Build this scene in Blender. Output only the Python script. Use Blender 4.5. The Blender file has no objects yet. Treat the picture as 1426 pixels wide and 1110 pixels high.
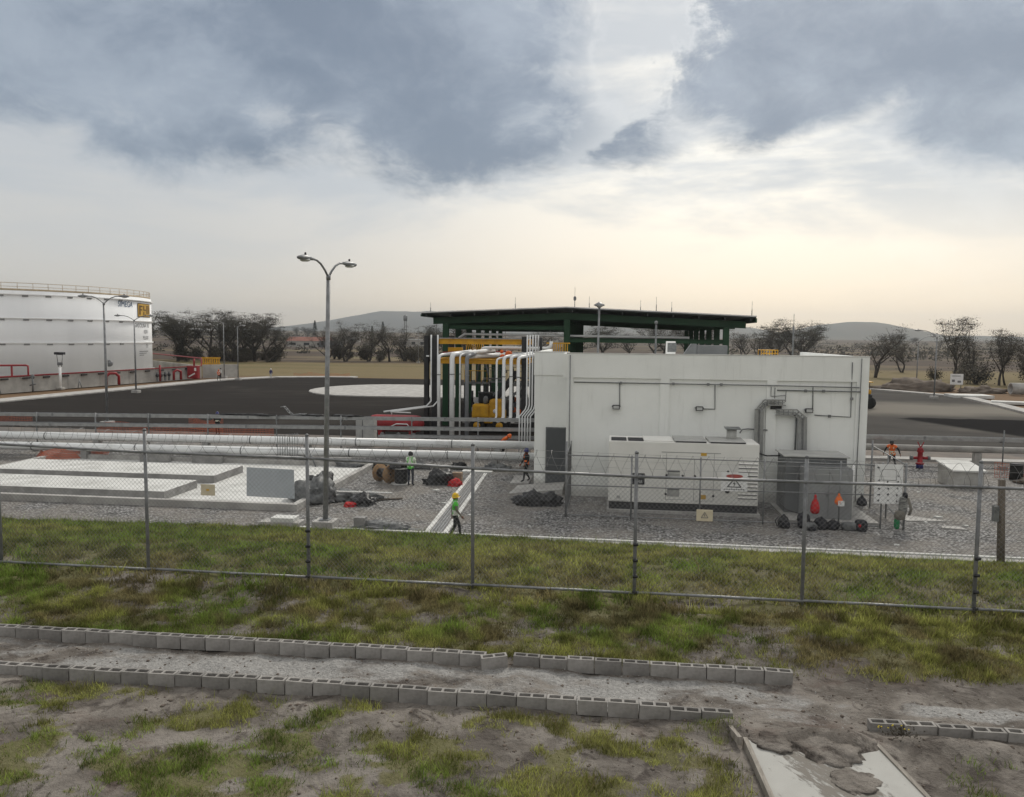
import bpy, bmesh, math, random
import numpy as np
from mathutils import Vector, Matrix, noise as mnoise
R = math.radians
random.seed(7)
rng = np.random.default_rng(11)
S = bpy.context.scene
COL = S.collection

# ------------------------------------------------------------------ camera
cam_d = bpy.data.cameras.new('camera')
cam = bpy.data.objects.new('camera', cam_d)
COL.objects.link(cam)
cam_d.sensor_fit = 'HORIZONTAL'
cam_d.sensor_width = 36.0
cam_d.lens = 36.0 * 1100.0 / 1426.0
cam_d.clip_start = 0.1
cam_d.clip_end = 20000
cam.matrix_world = (Matrix.Translation((0, 0, 7.66)) @ Matrix.Rotation(R(7.0), 4, 'Z')
                    @ Matrix.Rotation(R(90 - 4.52), 4, 'X') @ Matrix.Rotation(0.010, 4, 'Z'))
S.camera = cam
S.view_settings.view_transform = 'Standard'
S.view_settings.look = 'None'
S.view_settings.exposure = 0.56
S.view_settings.gamma = 1.0
S.view_settings.use_curve_mapping = False
S.cycles.use_denoising = True
S.cycles.max_bounces = 6
S.cycles.volume_bounces = 0
S.cycles.transparent_max_bounces = 8

# ------------------------------------------------------------------ sky
SUN_EL, SUN_AZ = R(42), R(16)
world = bpy.data.worlds.new('World')
S.world = world
world.use_nodes = True
nt = world.node_tree
nt.nodes.clear()


def nd(t, typ, **kw):
    n = t.nodes.new(typ)
    for k, v in kw.items():
        setattr(n, k, v)
    return n


def setin(t, n, i, v):
    if isinstance(v, bpy.types.NodeSocket):
        t.links.new(v, n.inputs[i])
    else:
        n.inputs[i].default_value = v


def M(t, op, a, b=0.0, c=0.0, clamp=False):
    n = nd(t, 'ShaderNodeMath', operation=op, use_clamp=clamp)
    setin(t, n, 0, a)
    setin(t, n, 1, b)
    setin(t, n, 2, c)
    return n.outputs[0]


def SM(t, v, lo, hi, a=0.0, b=1.0):
    n = nd(t, 'ShaderNodeMapRange', interpolation_type='SMOOTHSTEP')
    setin(t, n, 0, v)
    setin(t, n, 1, lo)
    setin(t, n, 2, hi)
    setin(t, n, 3, a)
    setin(t, n, 4, b)
    return n.outputs[0]


def MIX(t, f, a, b, mode='MIX'):
    n = nd(t, 'ShaderNodeMix', data_type='RGBA', blend_type=mode)
    setin(t, n, 0, f)
    for i, v in ((6, a), (7, b)):
        if isinstance(v, bpy.types.NodeSocket):
            t.links.new(v, n.inputs[i])
        else:
            n.inputs[i].default_value = (v[0], v[1], v[2], 1)
    return n.outputs[2]


def NOISE(t, vec, scale, detail=4.0, rough=0.55, dist=0.0, out=0):
    n = nd(t, 'ShaderNodeTexNoise')
    if vec is not None:
        t.links.new(vec, n.inputs['Vector'])
    n.inputs['Scale'].default_value = scale
    n.inputs['Detail'].default_value = detail
    n.inputs['Roughness'].default_value = rough
    n.inputs['Distortion'].default_value = dist
    return n.outputs[out]


def XYZ(t, x, y, z=0.0):
    n = nd(t, 'ShaderNodeCombineXYZ')
    setin(t, n, 0, x)
    setin(t, n, 1, y)
    setin(t, n, 2, z)
    return n.outputs[0]


tc = nd(nt, 'ShaderNodeTexCoord')
sp = nd(nt, 'ShaderNodeSeparateXYZ')
nt.links.new(tc.outputs['Generated'], sp.inputs[0])
dx, dy, dz = sp.outputs
az = M(nt, 'ARCTAN2', dx, dy)
el = M(nt, 'ARCSINE', M(nt, 'MINIMUM', M(nt, 'MAXIMUM', dz, -1.0), 1.0))
kk = M(nt, 'DIVIDE', 1.0, M(nt, 'ADD', M(nt, 'MAXIMUM', dz, 0.0), 0.16))
P = XYZ(nt, M(nt, 'MULTIPLY', dx, kk), M(nt, 'MULTIPLY', dy, kk), 0.37)
n1 = NOISE(nt, P, 0.9, 7, 0.55, 0.25)
Q = XYZ(nt, M(nt, 'MULTIPLY', az, 1.0), M(nt, 'MULTIPLY', el, 1.55), 0.83)
wq = nd(nt, 'ShaderNodeTexNoise')
nt.links.new(Q, wq.inputs['Vector'])
wq.inputs['Scale'].default_value = 5.0
wq.inputs['Detail'].default_value = 4.0
wv = nd(nt, 'ShaderNodeVectorMath', operation='MULTIPLY_ADD')
nt.links.new(wq.outputs['Color'], wv.inputs[0])
wv.inputs[1].default_value = (0.14, 0.12, 0.0)
nt.links.new(Q, wv.inputs[2])
QW = wv.outputs[0]
n4 = NOISE(nt, QW, 4.6, 9, 0.60)
n5 = NOISE(nt, QW, 13.0, 9, 0.66)
n6 = NOISE(nt, Q, 2.6, 4, 0.5)
n3 = NOISE(nt, XYZ(nt, M(nt, 'MULTIPLY', az, 1.2), M(nt, 'MULTIPLY', el, 4.6), 2.1), 3.0, 7, 0.58, 0.3)


def blob(ca, ce, ra, re, lo=1.2, hi=0.1):
    a = M(nt, 'DIVIDE', M(nt, 'SUBTRACT', az, ca), ra)
    e = M(nt, 'DIVIDE', M(nt, 'SUBTRACT', el, ce), re)
    d = M(nt, 'SQRT', M(nt, 'ADD', M(nt, 'MULTIPLY', a, a), M(nt, 'MULTIPLY', e, e)))
    return SM(nt, d, lo, hi)


def MX(*v):
    o = v[0]
    for q in v[1:]:
        o = M(nt, 'MAXIMUM', o, q)
    return o


massA = MX(blob(-0.32, 0.36, 0.40, 0.20, 1.15, 0.3), blob(-0.20, 0.275, 0.27, 0.125, 1.15, 0.2), M(nt, 'MULTIPLY', blob(-0.50, 0.29, 0.50, 0.14, 1.2, 0.2), 0.86), M(nt, 'MULTIPLY', blob(-0.06, 0.255, 0.24, 0.075), 0.62))
massB = MX(blob(0.28, 0.40, 0.27, 0.20, 1.15, 0.3), blob(0.46, 0.255, 0.25, 0.12, 1.15, 0.2), blob(0.22, 0.30, 0.24, 0.10))
massC = MX(M(nt, 'MULTIPLY', blob(-0.74, 0.34, 0.32, 0.18), 0.95), M(nt, 'MULTIPLY', blob(-0.56, 0.21, 0.24, 0.05), 0.45))
azk = az
az = M(nt, 'ADD', M(nt, 'ADD', az, M(nt, 'MULTIPLY', M(nt, 'SUBTRACT', n4, 0.5), 0.50)), M(nt, 'ADD', M(nt, 'MULTIPLY', M(nt, 'SUBTRACT', n5, 0.5), 0.22), M(nt, 'MULTIPLY', M(nt, 'SUBTRACT', el, 0.36), -0.22)))
gap = blob(0.026, 0.385, 0.060, 0.150, 1.5, 0.0)
az = azk
mass = MX(massA, massB, massC)
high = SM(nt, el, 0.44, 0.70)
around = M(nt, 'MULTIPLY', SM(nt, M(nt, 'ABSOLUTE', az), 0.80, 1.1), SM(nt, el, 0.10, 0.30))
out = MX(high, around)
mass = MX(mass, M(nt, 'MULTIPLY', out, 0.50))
dens = M(nt, 'ADD', M(nt, 'MULTIPLY', M(nt, 'SUBTRACT', n4, 0.5), 1.55), M(nt, 'MULTIPLY', M(nt, 'SUBTRACT', n5, 0.5), 0.60))
dens = M(nt, 'ADD', dens, mass)
dens = M(nt, 'SUBTRACT', dens, M(nt, 'MULTIPLY', gap, 0.62))
D = SM(nt, dens, 0.28, 0.74)
Dthin = SM(nt, M(nt, 'ADD', n3, M(nt, 'MULTIPLY', SM(nt, el, 0.05, 0.25), 0.14)), 0.46, 0.70)
glow = MX(blob(0.20, 0.17, 0.55, 0.26, 1.3, 0.0), M(nt, 'MULTIPLY', gap, 0.45))
warm = SM(nt, el, 0.24, 0.0)
leftness = SM(nt, az, -0.05, -0.70)
base = MIX(nt, glow, (0.43, 0.43, 0.42), (0.71, 0.67, 0.585))
base = MIX(nt, M(nt, 'MULTIPLY', warm, 0.8), base, MIX(nt, glow, (0.56, 0.49, 0.40), (0.88, 0.71, 0.50)))
base = MIX(nt, SM(nt, el, 0.10, 0.0), base, MIX(nt, 1.0, base, (1.20, 1.12, 1.00), 'MULTIPLY'))
base = MIX(nt, M(nt, 'MULTIPLY', leftness, 0.55), base, (0.345, 0.35, 0.35))
cl = MIX(nt, M(nt, 'MULTIPLY', Dthin, M(nt, 'ADD', 0.18, M(nt, 'MULTIPLY', SM(nt, el, 0.07, 0.20), 0.66))), base, (0.325, 0.345, 0.365))
shade = SM(nt, M(nt, 'ADD', M(nt, 'MULTIPLY', n6, 0.45), M(nt, 'ADD', M(nt, 'MULTIPLY', n4, 0.4), M(nt, 'MULTIPLY', n5, 0.15))), 0.40, 0.57)
darkc = MIX(nt, shade, (0.218, 0.250, 0.292), (0.094, 0.122, 0.163))
cl = MIX(nt, M(nt, 'MULTIPLY', out, 0.7), cl, (0.66, 0.635, 0.59))  # unseen cloud overhead and behind brightened to light the camera-facing walls
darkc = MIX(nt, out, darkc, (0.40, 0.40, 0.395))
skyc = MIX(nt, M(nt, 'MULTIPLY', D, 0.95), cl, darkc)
edge = M(nt, 'MULTIPLY', M(nt, 'MULTIPLY', SM(nt, dens, 0.08, 0.24), SM(nt, dens, 0.40, 0.26)), MX(gap, M(nt, 'MULTIPLY', glow, 0.5)))
skyc = MIX(nt, M(nt, 'MULTIPLY', edge, 0.16), skyc, (0.85, 0.83, 0.78))
below = SM(nt, dz, 0.0, -0.05)
skyc = MIX(nt, below, skyc, (0.30, 0.29, 0.27))
nish = nd(nt, 'ShaderNodeTexSky', sky_type='NISHITA')
nish.sun_disc = False
nish.sun_elevation = SUN_EL
nish.sun_rotation = SUN_AZ
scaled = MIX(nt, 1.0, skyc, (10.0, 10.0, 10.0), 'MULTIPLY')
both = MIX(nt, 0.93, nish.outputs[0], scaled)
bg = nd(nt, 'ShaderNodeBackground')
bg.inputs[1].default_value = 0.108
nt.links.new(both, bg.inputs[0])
wo = nd(nt, 'ShaderNodeOutputWorld')
nt.links.new(bg.outputs[0], wo.inputs[0])
world.cycles.sampling_method = 'MANUAL'
world.cycles.sample_map_resolution = 512

# ------------------------------------------------------------------ sun, veiled by cloud
sd = bpy.data.lights.new('sun', 'SUN')
sd.energy = 1.5
sd.angle = R(11)
sd.color = (1.0, 0.95, 0.86)
sun = bpy.data.objects.new('sun', sd)
COL.objects.link(sun)
sv = Vector((math.sin(SUN_AZ) * math.cos(SUN_EL), math.cos(SUN_AZ) * math.cos(SUN_EL), math.sin(SUN_EL)))
sun.rotation_euler = sv.to_track_quat('Z', 'Y').to_euler()
sun.location = (0, 0, 60)

# ------------------------------------------------------------------ materials
MATS = {}


def pm(name, c1, c2=None, scale=3.0, rough=0.8, bump=0.0, bscale=None, metal=0.0, detail=5, stretch=(1, 1, 1), rnd=0.0, spec=0.35, lo=0.35, hi=0.65, bdist=0.02):
    m = bpy.data.materials.new(name)
    m.use_nodes = True
    t = m.node_tree
    b = t.nodes['Principled BSDF']
    b.inputs['Roughness'].default_value = rough
    b.inputs['Metallic'].default_value = metal
    b.inputs['Specular IOR Level'].default_value = spec
    tcn = nd(t, 'ShaderNodeTexCoord')
    mp = nd(t, 'ShaderNodeMapping')
    mp.inputs['Scale'].default_value = stretch
    t.links.new(tcn.outputs['Object'], mp.inputs[0])
    v = mp.outputs[0]
    if c2 is None:
        c2 = tuple(x * 0.82 for x in c1)
    col = MIX(t, SM(t, NOISE(t, v, scale, detail, 0.6), lo, hi), c1, c2)
    if rnd:
        oi = nd(t, 'ShaderNodeObjectInfo')
        k = M(t, 'ADD', M(t, 'MULTIPLY', oi.outputs['Random'], rnd), 1 - rnd * 0.5)
        col = MIX(t, 1.0, col, XYZ(t, k, k, k), 'MULTIPLY')
    t.links.new(col, b.inputs['Base Color'])
    if bump:
        bp = nd(t, 'ShaderNodeBump')
        bp.inputs['Strength'].default_value = bump
        bp.inputs['Distance'].default_value = bdist
        t.links.new(NOISE(t, v, bscale or scale * 8, 4, 0.6), bp.inputs['Height'])
        t.links.new(bp.outputs[0], b.inputs['Normal'])
    MATS[name] = m
    return m


pm('galv', (0.26, 0.265, 0.27), (0.18, 0.185, 0.19), 4, 0.45, metal=0.35)
pm('galv_dark', (0.20, 0.21, 0.21), (0.13, 0.135, 0.14), 5, 0.5, metal=0.3)
pm('fence_wire', (0.20, 0.20, 0.20), (0.15, 0.15, 0.15), 6, 0.5, metal=0.4)
pm('white_paint', (0.80, 0.80, 0.79), (0.70, 0.70, 0.68), 1.5, 0.5, lo=0.45, hi=0.75)
pm('pipe_white', (0.70, 0.71, 0.71), (0.52, 0.52, 0.51), 1.2, 0.4, lo=0.5, hi=0.8)
pm('pipe_grey', (0.22, 0.23, 0.25), (0.17, 0.18, 0.19), 2, 0.5)
pm('tank_white', (0.86, 0.87, 0.88), (0.81, 0.82, 0.83), 0.25, 0.75, stretch=(1, 1, 0.12), lo=0.4, hi=0.7, spec=0.15)
pm('red_paint', (0.30, 0.02, 0.025), (0.22, 0.02, 0.025), 3, 0.5)
pm('red_cloth', (0.50, 0.03, 0.03), (0.32, 0.015, 0.02), 5, 0.8)
pm('yellow_paint', (0.62, 0.34, 0.02), (0.48, 0.25, 0.02), 2, 0.5)
pm('yellow_sign', (0.62, 0.38, 0.06), (0.52, 0.31, 0.05), 1, 0.6)
pm('black_paint', (0.018, 0.018, 0.020), (0.032, 0.032, 0.034), 2, 0.5)
pm('black_cloth', (0.014, 0.014, 0.017), (0.035, 0.035, 0.04), 6, 0.85)
pm('green_steel', (0.008, 0.042, 0.017), (0.011, 0.056, 0.022), 0.8, 0.5)
pm('roof_under', (0.05, 0.06, 0.06), (0.035, 0.04, 0.04), 0.6, 0.6)
pm('roof_top', (0.62, 0.63, 0.63), (0.5, 0.5, 0.5), 0.6, 0.5)
pm('concrete', (0.42, 0.41, 0.39), (0.31, 0.30, 0.285), 1.1, 0.9, bump=0.25, bscale=14)
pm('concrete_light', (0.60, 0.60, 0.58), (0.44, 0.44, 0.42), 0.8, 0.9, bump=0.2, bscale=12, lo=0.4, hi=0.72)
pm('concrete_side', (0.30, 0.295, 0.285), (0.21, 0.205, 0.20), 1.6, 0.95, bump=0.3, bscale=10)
pm('pad_bounce', (0.36, 0.34, 0.31), (0.26, 0.245, 0.225), 0.4, 0.95, bump=0.3, bscale=4)  # pad ground made pale so it bounces light onto the tank shell
pm('dike_concrete', (0.47, 0.46, 0.43), (0.34, 0.33, 0.31), 0.5, 0.95, bump=0.2, bscale=4)
pm('block', (0.275, 0.262, 0.246), (0.185, 0.175, 0.163), 4, 0.95, bump=0.6, bscale=50, rnd=0.45, bdist=0.006)
pm('gen_white', (0.76, 0.75, 0.715), (0.69, 0.68, 0.645), 0.8, 0.45, lo=0.4, hi=0.75)
pm('gen_seam', (0.30, 0.30, 0.29), None, 1, 0.6)
pm('hatch_grey', (0.42, 0.42, 0.40), (0.34, 0.34, 0.33), 2, 0.6)
pm('cab_grey', (0.31, 0.32, 0.32), (0.26, 0.265, 0.27), 0.9, 0.5)
pm('cab_dark', (0.16, 0.168, 0.172), (0.13, 0.135, 0.14), 1, 0.55)
pm('door_grey', (0.105, 0.11, 0.116), (0.085, 0.09, 0.095), 0.7, 0.45)
pm('sign_white', (0.74, 0.74, 0.74), (0.66, 0.66, 0.66), 3, 0.6)
pm('sign_cream', (0.60, 0.54, 0.40), (0.52, 0.46, 0.34), 4, 0.6)
pm('sign_red', (0.42, 0.10, 0.09), None, 3, 0.6)
pm('ink', (0.03, 0.03, 0.035), None, 3, 0.7)
pm('ink_grey', (0.16, 0.16, 0.17), None, 3, 0.7)
pm('ink_blue', (0.05, 0.12, 0.24), None, 3, 0.7)
pm('ink_brown', (0.12, 0.065, 0.02), None, 3, 0.7)
pm('sheet_blue', (0.56, 0.60, 0.64), (0.50, 0.54, 0.58), 3, 0.7)
pm('orange_net', (0.55, 0.15, 0.08), (0.45, 0.12, 0.065), 3, 0.7)
pm('orange', (0.75, 0.16, 0.03), (0.60, 0.12, 0.03), 4, 0.7)
pm('tarp_grey', (0.16, 0.165, 0.165), (0.075, 0.078, 0.08), 4, 0.6)
pm('tarp_black', (0.014, 0.014, 0.015), (0.04, 0.04, 0.042), 5, 0.45)
pm('wood', (0.30, 0.22, 0.145), (0.21, 0.15, 0.10), 3, 0.85, stretch=(1, 1, 5), bump=0.2)
pm('reel_wood', (0.34, 0.22, 0.12), (0.25, 0.155, 0.085), 5, 0.85, stretch=(1, 6, 1))
pm('board_wood', (0.30, 0.275, 0.24), (0.21, 0.19, 0.165), 5, 0.9, stretch=(8, 1, 1), bump=0.3)
pm('old_post', (0.15, 0.125, 0.10), (0.09, 0.075, 0.06), 6, 0.9, stretch=(3, 3, 0.5), bump=0.4)
pm('bark', (0.060, 0.050, 0.042), (0.032, 0.027, 0.024), 1.2, 0.95)
pm('leaf_dark', (0.078, 0.070, 0.048), (0.036, 0.034, 0.026), 0.35, 0.85, rnd=0.35)
pm('leaf_grey', (0.098, 0.084, 0.060), (0.054, 0.048, 0.037), 0.35, 0.85, rnd=0.35)
pm('leaf_conifer', (0.020, 0.030, 0.020), (0.012, 0.018, 0.012), 0.35, 0.85)
pm('house_wall', (0.40, 0.38, 0.35), (0.32, 0.30, 0.28), 0.3, 0.9)
pm('house_roof', (0.30, 0.30, 0.30), (0.2, 0.2, 0.2), 0.3, 0.9)
pm('red_roof', (0.24, 0.10, 0.07), (0.19, 0.08, 0.06), 0.3, 0.9)
pm('glass_dark', (0.02, 0.022, 0.025), None, 1, 0.2)
pm('lens', (0.55, 0.56, 0.55), None, 1, 0.25)
pm('rail_tan', (0.50, 0.40, 0.27), (0.42, 0.33, 0.22), 2, 0.6)
pm('skin', (0.22, 0.115, 0.075), None, 3, 0.6)
pm('hair', (0.01, 0.008, 0.007), None, 3, 0.7)
pm('jeans', (0.035, 0.040, 0.055), (0.022, 0.025, 0.034), 4, 0.9)
pm('dark_wear', (0.028, 0.030, 0.033), (0.018, 0.019, 0.02), 4, 0.9)
pm('shirt_grey', (0.19, 0.175, 0.15), (0.14, 0.13, 0.11), 4, 0.9)
pm('shirt_white', (0.6, 0.6, 0.58), None, 4, 0.9)
pm('vest_green', (0.10, 0.55, 0.06), (0.08, 0.44, 0.05), 4, 0.8)
pm('vest_pale', (0.62, 0.68, 0.56), (0.5, 0.58, 0.46), 4, 0.8)
pm('reflect', (0.62, 0.64, 0.60), None, 4, 0.4)
pm('helm_yellow', (0.75, 0.48, 0.01), None, 3, 0.35)
pm('helm_blue', (0.025, 0.03, 0.14), None, 3, 0.35)
pm('helm_black', (0.02, 0.02, 0.022), None, 3, 0.4)
pm('helm_white', (0.7, 0.7, 0.7), None, 3, 0.4)
pm('tyre', (0.014, 0.014, 0.014), (0.03, 0.03, 0.028), 3, 0.9)
pm('jacket_grey', (0.30, 0.30, 0.28), (0.08, 0.08, 0.08), 5, 0.9, stretch=(1, 1, 3))
pm('cloth_green', (0.03, 0.20, 0.08), None, 5, 0.9)
pm('aluminium', (0.36, 0.365, 0.37), (0.28, 0.285, 0.29), 3, 0.35, metal=0.5)
pm('soil_mound', (0.17, 0.14, 0.115), (0.11, 0.09, 0.075), 0.8, 0.95, bump=0.5, bscale=6)
pm('petal', (0.7, 0.55, 0.05), None, 3, 0.8)


def plaster():
    m = bpy.data.materials.new('plaster')
    m.use_nodes = True
    t = m.node_tree
    b = t.nodes['Principled BSDF']
    b.inputs['Roughness'].default_value = 0.85
    b.inputs['Specular IOR Level'].default_value = 0.25
    g = nd(t, 'ShaderNodeNewGeometry')
    s = nd(t, 'ShaderNodeSeparateXYZ')
    t.links.new(g.outputs['Position'], s.inputs[0])
    pos = g.outputs['Position']
    col = MIX(t, SM(t, NOISE(t, pos, 0.45, 5, 0.6), 0.3, 0.7), (0.84, 0.85, 0.825), (0.78, 0.79, 0.765))
    # faint wipe marks, and splash dirt near the ground
    v2 = XYZ(t, M(t, 'MULTIPLY', s.outputs[0], 2.4), s.outputs[1], M(t, 'MULTIPLY', s.outputs[2], 0.25))
    col = MIX(t, M(t, 'MULTIPLY', SM(t, NOISE(t, v2, 1.4, 5, 0.65), 0.52, 0.78), 0.35), col, (0.52, 0.52, 0.49))
    spl = M(t, 'MULTIPLY', SM(t, M(t, 'SUBTRACT', s.outputs[2], M(t, 'MULTIPLY', NOISE(t, pos, 2.5, 4), 0.7)), 0.25, -0.15), 0.55)
    col = MIX(t, spl, col, (0.36, 0.34, 0.31))
    t.links.new(col, b.inputs['Base Color'])
    bp = nd(t, 'ShaderNodeBump')
    bp.inputs['Strength'].default_value = 0.25
    bp.inputs['Distance'].default_value = 0.02
    t.links.new(NOISE(t, pos, 3.0, 6, 0.6), bp.inputs['Height'])
    t.links.new(bp.outputs[0], b.inputs['Normal'])
    MATS['plaster'] = m


plaster()


def gravel():
    m = bpy.data.materials.new('gravel')
    m.use_nodes = True
    t = m.node_tree
    b = t.nodes['Principled BSDF']
    b.inputs['Roughness'].default_value = 0.95
    b.inputs['Specular IOR Level'].default_value = 0.15
    g = nd(t, 'ShaderNodeNewGeometry')
    pos = g.outputs['Position']
    vo = nd(t, 'ShaderNodeTexVoronoi')
    t.links.new(pos, vo.inputs['Vector'])
    vo.inputs['Scale'].default_value = 10.0
    rv = nd(t, 'ShaderNodeSeparateColor')
    t.links.new(vo.outputs['Color'], rv.inputs[0])
    col = MIX(t, rv.outputs[0], (0.115, 0.113, 0.112), (0.42, 0.415, 0.41))
    col = MIX(t, SM(t, vo.outputs['Distance'], 0.30, 0.75), col, (0.062, 0.060, 0.058))
    col = MIX(t, M(t, 'MULTIPLY', SM(t, NOISE(t, pos, 0.35, 5, 0.6), 0.40, 0.62), 0.6), col, (0.225, 0.205, 0.18))
    col = MIX(t, M(t, 'MULTIPLY', SM(t, NOISE(t, pos, 3.5, 4, 0.6), 0.5, 0.7), 0.5), col, (0.29, 0.285, 0.28))
    t.links.new(col, b.inputs['Base Color'])
    bp = nd(t, 'ShaderNodeBump')
    bp.inputs['Strength'].default_value = 0.9
    bp.inputs['Distance'].default_value = 0.05
    t.links.new(M(t, 'SUBTRACT', 1.0, vo.outputs['Distance']), bp.inputs['Height'])
    t.links.new(bp.outputs[0], b.inputs['Normal'])
    MATS['gravel'] = m


gravel()


def ground_mats():
    # asphalt with dusty wheel-swept patches
    m = bpy.data.materials.new('asphalt')
    m.use_nodes = True
    t = m.node_tree
    b = t.nodes['Principled BSDF']
    b.inputs['Roughness'].default_value = 0.97
    b.inputs['Specular IOR Level'].default_value = 0.02
    g = nd(t, 'ShaderNodeNewGeometry')
    pos = g.outputs['Position']
    s = nd(t, 'ShaderNodeSeparateXYZ')
    t.links.new(pos, s.inputs[0])
    v = XYZ(t, M(t, 'MULTIPLY', s.outputs[0], 0.5), s.outputs[1], 0.0)
    col = MIX(t, NOISE(t, pos, 9.0, 3), (0.022, 0.0198, 0.0185), (0.035, 0.032, 0.030))
    streak = SM(t, NOISE(t, XYZ(t, M(t, 'MULTIPLY', s.outputs[0], 0.12), s.outputs[1], 0.0), 0.45, 6, 0.65, 0.4), 0.52, 0.72)
    col = MIX(t, M(t, 'MULTIPLY', streak, 0.55), col, (0.052, 0.048, 0.044))
    dust = SM(t, NOISE(t, v, 0.06, 6, 0.62, 0.6), 0.52, 0.75)
    right = SM(t, s.outputs[0], 6.0, 20.0)
    dust = M(t, 'MULTIPLY', dust, M(t, 'ADD', M(t, 'MULTIPLY', right, 0.55), 0.18))
    band = M(t, 'MULTIPLY', SM(t, M(t, 'ABSOLUTE', M(t, 'SUBTRACT', M(t, 'ADD', s.outputs[1], M(t, 'MULTIPLY', NOISE(t, pos, 0.08, 4), 14.0)), 100.0)), 12.0, 3.0), right)
    dust = M(t, 'MAXIMUM', dust, M(t, 'MULTIPLY', band, 0.85))
    fresh = M(t, 'MULTIPLY', right, SM(t, M(t, 'ABSOLUTE', M(t, 'SUBTRACT', M(t, 'ADD', s.outputs[1], M(t, 'MULTIPLY', NOISE(t, pos, 0.09, 4), 12.0)), 81.0)), 8.4, 7.6))
    col = MIX(t, M(t, 'MULTIPLY', right, 0.7), col, MIX(t, NOISE(t, v, 0.35, 5, 0.6), (0.055, 0.053, 0.051), (0.12, 0.113, 0.104)))
    col = MIX(t, dust, col, (0.20, 0.185, 0.16))
    col = MIX(t, M(t, 'MULTIPLY', fresh, M(t, 'MULTIPLY', SM(t, M(t, 'ADD', s.outputs[0], M(t, 'MULTIPLY', s.outputs[1], 0.35)), 56.0, 57.5), 0.97)), col, (0.010, 0.0095, 0.010))
    t.links.new(col, b.inputs['Base Color'])
    MATS['asphalt'] = m
    # far farmland in bands
    m = bpy.data.materials.new('farmland')
    m.use_nodes = True
    t = m.node_tree
    b = t.nodes['Principled BSDF']
    b.inputs['Roughness'].default_value = 0.95
    b.inputs['Specular IOR Level'].default_value = 0.1
    g = nd(t, 'ShaderNodeNewGeometry')
    pos = g.outputs['Position']
    s = nd(t, 'ShaderNodeSeparateXYZ')
    t.links.new(pos, s.inputs[0])
    v = XYZ(t, M(t, 'MULTIPLY', s.outputs[0], 0.22), s.outputs[1], 0.0)
    nb = NOISE(t, v, 0.022, 4, 0.6, 0.2)
    col = MIX(t, SM(t, nb, 0.36, 0.52), (0.17, 0.135, 0.080), (0.070, 0.052, 0.041))
    col = MIX(t, SM(t, NOISE(t, v, 0.035, 3, 0.5), 0.58, 0.70), col, (0.105, 0.105, 0.052))
    near = SM(t, M(t, 'ADD', s.outputs[1], M(t, 'MULTIPLY', NOISE(t, v, 0.1, 3), 26.0)), 236.0, 214.0)
    dry = MIX(t, NOISE(t, v, 0.25, 5, 0.6), (0.19, 0.148, 0.075), (0.135, 0.108, 0.056))
    dry = MIX(t, M(t, 'MULTIPLY', SM(t, NOISE(t, v, 0.07, 4), 0.52, 0.66), 0.5), dry, (0.10, 0.095, 0.042))
    col = MIX(t, near, col, dry)
    red = M(t, 'MULTIPLY', SM(t, M(t, 'ADD', s.outputs[1], M(t, 'MULTIPLY', NOISE(t, v, 0.2, 3), 9.0)), 146.0, 140.0), 0.7)
    col = MIX(t, red, col, (0.16, 0.095, 0.062))
    col = MIX(t, 1.0, col, MIX(t, NOISE(t, pos, 0.8, 4), (0.8, 0.8, 0.8), (1.15, 1.15, 1.15)), 'MULTIPLY')
    t.links.new(col, b.inputs['Base Color'])
    MATS['farmland'] = m
    # packed earth strip behind the pipes
    pm('earth', (0.16, 0.135, 0.115), (0.10, 0.092, 0.085), 0.35, 0.95, bump=0.4, bscale=5)
    pm('hill', (0.055, 0.058, 0.048), (0.085, 0.075, 0.055), 0.004, 0.95)
    # bank soil: masks are stored with the mesh (where turf roots, where pale grit lies)
    m = bpy.data.materials.new('bank_soil')
    m.use_nodes = True
    t = m.node_tree
    b = t.nodes['Principled BSDF']
    b.inputs['Roughness'].default_value = 0.95
    b.inputs['Specular IOR Level'].default_value = 0.12
    g = nd(t, 'ShaderNodeNewGeometry')
    pos = g.outputs['Position']
    at = nd(t, 'ShaderNodeAttribute', attribute_name='cover')
    sc = nd(t, 'ShaderNodeSeparateColor')
    t.links.new(at.outputs['Color'], sc.inputs[0])
    turf, grit = sc.outputs[0], sc.outputs[1]
    sp_ = nd(t, 'ShaderNodeSeparateXYZ')
    t.links.new(pos, sp_.inputs[0])
    nf = NOISE(t, pos, 6.0, 6, 0.65)
    nm = NOISE(t, pos, 1.3, 6, 0.62, 0.4)
    vv = nd(t, 'ShaderNodeTexNoise')
    soil = MIX(t, SM(t, nm, 0.38, 0.62), (0.135, 0.119, 0.104), (0.258, 0.234, 0.208))
    soil = MIX(t, SM(t, NOISE(t, pos, 3.1, 6, 0.65, 0.6), 0.50, 0.66), soil, (0.085, 0.073, 0.065))
    soil = MIX(t, M(t, 'MULTIPLY', SM(t, NOISE(t, pos, 0.9, 5, 0.6), 0.56, 0.72), 0.5), soil, (0.145, 0.105, 0.088))
    t.nodes.remove(vv)
    pale = SM(t, M(t, 'ADD', grit, M(t, 'MULTIPLY', M(t, 'SUBTRACT', NOISE(t, XYZ(t, M(t, 'MULTIPLY', sp_.outputs[0], 0.55), sp_.outputs[1], 0.0), 3.2, 8, 0.68), 0.5), 1.3)), 0.36, 0.72)
    vo = nd(t, 'ShaderNodeTexVoronoi')
    t.links.new(pos, vo.inputs['Vector'])
    vo.inputs['Scale'].default_value = 34.0
    rv = nd(t, 'ShaderNodeSeparateColor')
    t.links.new(vo.outputs['Color'], rv.inputs[0])
    gcol = MIX(t, rv.outputs[0], (0.255, 0.25, 0.24), (0.40, 0.39, 0.375))
    col = MIX(t, pale, soil, gcol)
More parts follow.
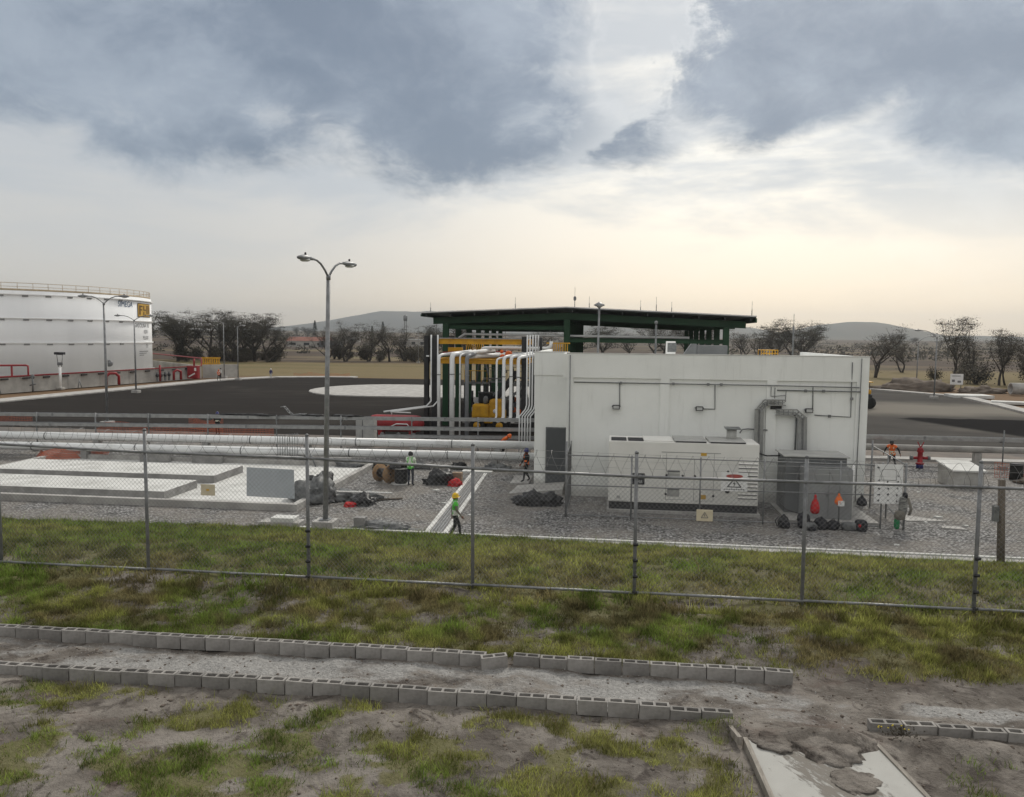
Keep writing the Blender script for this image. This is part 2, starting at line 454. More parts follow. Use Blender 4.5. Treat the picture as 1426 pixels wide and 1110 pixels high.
    ft = SM(t, M(t, 'ADD', turf, M(t, 'MULTIPLY', M(t, 'SUBTRACT', nf, 0.5), 0.9)), 0.35, 0.75)
    tcol = MIX(t, nm, (0.135, 0.145, 0.052), (0.175, 0.150, 0.080))
    col = MIX(t, M(t, 'MULTIPLY', ft, 0.85), col, tcol)
    t.links.new(col, b.inputs['Base Color'])
    bp = nd(t, 'ShaderNodeBump')
    bp.inputs['Strength'].default_value = 0.9
    bp.inputs['Distance'].default_value = 0.07
    t.links.new(M(t, 'ADD', M(t, 'ADD', nm, NOISE(t, pos, 14.0, 5, 0.7)), M(t, 'MULTIPLY', NOISE(t, pos, 3.0, 6, 0.7), 1.2)), bp.inputs['Height'])
    t.links.new(bp.outputs[0], b.inputs['Normal'])
    MATS['bank_soil'] = m
    # blades
    m = bpy.data.materials.new('blade')
    m.use_nodes = True
    t = m.node_tree
    b = t.nodes['Principled BSDF']
    b.inputs['Roughness'].default_value = 0.8
    b.inputs['Specular IOR Level'].default_value = 0.15
    at = nd(t, 'ShaderNodeAttribute', attribute_name='tint')
    t.links.new(at.outputs['Color'], b.inputs['Base Color'])
    tr_ = nd(t, 'ShaderNodeBsdfTranslucent')
    t.links.new(at.outputs['Color'], tr_.inputs['Color'])
    mx = nd(t, 'ShaderNodeMixShader')
    mx.inputs[0].default_value = 0.42
    t.links.new(b.outputs[0], mx.inputs[1])
    t.links.new(tr_.outputs[0], mx.inputs[2])
    t.links.new(mx.outputs[0], t.nodes['Material Output'].inputs['Surface'])
    MATS['blade'] = m
    # half-buried slab: mortar-white with trodden dirt
    m = bpy.data.materials.new('dirty_slab')
    m.use_nodes = True
    t = m.node_tree
    b = t.nodes['Principled BSDF']
    b.inputs['Roughness'].default_value = 0.95
    g = nd(t, 'ShaderNodeNewGeometry')
    pos = g.outputs['Position']
    s = nd(t, 'ShaderNodeSeparateXYZ')
    t.links.new(pos, s.inputs[0])
    v = XYZ(t, M(t, 'ADD', M(t, 'MULTIPLY', s.outputs[0], 2.2), M(t, 'MULTIPLY', s.outputs[1], 1.2)), s.outputs[1], 0.0)
    trail = SM(t, M(t, 'ABSOLUTE', M(t, 'SUBTRACT', M(t, 'ADD', s.outputs[0], M(t, 'MULTIPLY', M(t, 'SUBTRACT', s.outputs[1], 9.0), 0.35)), 2.62)), 0.62, 0.18)
    d = SM(t, M(t, 'ADD', NOISE(t, v, 5.0, 7, 0.7), M(t, 'MULTIPLY', M(t, 'SUBTRACT', trail, 1.0), 0.26)), 0.36, 0.50)
    col = MIX(t, NOISE(t, pos, 3.0, 5), (0.32, 0.315, 0.295), (0.42, 0.415, 0.39))
    col = MIX(t, d, col, (0.17, 0.155, 0.135))
    t.links.new(col, b.inputs['Base Color'])
    bp = nd(t, 'ShaderNodeBump')
    bp.inputs['Strength'].default_value = 0.5
    bp.inputs['Distance'].default_value = 0.02
    t.links.new(d, bp.inputs['Height'])
    t.links.new(bp.outputs[0], b.inputs['Normal'])
    MATS['dirty_slab'] = m


ground_mats()

# ------------------------------------------------------------------ helpers


def tag(o, label=None, cat=None, group=None, kind=None):
    if label:
        o['label'] = label
    if cat:
        o['category'] = cat
    if group:
        o['group'] = group
    if kind:
        o['kind'] = kind
    return o


def thing(name, label, cat, loc=(0, 0, 0), rz=0.0, group=None):
    o = bpy.data.objects.new(name, None)
    COL.objects.link(o)
    o.empty_display_size = 0.2
    o.location = loc
    o.rotation_euler = (0, 0, rz)
    return tag(o, label, cat, group)


class MB:
    """collects shapes; build() links them as one mesh object"""

    def __init__(self):
        self.v, self.f, self.m, self.s = [], [], [], []

    def add(self, vs, fs, mi=0, smooth=False):
        o = len(self.v)
        self.v += [tuple(p) for p in vs]
        self.f += [tuple(i + o for i in q) for q in fs]
        self.m += [mi] * len(fs)
        self.s += [smooth] * len(fs)
        return self

    def box(self, x0, x1, y0, y1, z0, z1, mi=0):
        v = [(x0, y0, z0), (x1, y0, z0), (x1, y1, z0), (x0, y1, z0), (x0, y0, z1), (x1, y0, z1), (x1, y1, z1), (x0, y1, z1)]
        return self.add(v, [(0, 3, 2, 1), (4, 5, 6, 7), (0, 1, 5, 4), (1, 2, 6, 5), (2, 3, 7, 6), (3, 0, 4, 7)], mi)

    def bev(self, x0, x1, y0, y1, z0, z1, b=0.03, mi=0):
        bm = bmesh.new()
        bmesh.ops.create_cube(bm, size=1.0)
        for v in bm.verts:
            v.co = Vector(((x0 + x1) / 2 + v.co.x * (x1 - x0), (y0 + y1) / 2 + v.co.y * (y1 - y0), (z0 + z1) / 2 + v.co.z * (z1 - z0)))
        bmesh.ops.bevel(bm, geom=list(bm.edges), offset=b, segments=2, affect='EDGES', profile=0.6)
        bm.verts.index_update()
        self.add([v.co[:] for v in bm.verts], [[v.index for v in f.verts] for f in bm.faces], mi)
        bm.free()
        return self

    def bar(self, a, b, w, h, mi=0):
        """square bar from a to b; w across, h up"""
        a, b = Vector(a), Vector(b)
        d = (b - a).normalized()
        up = Vector((0, 0, 1)) if abs(d.z) < 0.95 else Vector((0, 1, 0))
        s = d.cross(up).normalized() * (w / 2)
        u = s.cross(d).normalized() * (h / 2)
        v = [a - s - u, a + s - u, a + s + u, a - s + u, b - s - u, b + s - u, b + s + u, b - s + u]
        return self.add(v, [(0, 1, 2, 3), (7, 6, 5, 4), (0, 4, 5, 1), (1, 5, 6, 2), (2, 6, 7, 3), (3, 7, 4, 0)], mi)

    def tube(self, pts, r, n=8, mi=0, cap=True):
        pts = [Vector(p) for p in pts]
        rs = r if isinstance(r, (list, tuple)) else [r] * len(pts)
        vs, fs = [], []
        d0 = (pts[1] - pts[0]).normalized()
        ref = Vector((0, 0, 1)) if abs(d0.z) < 0.9 else Vector((1, 0, 0))
        nrm = d0.cross(ref).normalized()
        for i, p in enumerate(pts):
            if i == 0:
                d = d0
            elif i == len(pts) - 1:
                d = (pts[i] - pts[i - 1]).normalized()
            else:
                d = ((pts[i] - pts[i - 1]).normalized() + (pts[i + 1] - pts[i]).normalized())
                d = d.normalized() if d.length > 1e-6 else (pts[i] - pts[i - 1]).normalized()
            nrm = (nrm - d * nrm.dot(d))
            nrm = nrm.normalized() if nrm.length > 1e-6 else d.orthogonal().normalized()
            bn = d.cross(nrm)
            for k in range(n):
                a = 2 * math.pi * k / n
                vs.append(p + (nrm * math.cos(a) + bn * math.sin(a)) * rs[i])
        for i in range(len(pts) - 1):
            for k in range(n):
                k2 = (k + 1) % n
                fs.append((i * n + k, i * n + k2, (i + 1) * n + k2, (i + 1) * n + k))
        if cap:
            fs.append(tuple(range(n - 1, -1, -1)))
            fs.append(tuple((len(pts) - 1) * n + k for k in range(n)))
        return self.add(vs, fs, mi, n > 5)

    def lathe(self, prof, c=(0, 0, 0), n=20, mi=0, axis='Z', smooth=True):
        vs, fs = [], []
        for (r, h) in prof:
            for k in range(n):
                a = 2 * math.pi * k / n
                x, y = r * math.cos(a), r * math.sin(a)
                if axis == 'Z':
                    q = (x, y, h)
                elif axis == 'X':
                    q = (h, x, y)
                else:
                    q = (x, h, y)
                vs.append((c[0] + q[0], c[1] + q[1], c[2] + q[2]))
        for i in range(len(prof) - 1):
            for k in range(n):
                k2 = (k + 1) % n
                fs.append((i * n + k, i * n + k2, (i + 1) * n + k2, (i + 1) * n + k))
        fs.append(tuple(range(n - 1, -1, -1)))
        fs.append(tuple((len(prof) - 1) * n + k for k in range(n)))
        return self.add(vs, fs, mi, smooth)

    def sell(self, c, r, e=0.5, n=14, mi=0):
        vs, fs = [], []

        def pw(x):
            return math.copysign(abs(x) ** e, x)
        m = n // 2
        for i in range(m + 1):
            th = -math.pi / 2 + math.pi * i / m
            for k in range(n):
                ph = 2 * math.pi * k / n
                vs.append((c[0] + r[0] * pw(math.cos(th)) * pw(math.cos(ph)), c[1] + r[1] * pw(math.cos(th)) * pw(math.sin(ph)), c[2] + r[2] * pw(math.sin(th))))
        for i in range(m):
            for k in range(n):
                k2 = (k + 1) % n
                fs.append((i * n + k, i * n + k2, (i + 1) * n + k2, (i + 1) * n + k))
        return self.add(vs, fs, mi, True)

    def prism(self, poly, z0, z1, mi=0):
        n = len(poly)
        vs = [(x, y, z0) for x, y in poly] + [(x, y, z1) for x, y in poly]
        fs = [tuple(range(n - 1, -1, -1)), tuple(range(n, 2 * n))]
        fs += [(i, (i + 1) % n, n + (i + 1) % n, n + i) for i in range(n)]
        return self.add(vs, fs, mi)

    def prismy(self, poly, y0, y1, mi=0):
        """poly in x,z extruded along y"""
        n = len(poly)
        vs = [(x, y0, z) for x, z in poly] + [(x, y1, z) for x, z in poly]
        fs = [tuple(range(n)), tuple(range(2 * n - 1, n - 1, -1))]
        fs += [((i + 1) % n, i, n + i, n + (i + 1) % n) for i in range(n)]
        return self.add(vs, fs, mi)

    def prismx(self, poly, x0, x1, mi=0):
        n = len(poly)
        vs = [(x0, y, z) for y, z in poly] + [(x1, y, z) for y, z in poly]
        fs = [tuple(range(n - 1, -1, -1)), tuple(range(n, 2 * n))]
        fs += [(i, (i + 1) % n, n + (i + 1) % n, n + i) for i in range(n)]
        return self.add(vs, fs, mi)

    def build(self, name, mat, parent=None, local=False, kind=None):
        me = bpy.data.meshes.new(name)
        v = self.v
        if parent is not None and not local:
            base = Vector(parent.location)
            q = parent.parent
            while q is not None:
                base += Vector(q.location)
                q = q.parent
            v = [(p[0] - base.x, p[1] - base.y, p[2] - base.z) for p in v]
        me.from_pydata(v, [], self.f)
        mats = mat if isinstance(mat, (list, tuple)) else [mat]
        for mm in mats:
            me.materials.append(MATS[mm])
        if len(mats) > 1:
            me.polygons.foreach_set('material_index', self.m)
        me.polygons.foreach_set('use_smooth', self.s)
        me.update()
        o = bpy.data.objects.new(name, me)
        COL.objects.link(o)
        if parent is not None:
            o.parent = parent
        if kind:
            o['kind'] = kind
        return o


def struct(mb, name, mat, label=None):
    return tag(mb.build(name, mat), label, kind='structure')


def kids(o):
    return [c for c in bpy.data.objects if c.parent == o]


def copy_tree(o, parent=None, ch=None):
    c = o.copy()
    COL.objects.link(c)
    if parent is not None:
        c.parent = parent
    for k in (ch if ch is not None else kids(o)):
        copy_tree(k, c)
    return c


def vnoise(x, y, seed=0):
    """smooth value noise, vectorised"""
    r = np.random.default_rng(seed).random((256, 256))
    xi, yi = np.floor(x).astype(int), np.floor(y).astype(int)
    fx, fy = x - xi, y - yi
    fx, fy = fx * fx * (3 - 2 * fx), fy * fy * (3 - 2 * fy)
    a = r[xi % 256, yi % 256]
    b = r[(xi + 1) % 256, yi % 256]
    c = r[xi % 256, (yi + 1) % 256]
    d = r[(xi + 1) % 256, (yi + 1) % 256]
    return (a * (1 - fx) + b * fx) * (1 - fy) + (c * (1 - fx) + d * fx) * fy


def fbm(x, y, seed=0, octv=4, gain=0.5):
    t, a, s = 0, 1.0, 0
    for i in range(octv):
        t = t + a * vnoise(x * 2 ** i + 17.3 * i, y * 2 ** i + 9.1 * i, seed + i)
        s += a
        a *= gain
    return t / s


def sst(x, a, b):
    t = np.clip((x - a) / (b - a), 0, 1)
    return t * t * (3 - 2 * t)


def heap(name, mat, label, cat, c, r, seed=0, amp=0.45, parent=None, freq=3.0, group=None):
    bm = bmesh.new()
    bmesh.ops.create_icosphere(bm, subdivisions=4, radius=1.0)
    for v in bm.verts:
        d = v.co.normalized()
        k = 1 + amp * (mnoise.noise(d * freq * 0.6 + Vector((seed, 0, 0))) + 0.6 * mnoise.noise(d * freq * 1.7 + Vector((0, seed, 0))) + 0.35 * (1 - 2 * abs(mnoise.noise(d * freq * 3.2 + Vector((0, 0, seed))))))
        v.co = Vector((d.x * r[0] * k, d.y * r[1] * k, max(d.z * r[2] * k, -0.04)))
    me = bpy.data.meshes.new(name)
    bm.to_mesh(me)
    bm.free()
    me.materials.append(MATS[mat])
    for p in me.polygons:
        p.use_smooth = True
    o = bpy.data.objects.new(name, me)
    COL.objects.link(o)
    o.location = c
    if parent is not None:
        o.parent = parent
        o.location = Vector(c) - Vector(parent.location)
        return o
    return tag(o, label, cat, group)


def text_shape(s, size):
    cu = bpy.data.curves.new('t', 'FONT')
    cu.body = s
    cu.size = size
    cu.align_x = 'CENTER'
    cu.align_y = 'CENTER'
    cu.resolution_u = 2
    o = bpy.data.objects.new('t', cu)
    me = o.to_mesh()
    vs = [tuple(v.co) for v in me.vertices]
    fs = [tuple(p.vertices) for p in me.polygons]
    o.to_mesh_clear()
    bpy.data.objects.remove(o)
    bpy.data.curves.remove(cu)
    return vs, fs


def text_on_front(s, size, x, y, z, mb, sx=1.0):
    vs, fs = text_shape(s, size)
    mb.add([(x + v[0] * sx, y, z + v[1]) for v in vs], fs)
    return mb

# ================================================================== SETTING
PY = [-30, 8, 10, 11.7, 13, 14.5, 16.5, 19.0]
PZ = [2.60, 2.66, 2.64, 2.64, 2.76, 2.88, 2.86, 2.50]


def gz(x, y, bumps=True):
    x, y = np.asarray(x, float), np.asarray(y, float)
    crest = np.interp(x, [-25, -18, -9, -4, 1, 5, 11, 20], [1.85, 1.92, 2.04, 2.01, 1.94, 1.84, 1.80, 1.75])
    z = np.interp(y, PY + [21.5, 24.5, 28.7, 60], PZ + [0.0, 0.0, -0.06, -0.06])
    t = np.clip((y - 19.0) / 2.5, 0, 1)
    zc = 2.50 + (crest - 2.50) * t
    t2 = np.clip((y - 21.5) / 3.0, 0, 1)
    z24 = crest + (1.02 - crest) * t2
    t3 = np.clip((y - 24.5) / 4.2, 0, 1)
    z28 = 1.02 + (-0.06 - 1.02) * t3
    z = np.where(y < 19, z, np.where(y < 21.5, zc, np.where(y < 24.5, z24, z28)))
    if bumps:
        k = 1 - sst(y, 27.0, 28.5)
        z = z + ((fbm(x * 0.9, y * 0.9, 3, 3) - 0.5) * 0.10 + (fbm(x * 5, y * 5, 8, 3) - 0.5) * 0.045 + (fbm(x * 2.0 + y * 0.8, y * 3.2, 13, 4, 0.6) - 0.5) * 0.11 * (1 - sst(y, 13.5, 15.5))) * k
        # low heaped earth around the half-buried slab
        z = z + 0.16 * np.exp(-(((x - 1.55) / 0.30) ** 2 + ((y - 10.0) / 0.14) ** 2))
        z = z + 0.14 * np.exp(-(((x - 2.35) / 0.35) ** 2 + ((y - 9.85) / 0.22) ** 2))
        z = z + 0.20 * np.exp(-(((x - 2.95) / 0.42) ** 2 + ((y - 9.82) / 0.24) ** 2))
        z = z + 0.17 * np.exp(-(((x - 4.4) / 0.75) ** 2 + ((y - 9.95) / 0.20) ** 2))
    return z


def turf_mask(x, y):
    n = fbm(x * 0.55, y * 0.8, 21, 4)
    nn = fbm(x * 2.2, y * 2.6, 31, 3)
    far = sst(y, 14.2, 15.6)
    n5_ = fbm(x * 1.6, y * 3.0, 95, 5, 0.62)
    mid = 0.36 + sst(n * 0.30 + n5_ * 0.70, 0.36, 0.56) * 0.56
    bare = 0.75 * np.exp(-(((x - 2.4) / 0.9) ** 2 + ((y - 12.6) / 0.6) ** 2)) + 0.35 * np.exp(-(((x + 5.2) / 1.6) ** 2 + ((y - 12.7) / 0.6) ** 2))
    mid = np.clip(mid - bare, 0, 1)
    n3_ = fbm(x * 1.5, y * 1.9, 91, 5, 0.66)
    low = np.clip(sst(n3_ * 0.65 + nn * 0.35, 0.425, 0.60), 0, 1)
    low = low * (1 - sst(x, 1.2, 1.8)) + low * sst(x, 3.8, 4.6) * 0.7
    m = np.where(y > 11.85, mid, low)
    m = m * (1 - far) + far * np.clip(0.78 + (n - 0.5) * 0.9, 0, 1)
    path = sst(y, 9.95, 10.25) * (1 - sst(y, 11.65, 11.95))
    right = sst(x, 2.6, 3.4)
    wide = right * sst(y, 9.5, 9.8) * (1 - sst(y + (n - 0.5) * 1.2, 11.7, 12.3))
    return m * (1 - path) * (1 - wide)


def grit_mask(x, y):
    p = sst(y, 10.2, 10.45) * (1 - sst(y, 11.35, 11.62))
    n = fbm(x * 0.7, y * 1.3, 41, 3)
    left = 1 - sst(x, 2.4, 4.0)
    spot = np.exp(-(((x - 4.9) / 0.9) ** 2 + ((y - 10.95) / 0.22) ** 2)) * 0.9
    return np.clip(p * (0.45 + 0.9 * (n - 0.3)) * (0.25 + 0.75 * left) + spot, 0, 1)


def grid_mesh(name, xs, ys, zf, mat, smooth=True):
    X, Y = np.meshgrid(xs, ys)
    Z = zf(X, Y)
    nx, ny = len(xs), len(ys)
    co = np.stack([X.ravel(), Y.ravel(), Z.ravel()], 1)
    i = np.arange(ny - 1)[:, None] * nx + np.arange(nx - 1)[None, :]
    q = np.stack([i, i + 1, i + nx + 1, i + nx], -1).reshape(-1, 4)
    me = bpy.data.meshes.new(name)
    me.vertices.add(len(co))
    me.vertices.foreach_set('co', co.ravel().astype(np.float32))
    me.loops.add(q.size)
    me.loops.foreach_set('vertex_index', q.ravel().astype(np.int32))
    me.polygons.add(len(q))
    me.polygons.foreach_set('loop_start', np.arange(0, q.size, 4, dtype=np.int32))
    me.polygons.foreach_set('use_smooth', np.full(len(q), smooth))
    me.update(calc_edges=True)
    me.materials.append(MATS[mat])
    o = bpy.data.objects.new(name, me)
    COL.objects.link(o)
    return o, X, Y


bx_ = np.concatenate([np.arange(-60, -22, 1.0), np.arange(-22, 17, 0.09), np.arange(17, 50, 1.0)])
by_ = np.concatenate([np.arange(-25, 4, 1.0), np.arange(4, 29.0, 0.09), [29.25]])
bank, X, Y = grid_mesh('grass_bank', bx_, by_, gz, 'bank_soil')
tag(bank, 'uneven earth bank with thin turf falling to the gravel yard', kind='structure')
ca = bank.data.color_attributes.new('cover', 'FLOAT_COLOR', 'POINT')
cc = np.zeros((X.size, 4), np.float32)
cc[:, 0] = turf_mask(X, Y).ravel()
cc[:, 1] = grit_mask(X, Y).ravel()
cc[:, 3] = 1
ca.data.foreach_set('color', cc.ravel())


# far farmland sheet reaching the horizon, rising gently
def farz(x, y):
    d = np.sqrt(x * x + y * y)
    rise = sst(d, 320, 2300)
    left = 1 - sst(x / np.maximum(y, 1), -0.25, 0.15)
    z = -0.16 + rise * (6.5 + 8.0 * left) * sst(y, 200, 800)
    z = z + (fbm(x / 260 + 50, y / 260 + 50, 5, 3) - 0.5) * 5.0 * sst(d, 350, 900)
    return z


gx = np.concatenate([-np.geomspace(5200, 60, 60), np.linspace(-55, 55, 12), np.geomspace(60, 5200, 60)])
gy = np.concatenate([-np.geomspace(5200, 60, 16), np.linspace(-55, 140, 22), np.geomspace(150, 5200, 90)])
gro, _, _ = grid_mesh('ground', gx, gy, farz, 'farmland')
tag(gro, 'dry farmland plain in tan and brown bands reaching the horizon', kind='structure')

# yard, earth strip, asphalt
mb = MB()
mb.add([(-80, 28.6, 0), (60, 28.6, 0), (60, 51.6, 0), (-80, 51.6, 0)], [(0, 1, 2, 3)])
struct(mb, 'gravel_yard', 'gravel', 'grey crushed stone yard inside the fence')
mb = MB()
mb.add([(-80, 51.6, 0), (60, 51.6, 0), (60, 57.5, 0), (-80, 57.5, 0)], [(0, 1, 2, 3)])
struct(mb, 'earth_strip', 'earth', 'strip of bare earth behind the pipes')
mb = MB()
mb.add([(p[0], p[1], 0.0) for p in [(-80, 57.5), (60, 57.5), (52, 76), (43.3, 88.6), (45, 99.5), (46.7, 113.5), (40, 126.4), (22, 133), (-14, 135), (-50, 135), (-57, 131), (-61.5, 121), (-62.3, 112), (-64.6, 76.8)]], [tuple(range(14))])
struct(mb, 'asphalt_road', 'asphalt', 'wide dark asphalt apron beyond the pipes')


def ribbon(name, pts, w, h, mat, label):
    mb = MB()
    for a, b in zip(pts[:-1], pts[1:]):
        mb.bar((a[0], a[1], h / 2 - 0.05), (b[0], b[1], h / 2 - 0.05), w, h + 0.1)
    return struct(mb, name, mat, label)


ribbon('kerb', [(-12, 29.44), (-8, 29.42), (6, 29.28), (13, 29.2), (40, 29.0)], 0.13, 0.09, 'concrete_light', 'pale concrete kerb edging the gravel beside the grass bank')
ribbon('gutter', [(-8, 28.98), (6, 28.92), (13, 28.86), (40, 28.7)], 0.55, 0.035, 'concrete', 'grey concrete gutter strip between kerb and turf')
ribbon('pavement', [(-66.6, 60), (-66.2, 77), (-64.2, 112), (-63.2, 122), (-58.5, 132.5), (-50, 136.5), (-45, 136.8)], 3.2, 0.13, 'concrete', 'pale pavement along the dike wall')
ribbon('road_kerb', [(54.0, 76.3), (44.6, 88.6), (46.2, 99.5), (47.9, 113.8), (40.6, 127.6), (22, 134.2), (10, 135.2)], 1.6, 0.14, 'concrete', 'pale kerb and pavement on the far side of the apron')
ribbon('verge_kerb', [(12.4, 52.9), (60, 52.9)], 1.1, 0.14, 'concrete', 'pale concrete walk beside the gravel')
isl = []
for k in range(13):
    a = math.pi / 2 + math.pi * k / 12
    isl.append((-31.0 + 9.6 * math.cos(a), 105.8 + 11.6 * math.sin(a)))
isl = isl + [(-6, 94.2), (-2, 105), (-6, 117.4)]
mb = MB()
mb.prism(isl, -0.05, 0.14)
isl_o = struct(mb, 'traffic_island', 'concrete', 'pale raised concrete island in the asphalt')
# hills


def hill(name, prof, D, mat, label, depth=700, seed=0):
    """prof: ridge heights against world x at distance D"""
    xs = np.linspace(prof[0][0], prof[-1][0], 90)
    ridge = np.interp(xs, [p[0] for p in prof], [p[1] for p in prof])
    ridge = ridge * (1 + 0.10 * (fbm(xs / (D * 0.03) + 9, xs * 0 + seed, seed, 4) - 0.5))
    tt = np.linspace(-1, 1, 25)

    def zf(X, Y):
        t = (Y - D) / depth
        h = np.interp(X, xs, ridge)
        prof_t = np.cos(np.clip(t, -1, 1) * math.pi / 2) ** 1.3
        rough = 1 + 0.28 * (fbm(X / (depth * 0.3) + 30, Y / (depth * 0.3) + 30, seed + 5, 4) - 0.5) * np.minimum(1, np.abs(t) * 3)
        return h * prof_t * rough - 0.3
    o, _, _ = grid_mesh(name, xs, D + tt * depth, zf, mat)
    return tag(o, label, kind='structure')


k3 = 3000 / 4000.0
hill('hills', [(420, 0), (560, 14), (640, 34), (740, 58), (850, 72), (930, 70), (1010, 54), (1100, 26), (1180, 22), (1290, 26), (1380, 24), (1500, 16), (1620, 24), (1750, 30), (1950, 12), (2150, 0)], 3000, 'hill', 'rounded blue-grey hill on the skyline beyond the white building', 600, 2)
hill('hills', [(-420, 0), (-200, 50), (0, 84), (180, 80), (330, 58), (460, 60), (600, 60), (720, 40), (900, 18), (1100, 0)], 3700, 'hill', 'low far hills seen beneath the green canopy', 600, 4)
hill('hills', [(-2300, 0), (-2000, 40), (-1720, 70), (-1500, 110), (-1310, 146), (-1190, 142), (-1020, 150), (-860, 128), (-640, 100), (-420, 50), (-200, 0)], 4500, 'hill', 'broad pale mountain fading into haze left of the canopy', 650, 6)

# ------------------------------------------------------------------ turf blades


def blades(name, n, x0, x1, y0, y1, hmin, hmax, wid, label, seed, boost=1.0):
    r = np.random.default_rng(seed)
    x = r.uniform(x0, x1, n)
    y = r.uniform(y0, y1, n)
    # only where the sight cone plus a margin of a few metres can reach
    keep = (x > -0.80 * y - 3.0) & (x < 0.52 * y + 3.0)
    x, y = x[keep], y[keep]
    m = turf_mask(x, y) * boost
    clump = fbm(x * 3.5, y * 3.5, 51, 3)
    keep = r.random(len(x)) < np.clip(m * (0.22 + 1.8 * (clump - 0.25)), 0, 1)
    x, y, m, clump = x[keep], y[keep], m[keep], clump[keep]
    n = len(x)
    z = gz(x, y) - 0.005
    h = r.uniform(hmin, hmax, n) * (0.15 + 1.65 * clump) * np.where(r.random(n) < 0.04, 2.0, 1.0)
    a = r.uniform(0, 2 * math.pi, n)
    lean = r.uniform(0.1, 0.9, n) * h
    la = r.uniform(0, 2 * math.pi, n)
    w = wid * r.uniform(0.6, 1.4, n)
    p0 = np.stack([x - np.cos(a) * w / 2, y - np.sin(a) * w / 2, z], 1)
    p1 = np.stack([x + np.cos(a) * w / 2, y + np.sin(a) * w / 2, z], 1)
    p2 = np.stack([x + np.cos(la) * lean, y + np.sin(la) * lean, z + h], 1)
    co = np.stack([p0, p1, p2], 1).reshape(-1, 3)
    me = bpy.data.meshes.new(name)
    me.vertices.add(3 * n)
    me.vertices.foreach_set('co', co.ravel().astype(np.float32))
    me.loops.add(3 * n)
    me.loops.foreach_set('vertex_index', np.arange(3 * n, dtype=np.int32))
    me.polygons.add(n)
    me.polygons.foreach_set('loop_start', np.arange(0, 3 * n, 3, dtype=np.int32))
    me.update(calc_edges=True)
    hue = fbm(x * 0.45, y * 0.6, 61, 4)
    hue2 = fbm(x * 1.8, y * 1.8, 71, 3)
    far = sst(y, 14.3, 17.0)
    g1 = np.array([0.165, 0.232, 0.048])
    g2 = np.array([0.270, 0.280, 0.082])
    br = np.array([0.195, 0.150, 0.092])
    dk = np.array([0.070, 0.105, 0.020])
    t1 = sst(hue, 0.38, 0.62)[:, None]
    c = g1 * (1 - t1) + g2 * t1
    midz = (sst(y, 11.8, 12.4) * (1 - far))
    tb = np.clip(sst(hue2, 0.44, 0.62) * (0.10 + 0.62 * midz + 0.16 * far), 0, 1)[:, None]
    c = c * (1 - tb) + br * tb
    edge = (sst(y, 18.6, 20.4) * sst(fbm(x * 0.8, y * 1.4, 81, 3), 0.42, 0.62) * 0.75)[:, None]
    c = c * (1 - edge) + dk * 1.5 * edge
    c = c * r.uniform(0.45, 1.5, (n, 1)) * (0.58 + 0.88 * sst(fbm(x * 3.2, y * 4.0, 111, 3), 0.30, 0.70))[:, None]
    straw = (r.random(n) < 0.10)[:, None]
    c = np.where(straw, np.array([0.26, 0.21, 0.11]) * r.uniform(0.6, 1.1, (n, 1)), c)
    col = np.ones((n, 3, 4), np.float32)
    col[:, :, :3] = c[:, None, :]
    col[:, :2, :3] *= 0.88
    ca = me.color_attributes.new('tint', 'FLOAT_COLOR', 'POINT')
    ca.data.foreach_set('color', col.ravel())
    me.materials.append(MATS['blade'])
    o = bpy.data.objects.new(name, me)
    COL.objects.link(o)
    return tag(o, label, 'grass', kind='stuff')


blades('grass', 620000, -26, 17, 13.8, 24.0, 0.05, 0.13, 0.020, 'short olive turf covering the bank behind and around the wire fence', 101, 1.15)
blades('grass', 420000, -16, 11, 11.75, 14.0, 0.03, 0.10, 0.011, 'thin browned turf between the fence and the concrete block edging', 102, 1.0)
blades('grass', 420000, -12, 9, 5.0, 10.15, 0.025, 0.095, 0.009, 'scattered green grass patches on the bare soil before the block edging', 103, 1.25)


def pebbles(name, n, mask, x0, x1, y0, y1, rmin, rmax, mat, label, seed):
    r = np.random.default_rng(seed)
    x = r.uniform(x0, x1, n)
    y = r.uniform(y0, y1, n)
    keep = r.random(n) < mask(x, y)
    x, y = x[keep], y[keep]
    n = len(x)
    z = gz(x, y)
    s = rmin + (rmax - rmin) * r.random(n) ** 4
    base = np.array([(1, 0, 0), (0, 1, 0), (-1, 0, 0), (0, -1, 0), (0, 0, 0.7), (0, 0, -0.5)], float)
    fs = np.array([(0, 1, 4), (1, 2, 4), (2, 3, 4), (3, 0, 4), (1, 0, 5), (2, 1, 5), (3, 2, 5), (0, 3, 5)])
    a = r.uniform(0, 6.28, n)
    b = base[None] * r.uniform(0.6, 1.3, (n, 6, 1)) * s[:, None, None]
    c, sn = np.cos(a)[:, None], np.sin(a)[:, None]
    co = np.stack([b[:, :, 0] * c - b[:, :, 1] * sn + x[:, None], b[:, :, 0] * sn + b[:, :, 1] * c + y[:, None], b[:, :, 2] + z[:, None]], -1)
    idx = (fs[None] + (np.arange(n) * 6)[:, None, None]).reshape(-1)
    me = bpy.data.meshes.new(name)
    me.vertices.add(6 * n)
    me.vertices.foreach_set('co', co.reshape(-1).astype(np.float32))
    me.loops.add(len(idx))
    me.loops.foreach_set('vertex_index', idx.astype(np.int32))
    me.polygons.add(len(idx) // 3)
    me.polygons.foreach_set('loop_start', np.arange(0, len(idx), 3, dtype=np.int32))
    me.update(calc_edges=True)
    me.materials.append(MATS[mat])
    o = bpy.data.objects.new(name, me)
    COL.objects.link(o)
    return tag(o, label, 'gravel', kind='stuff')


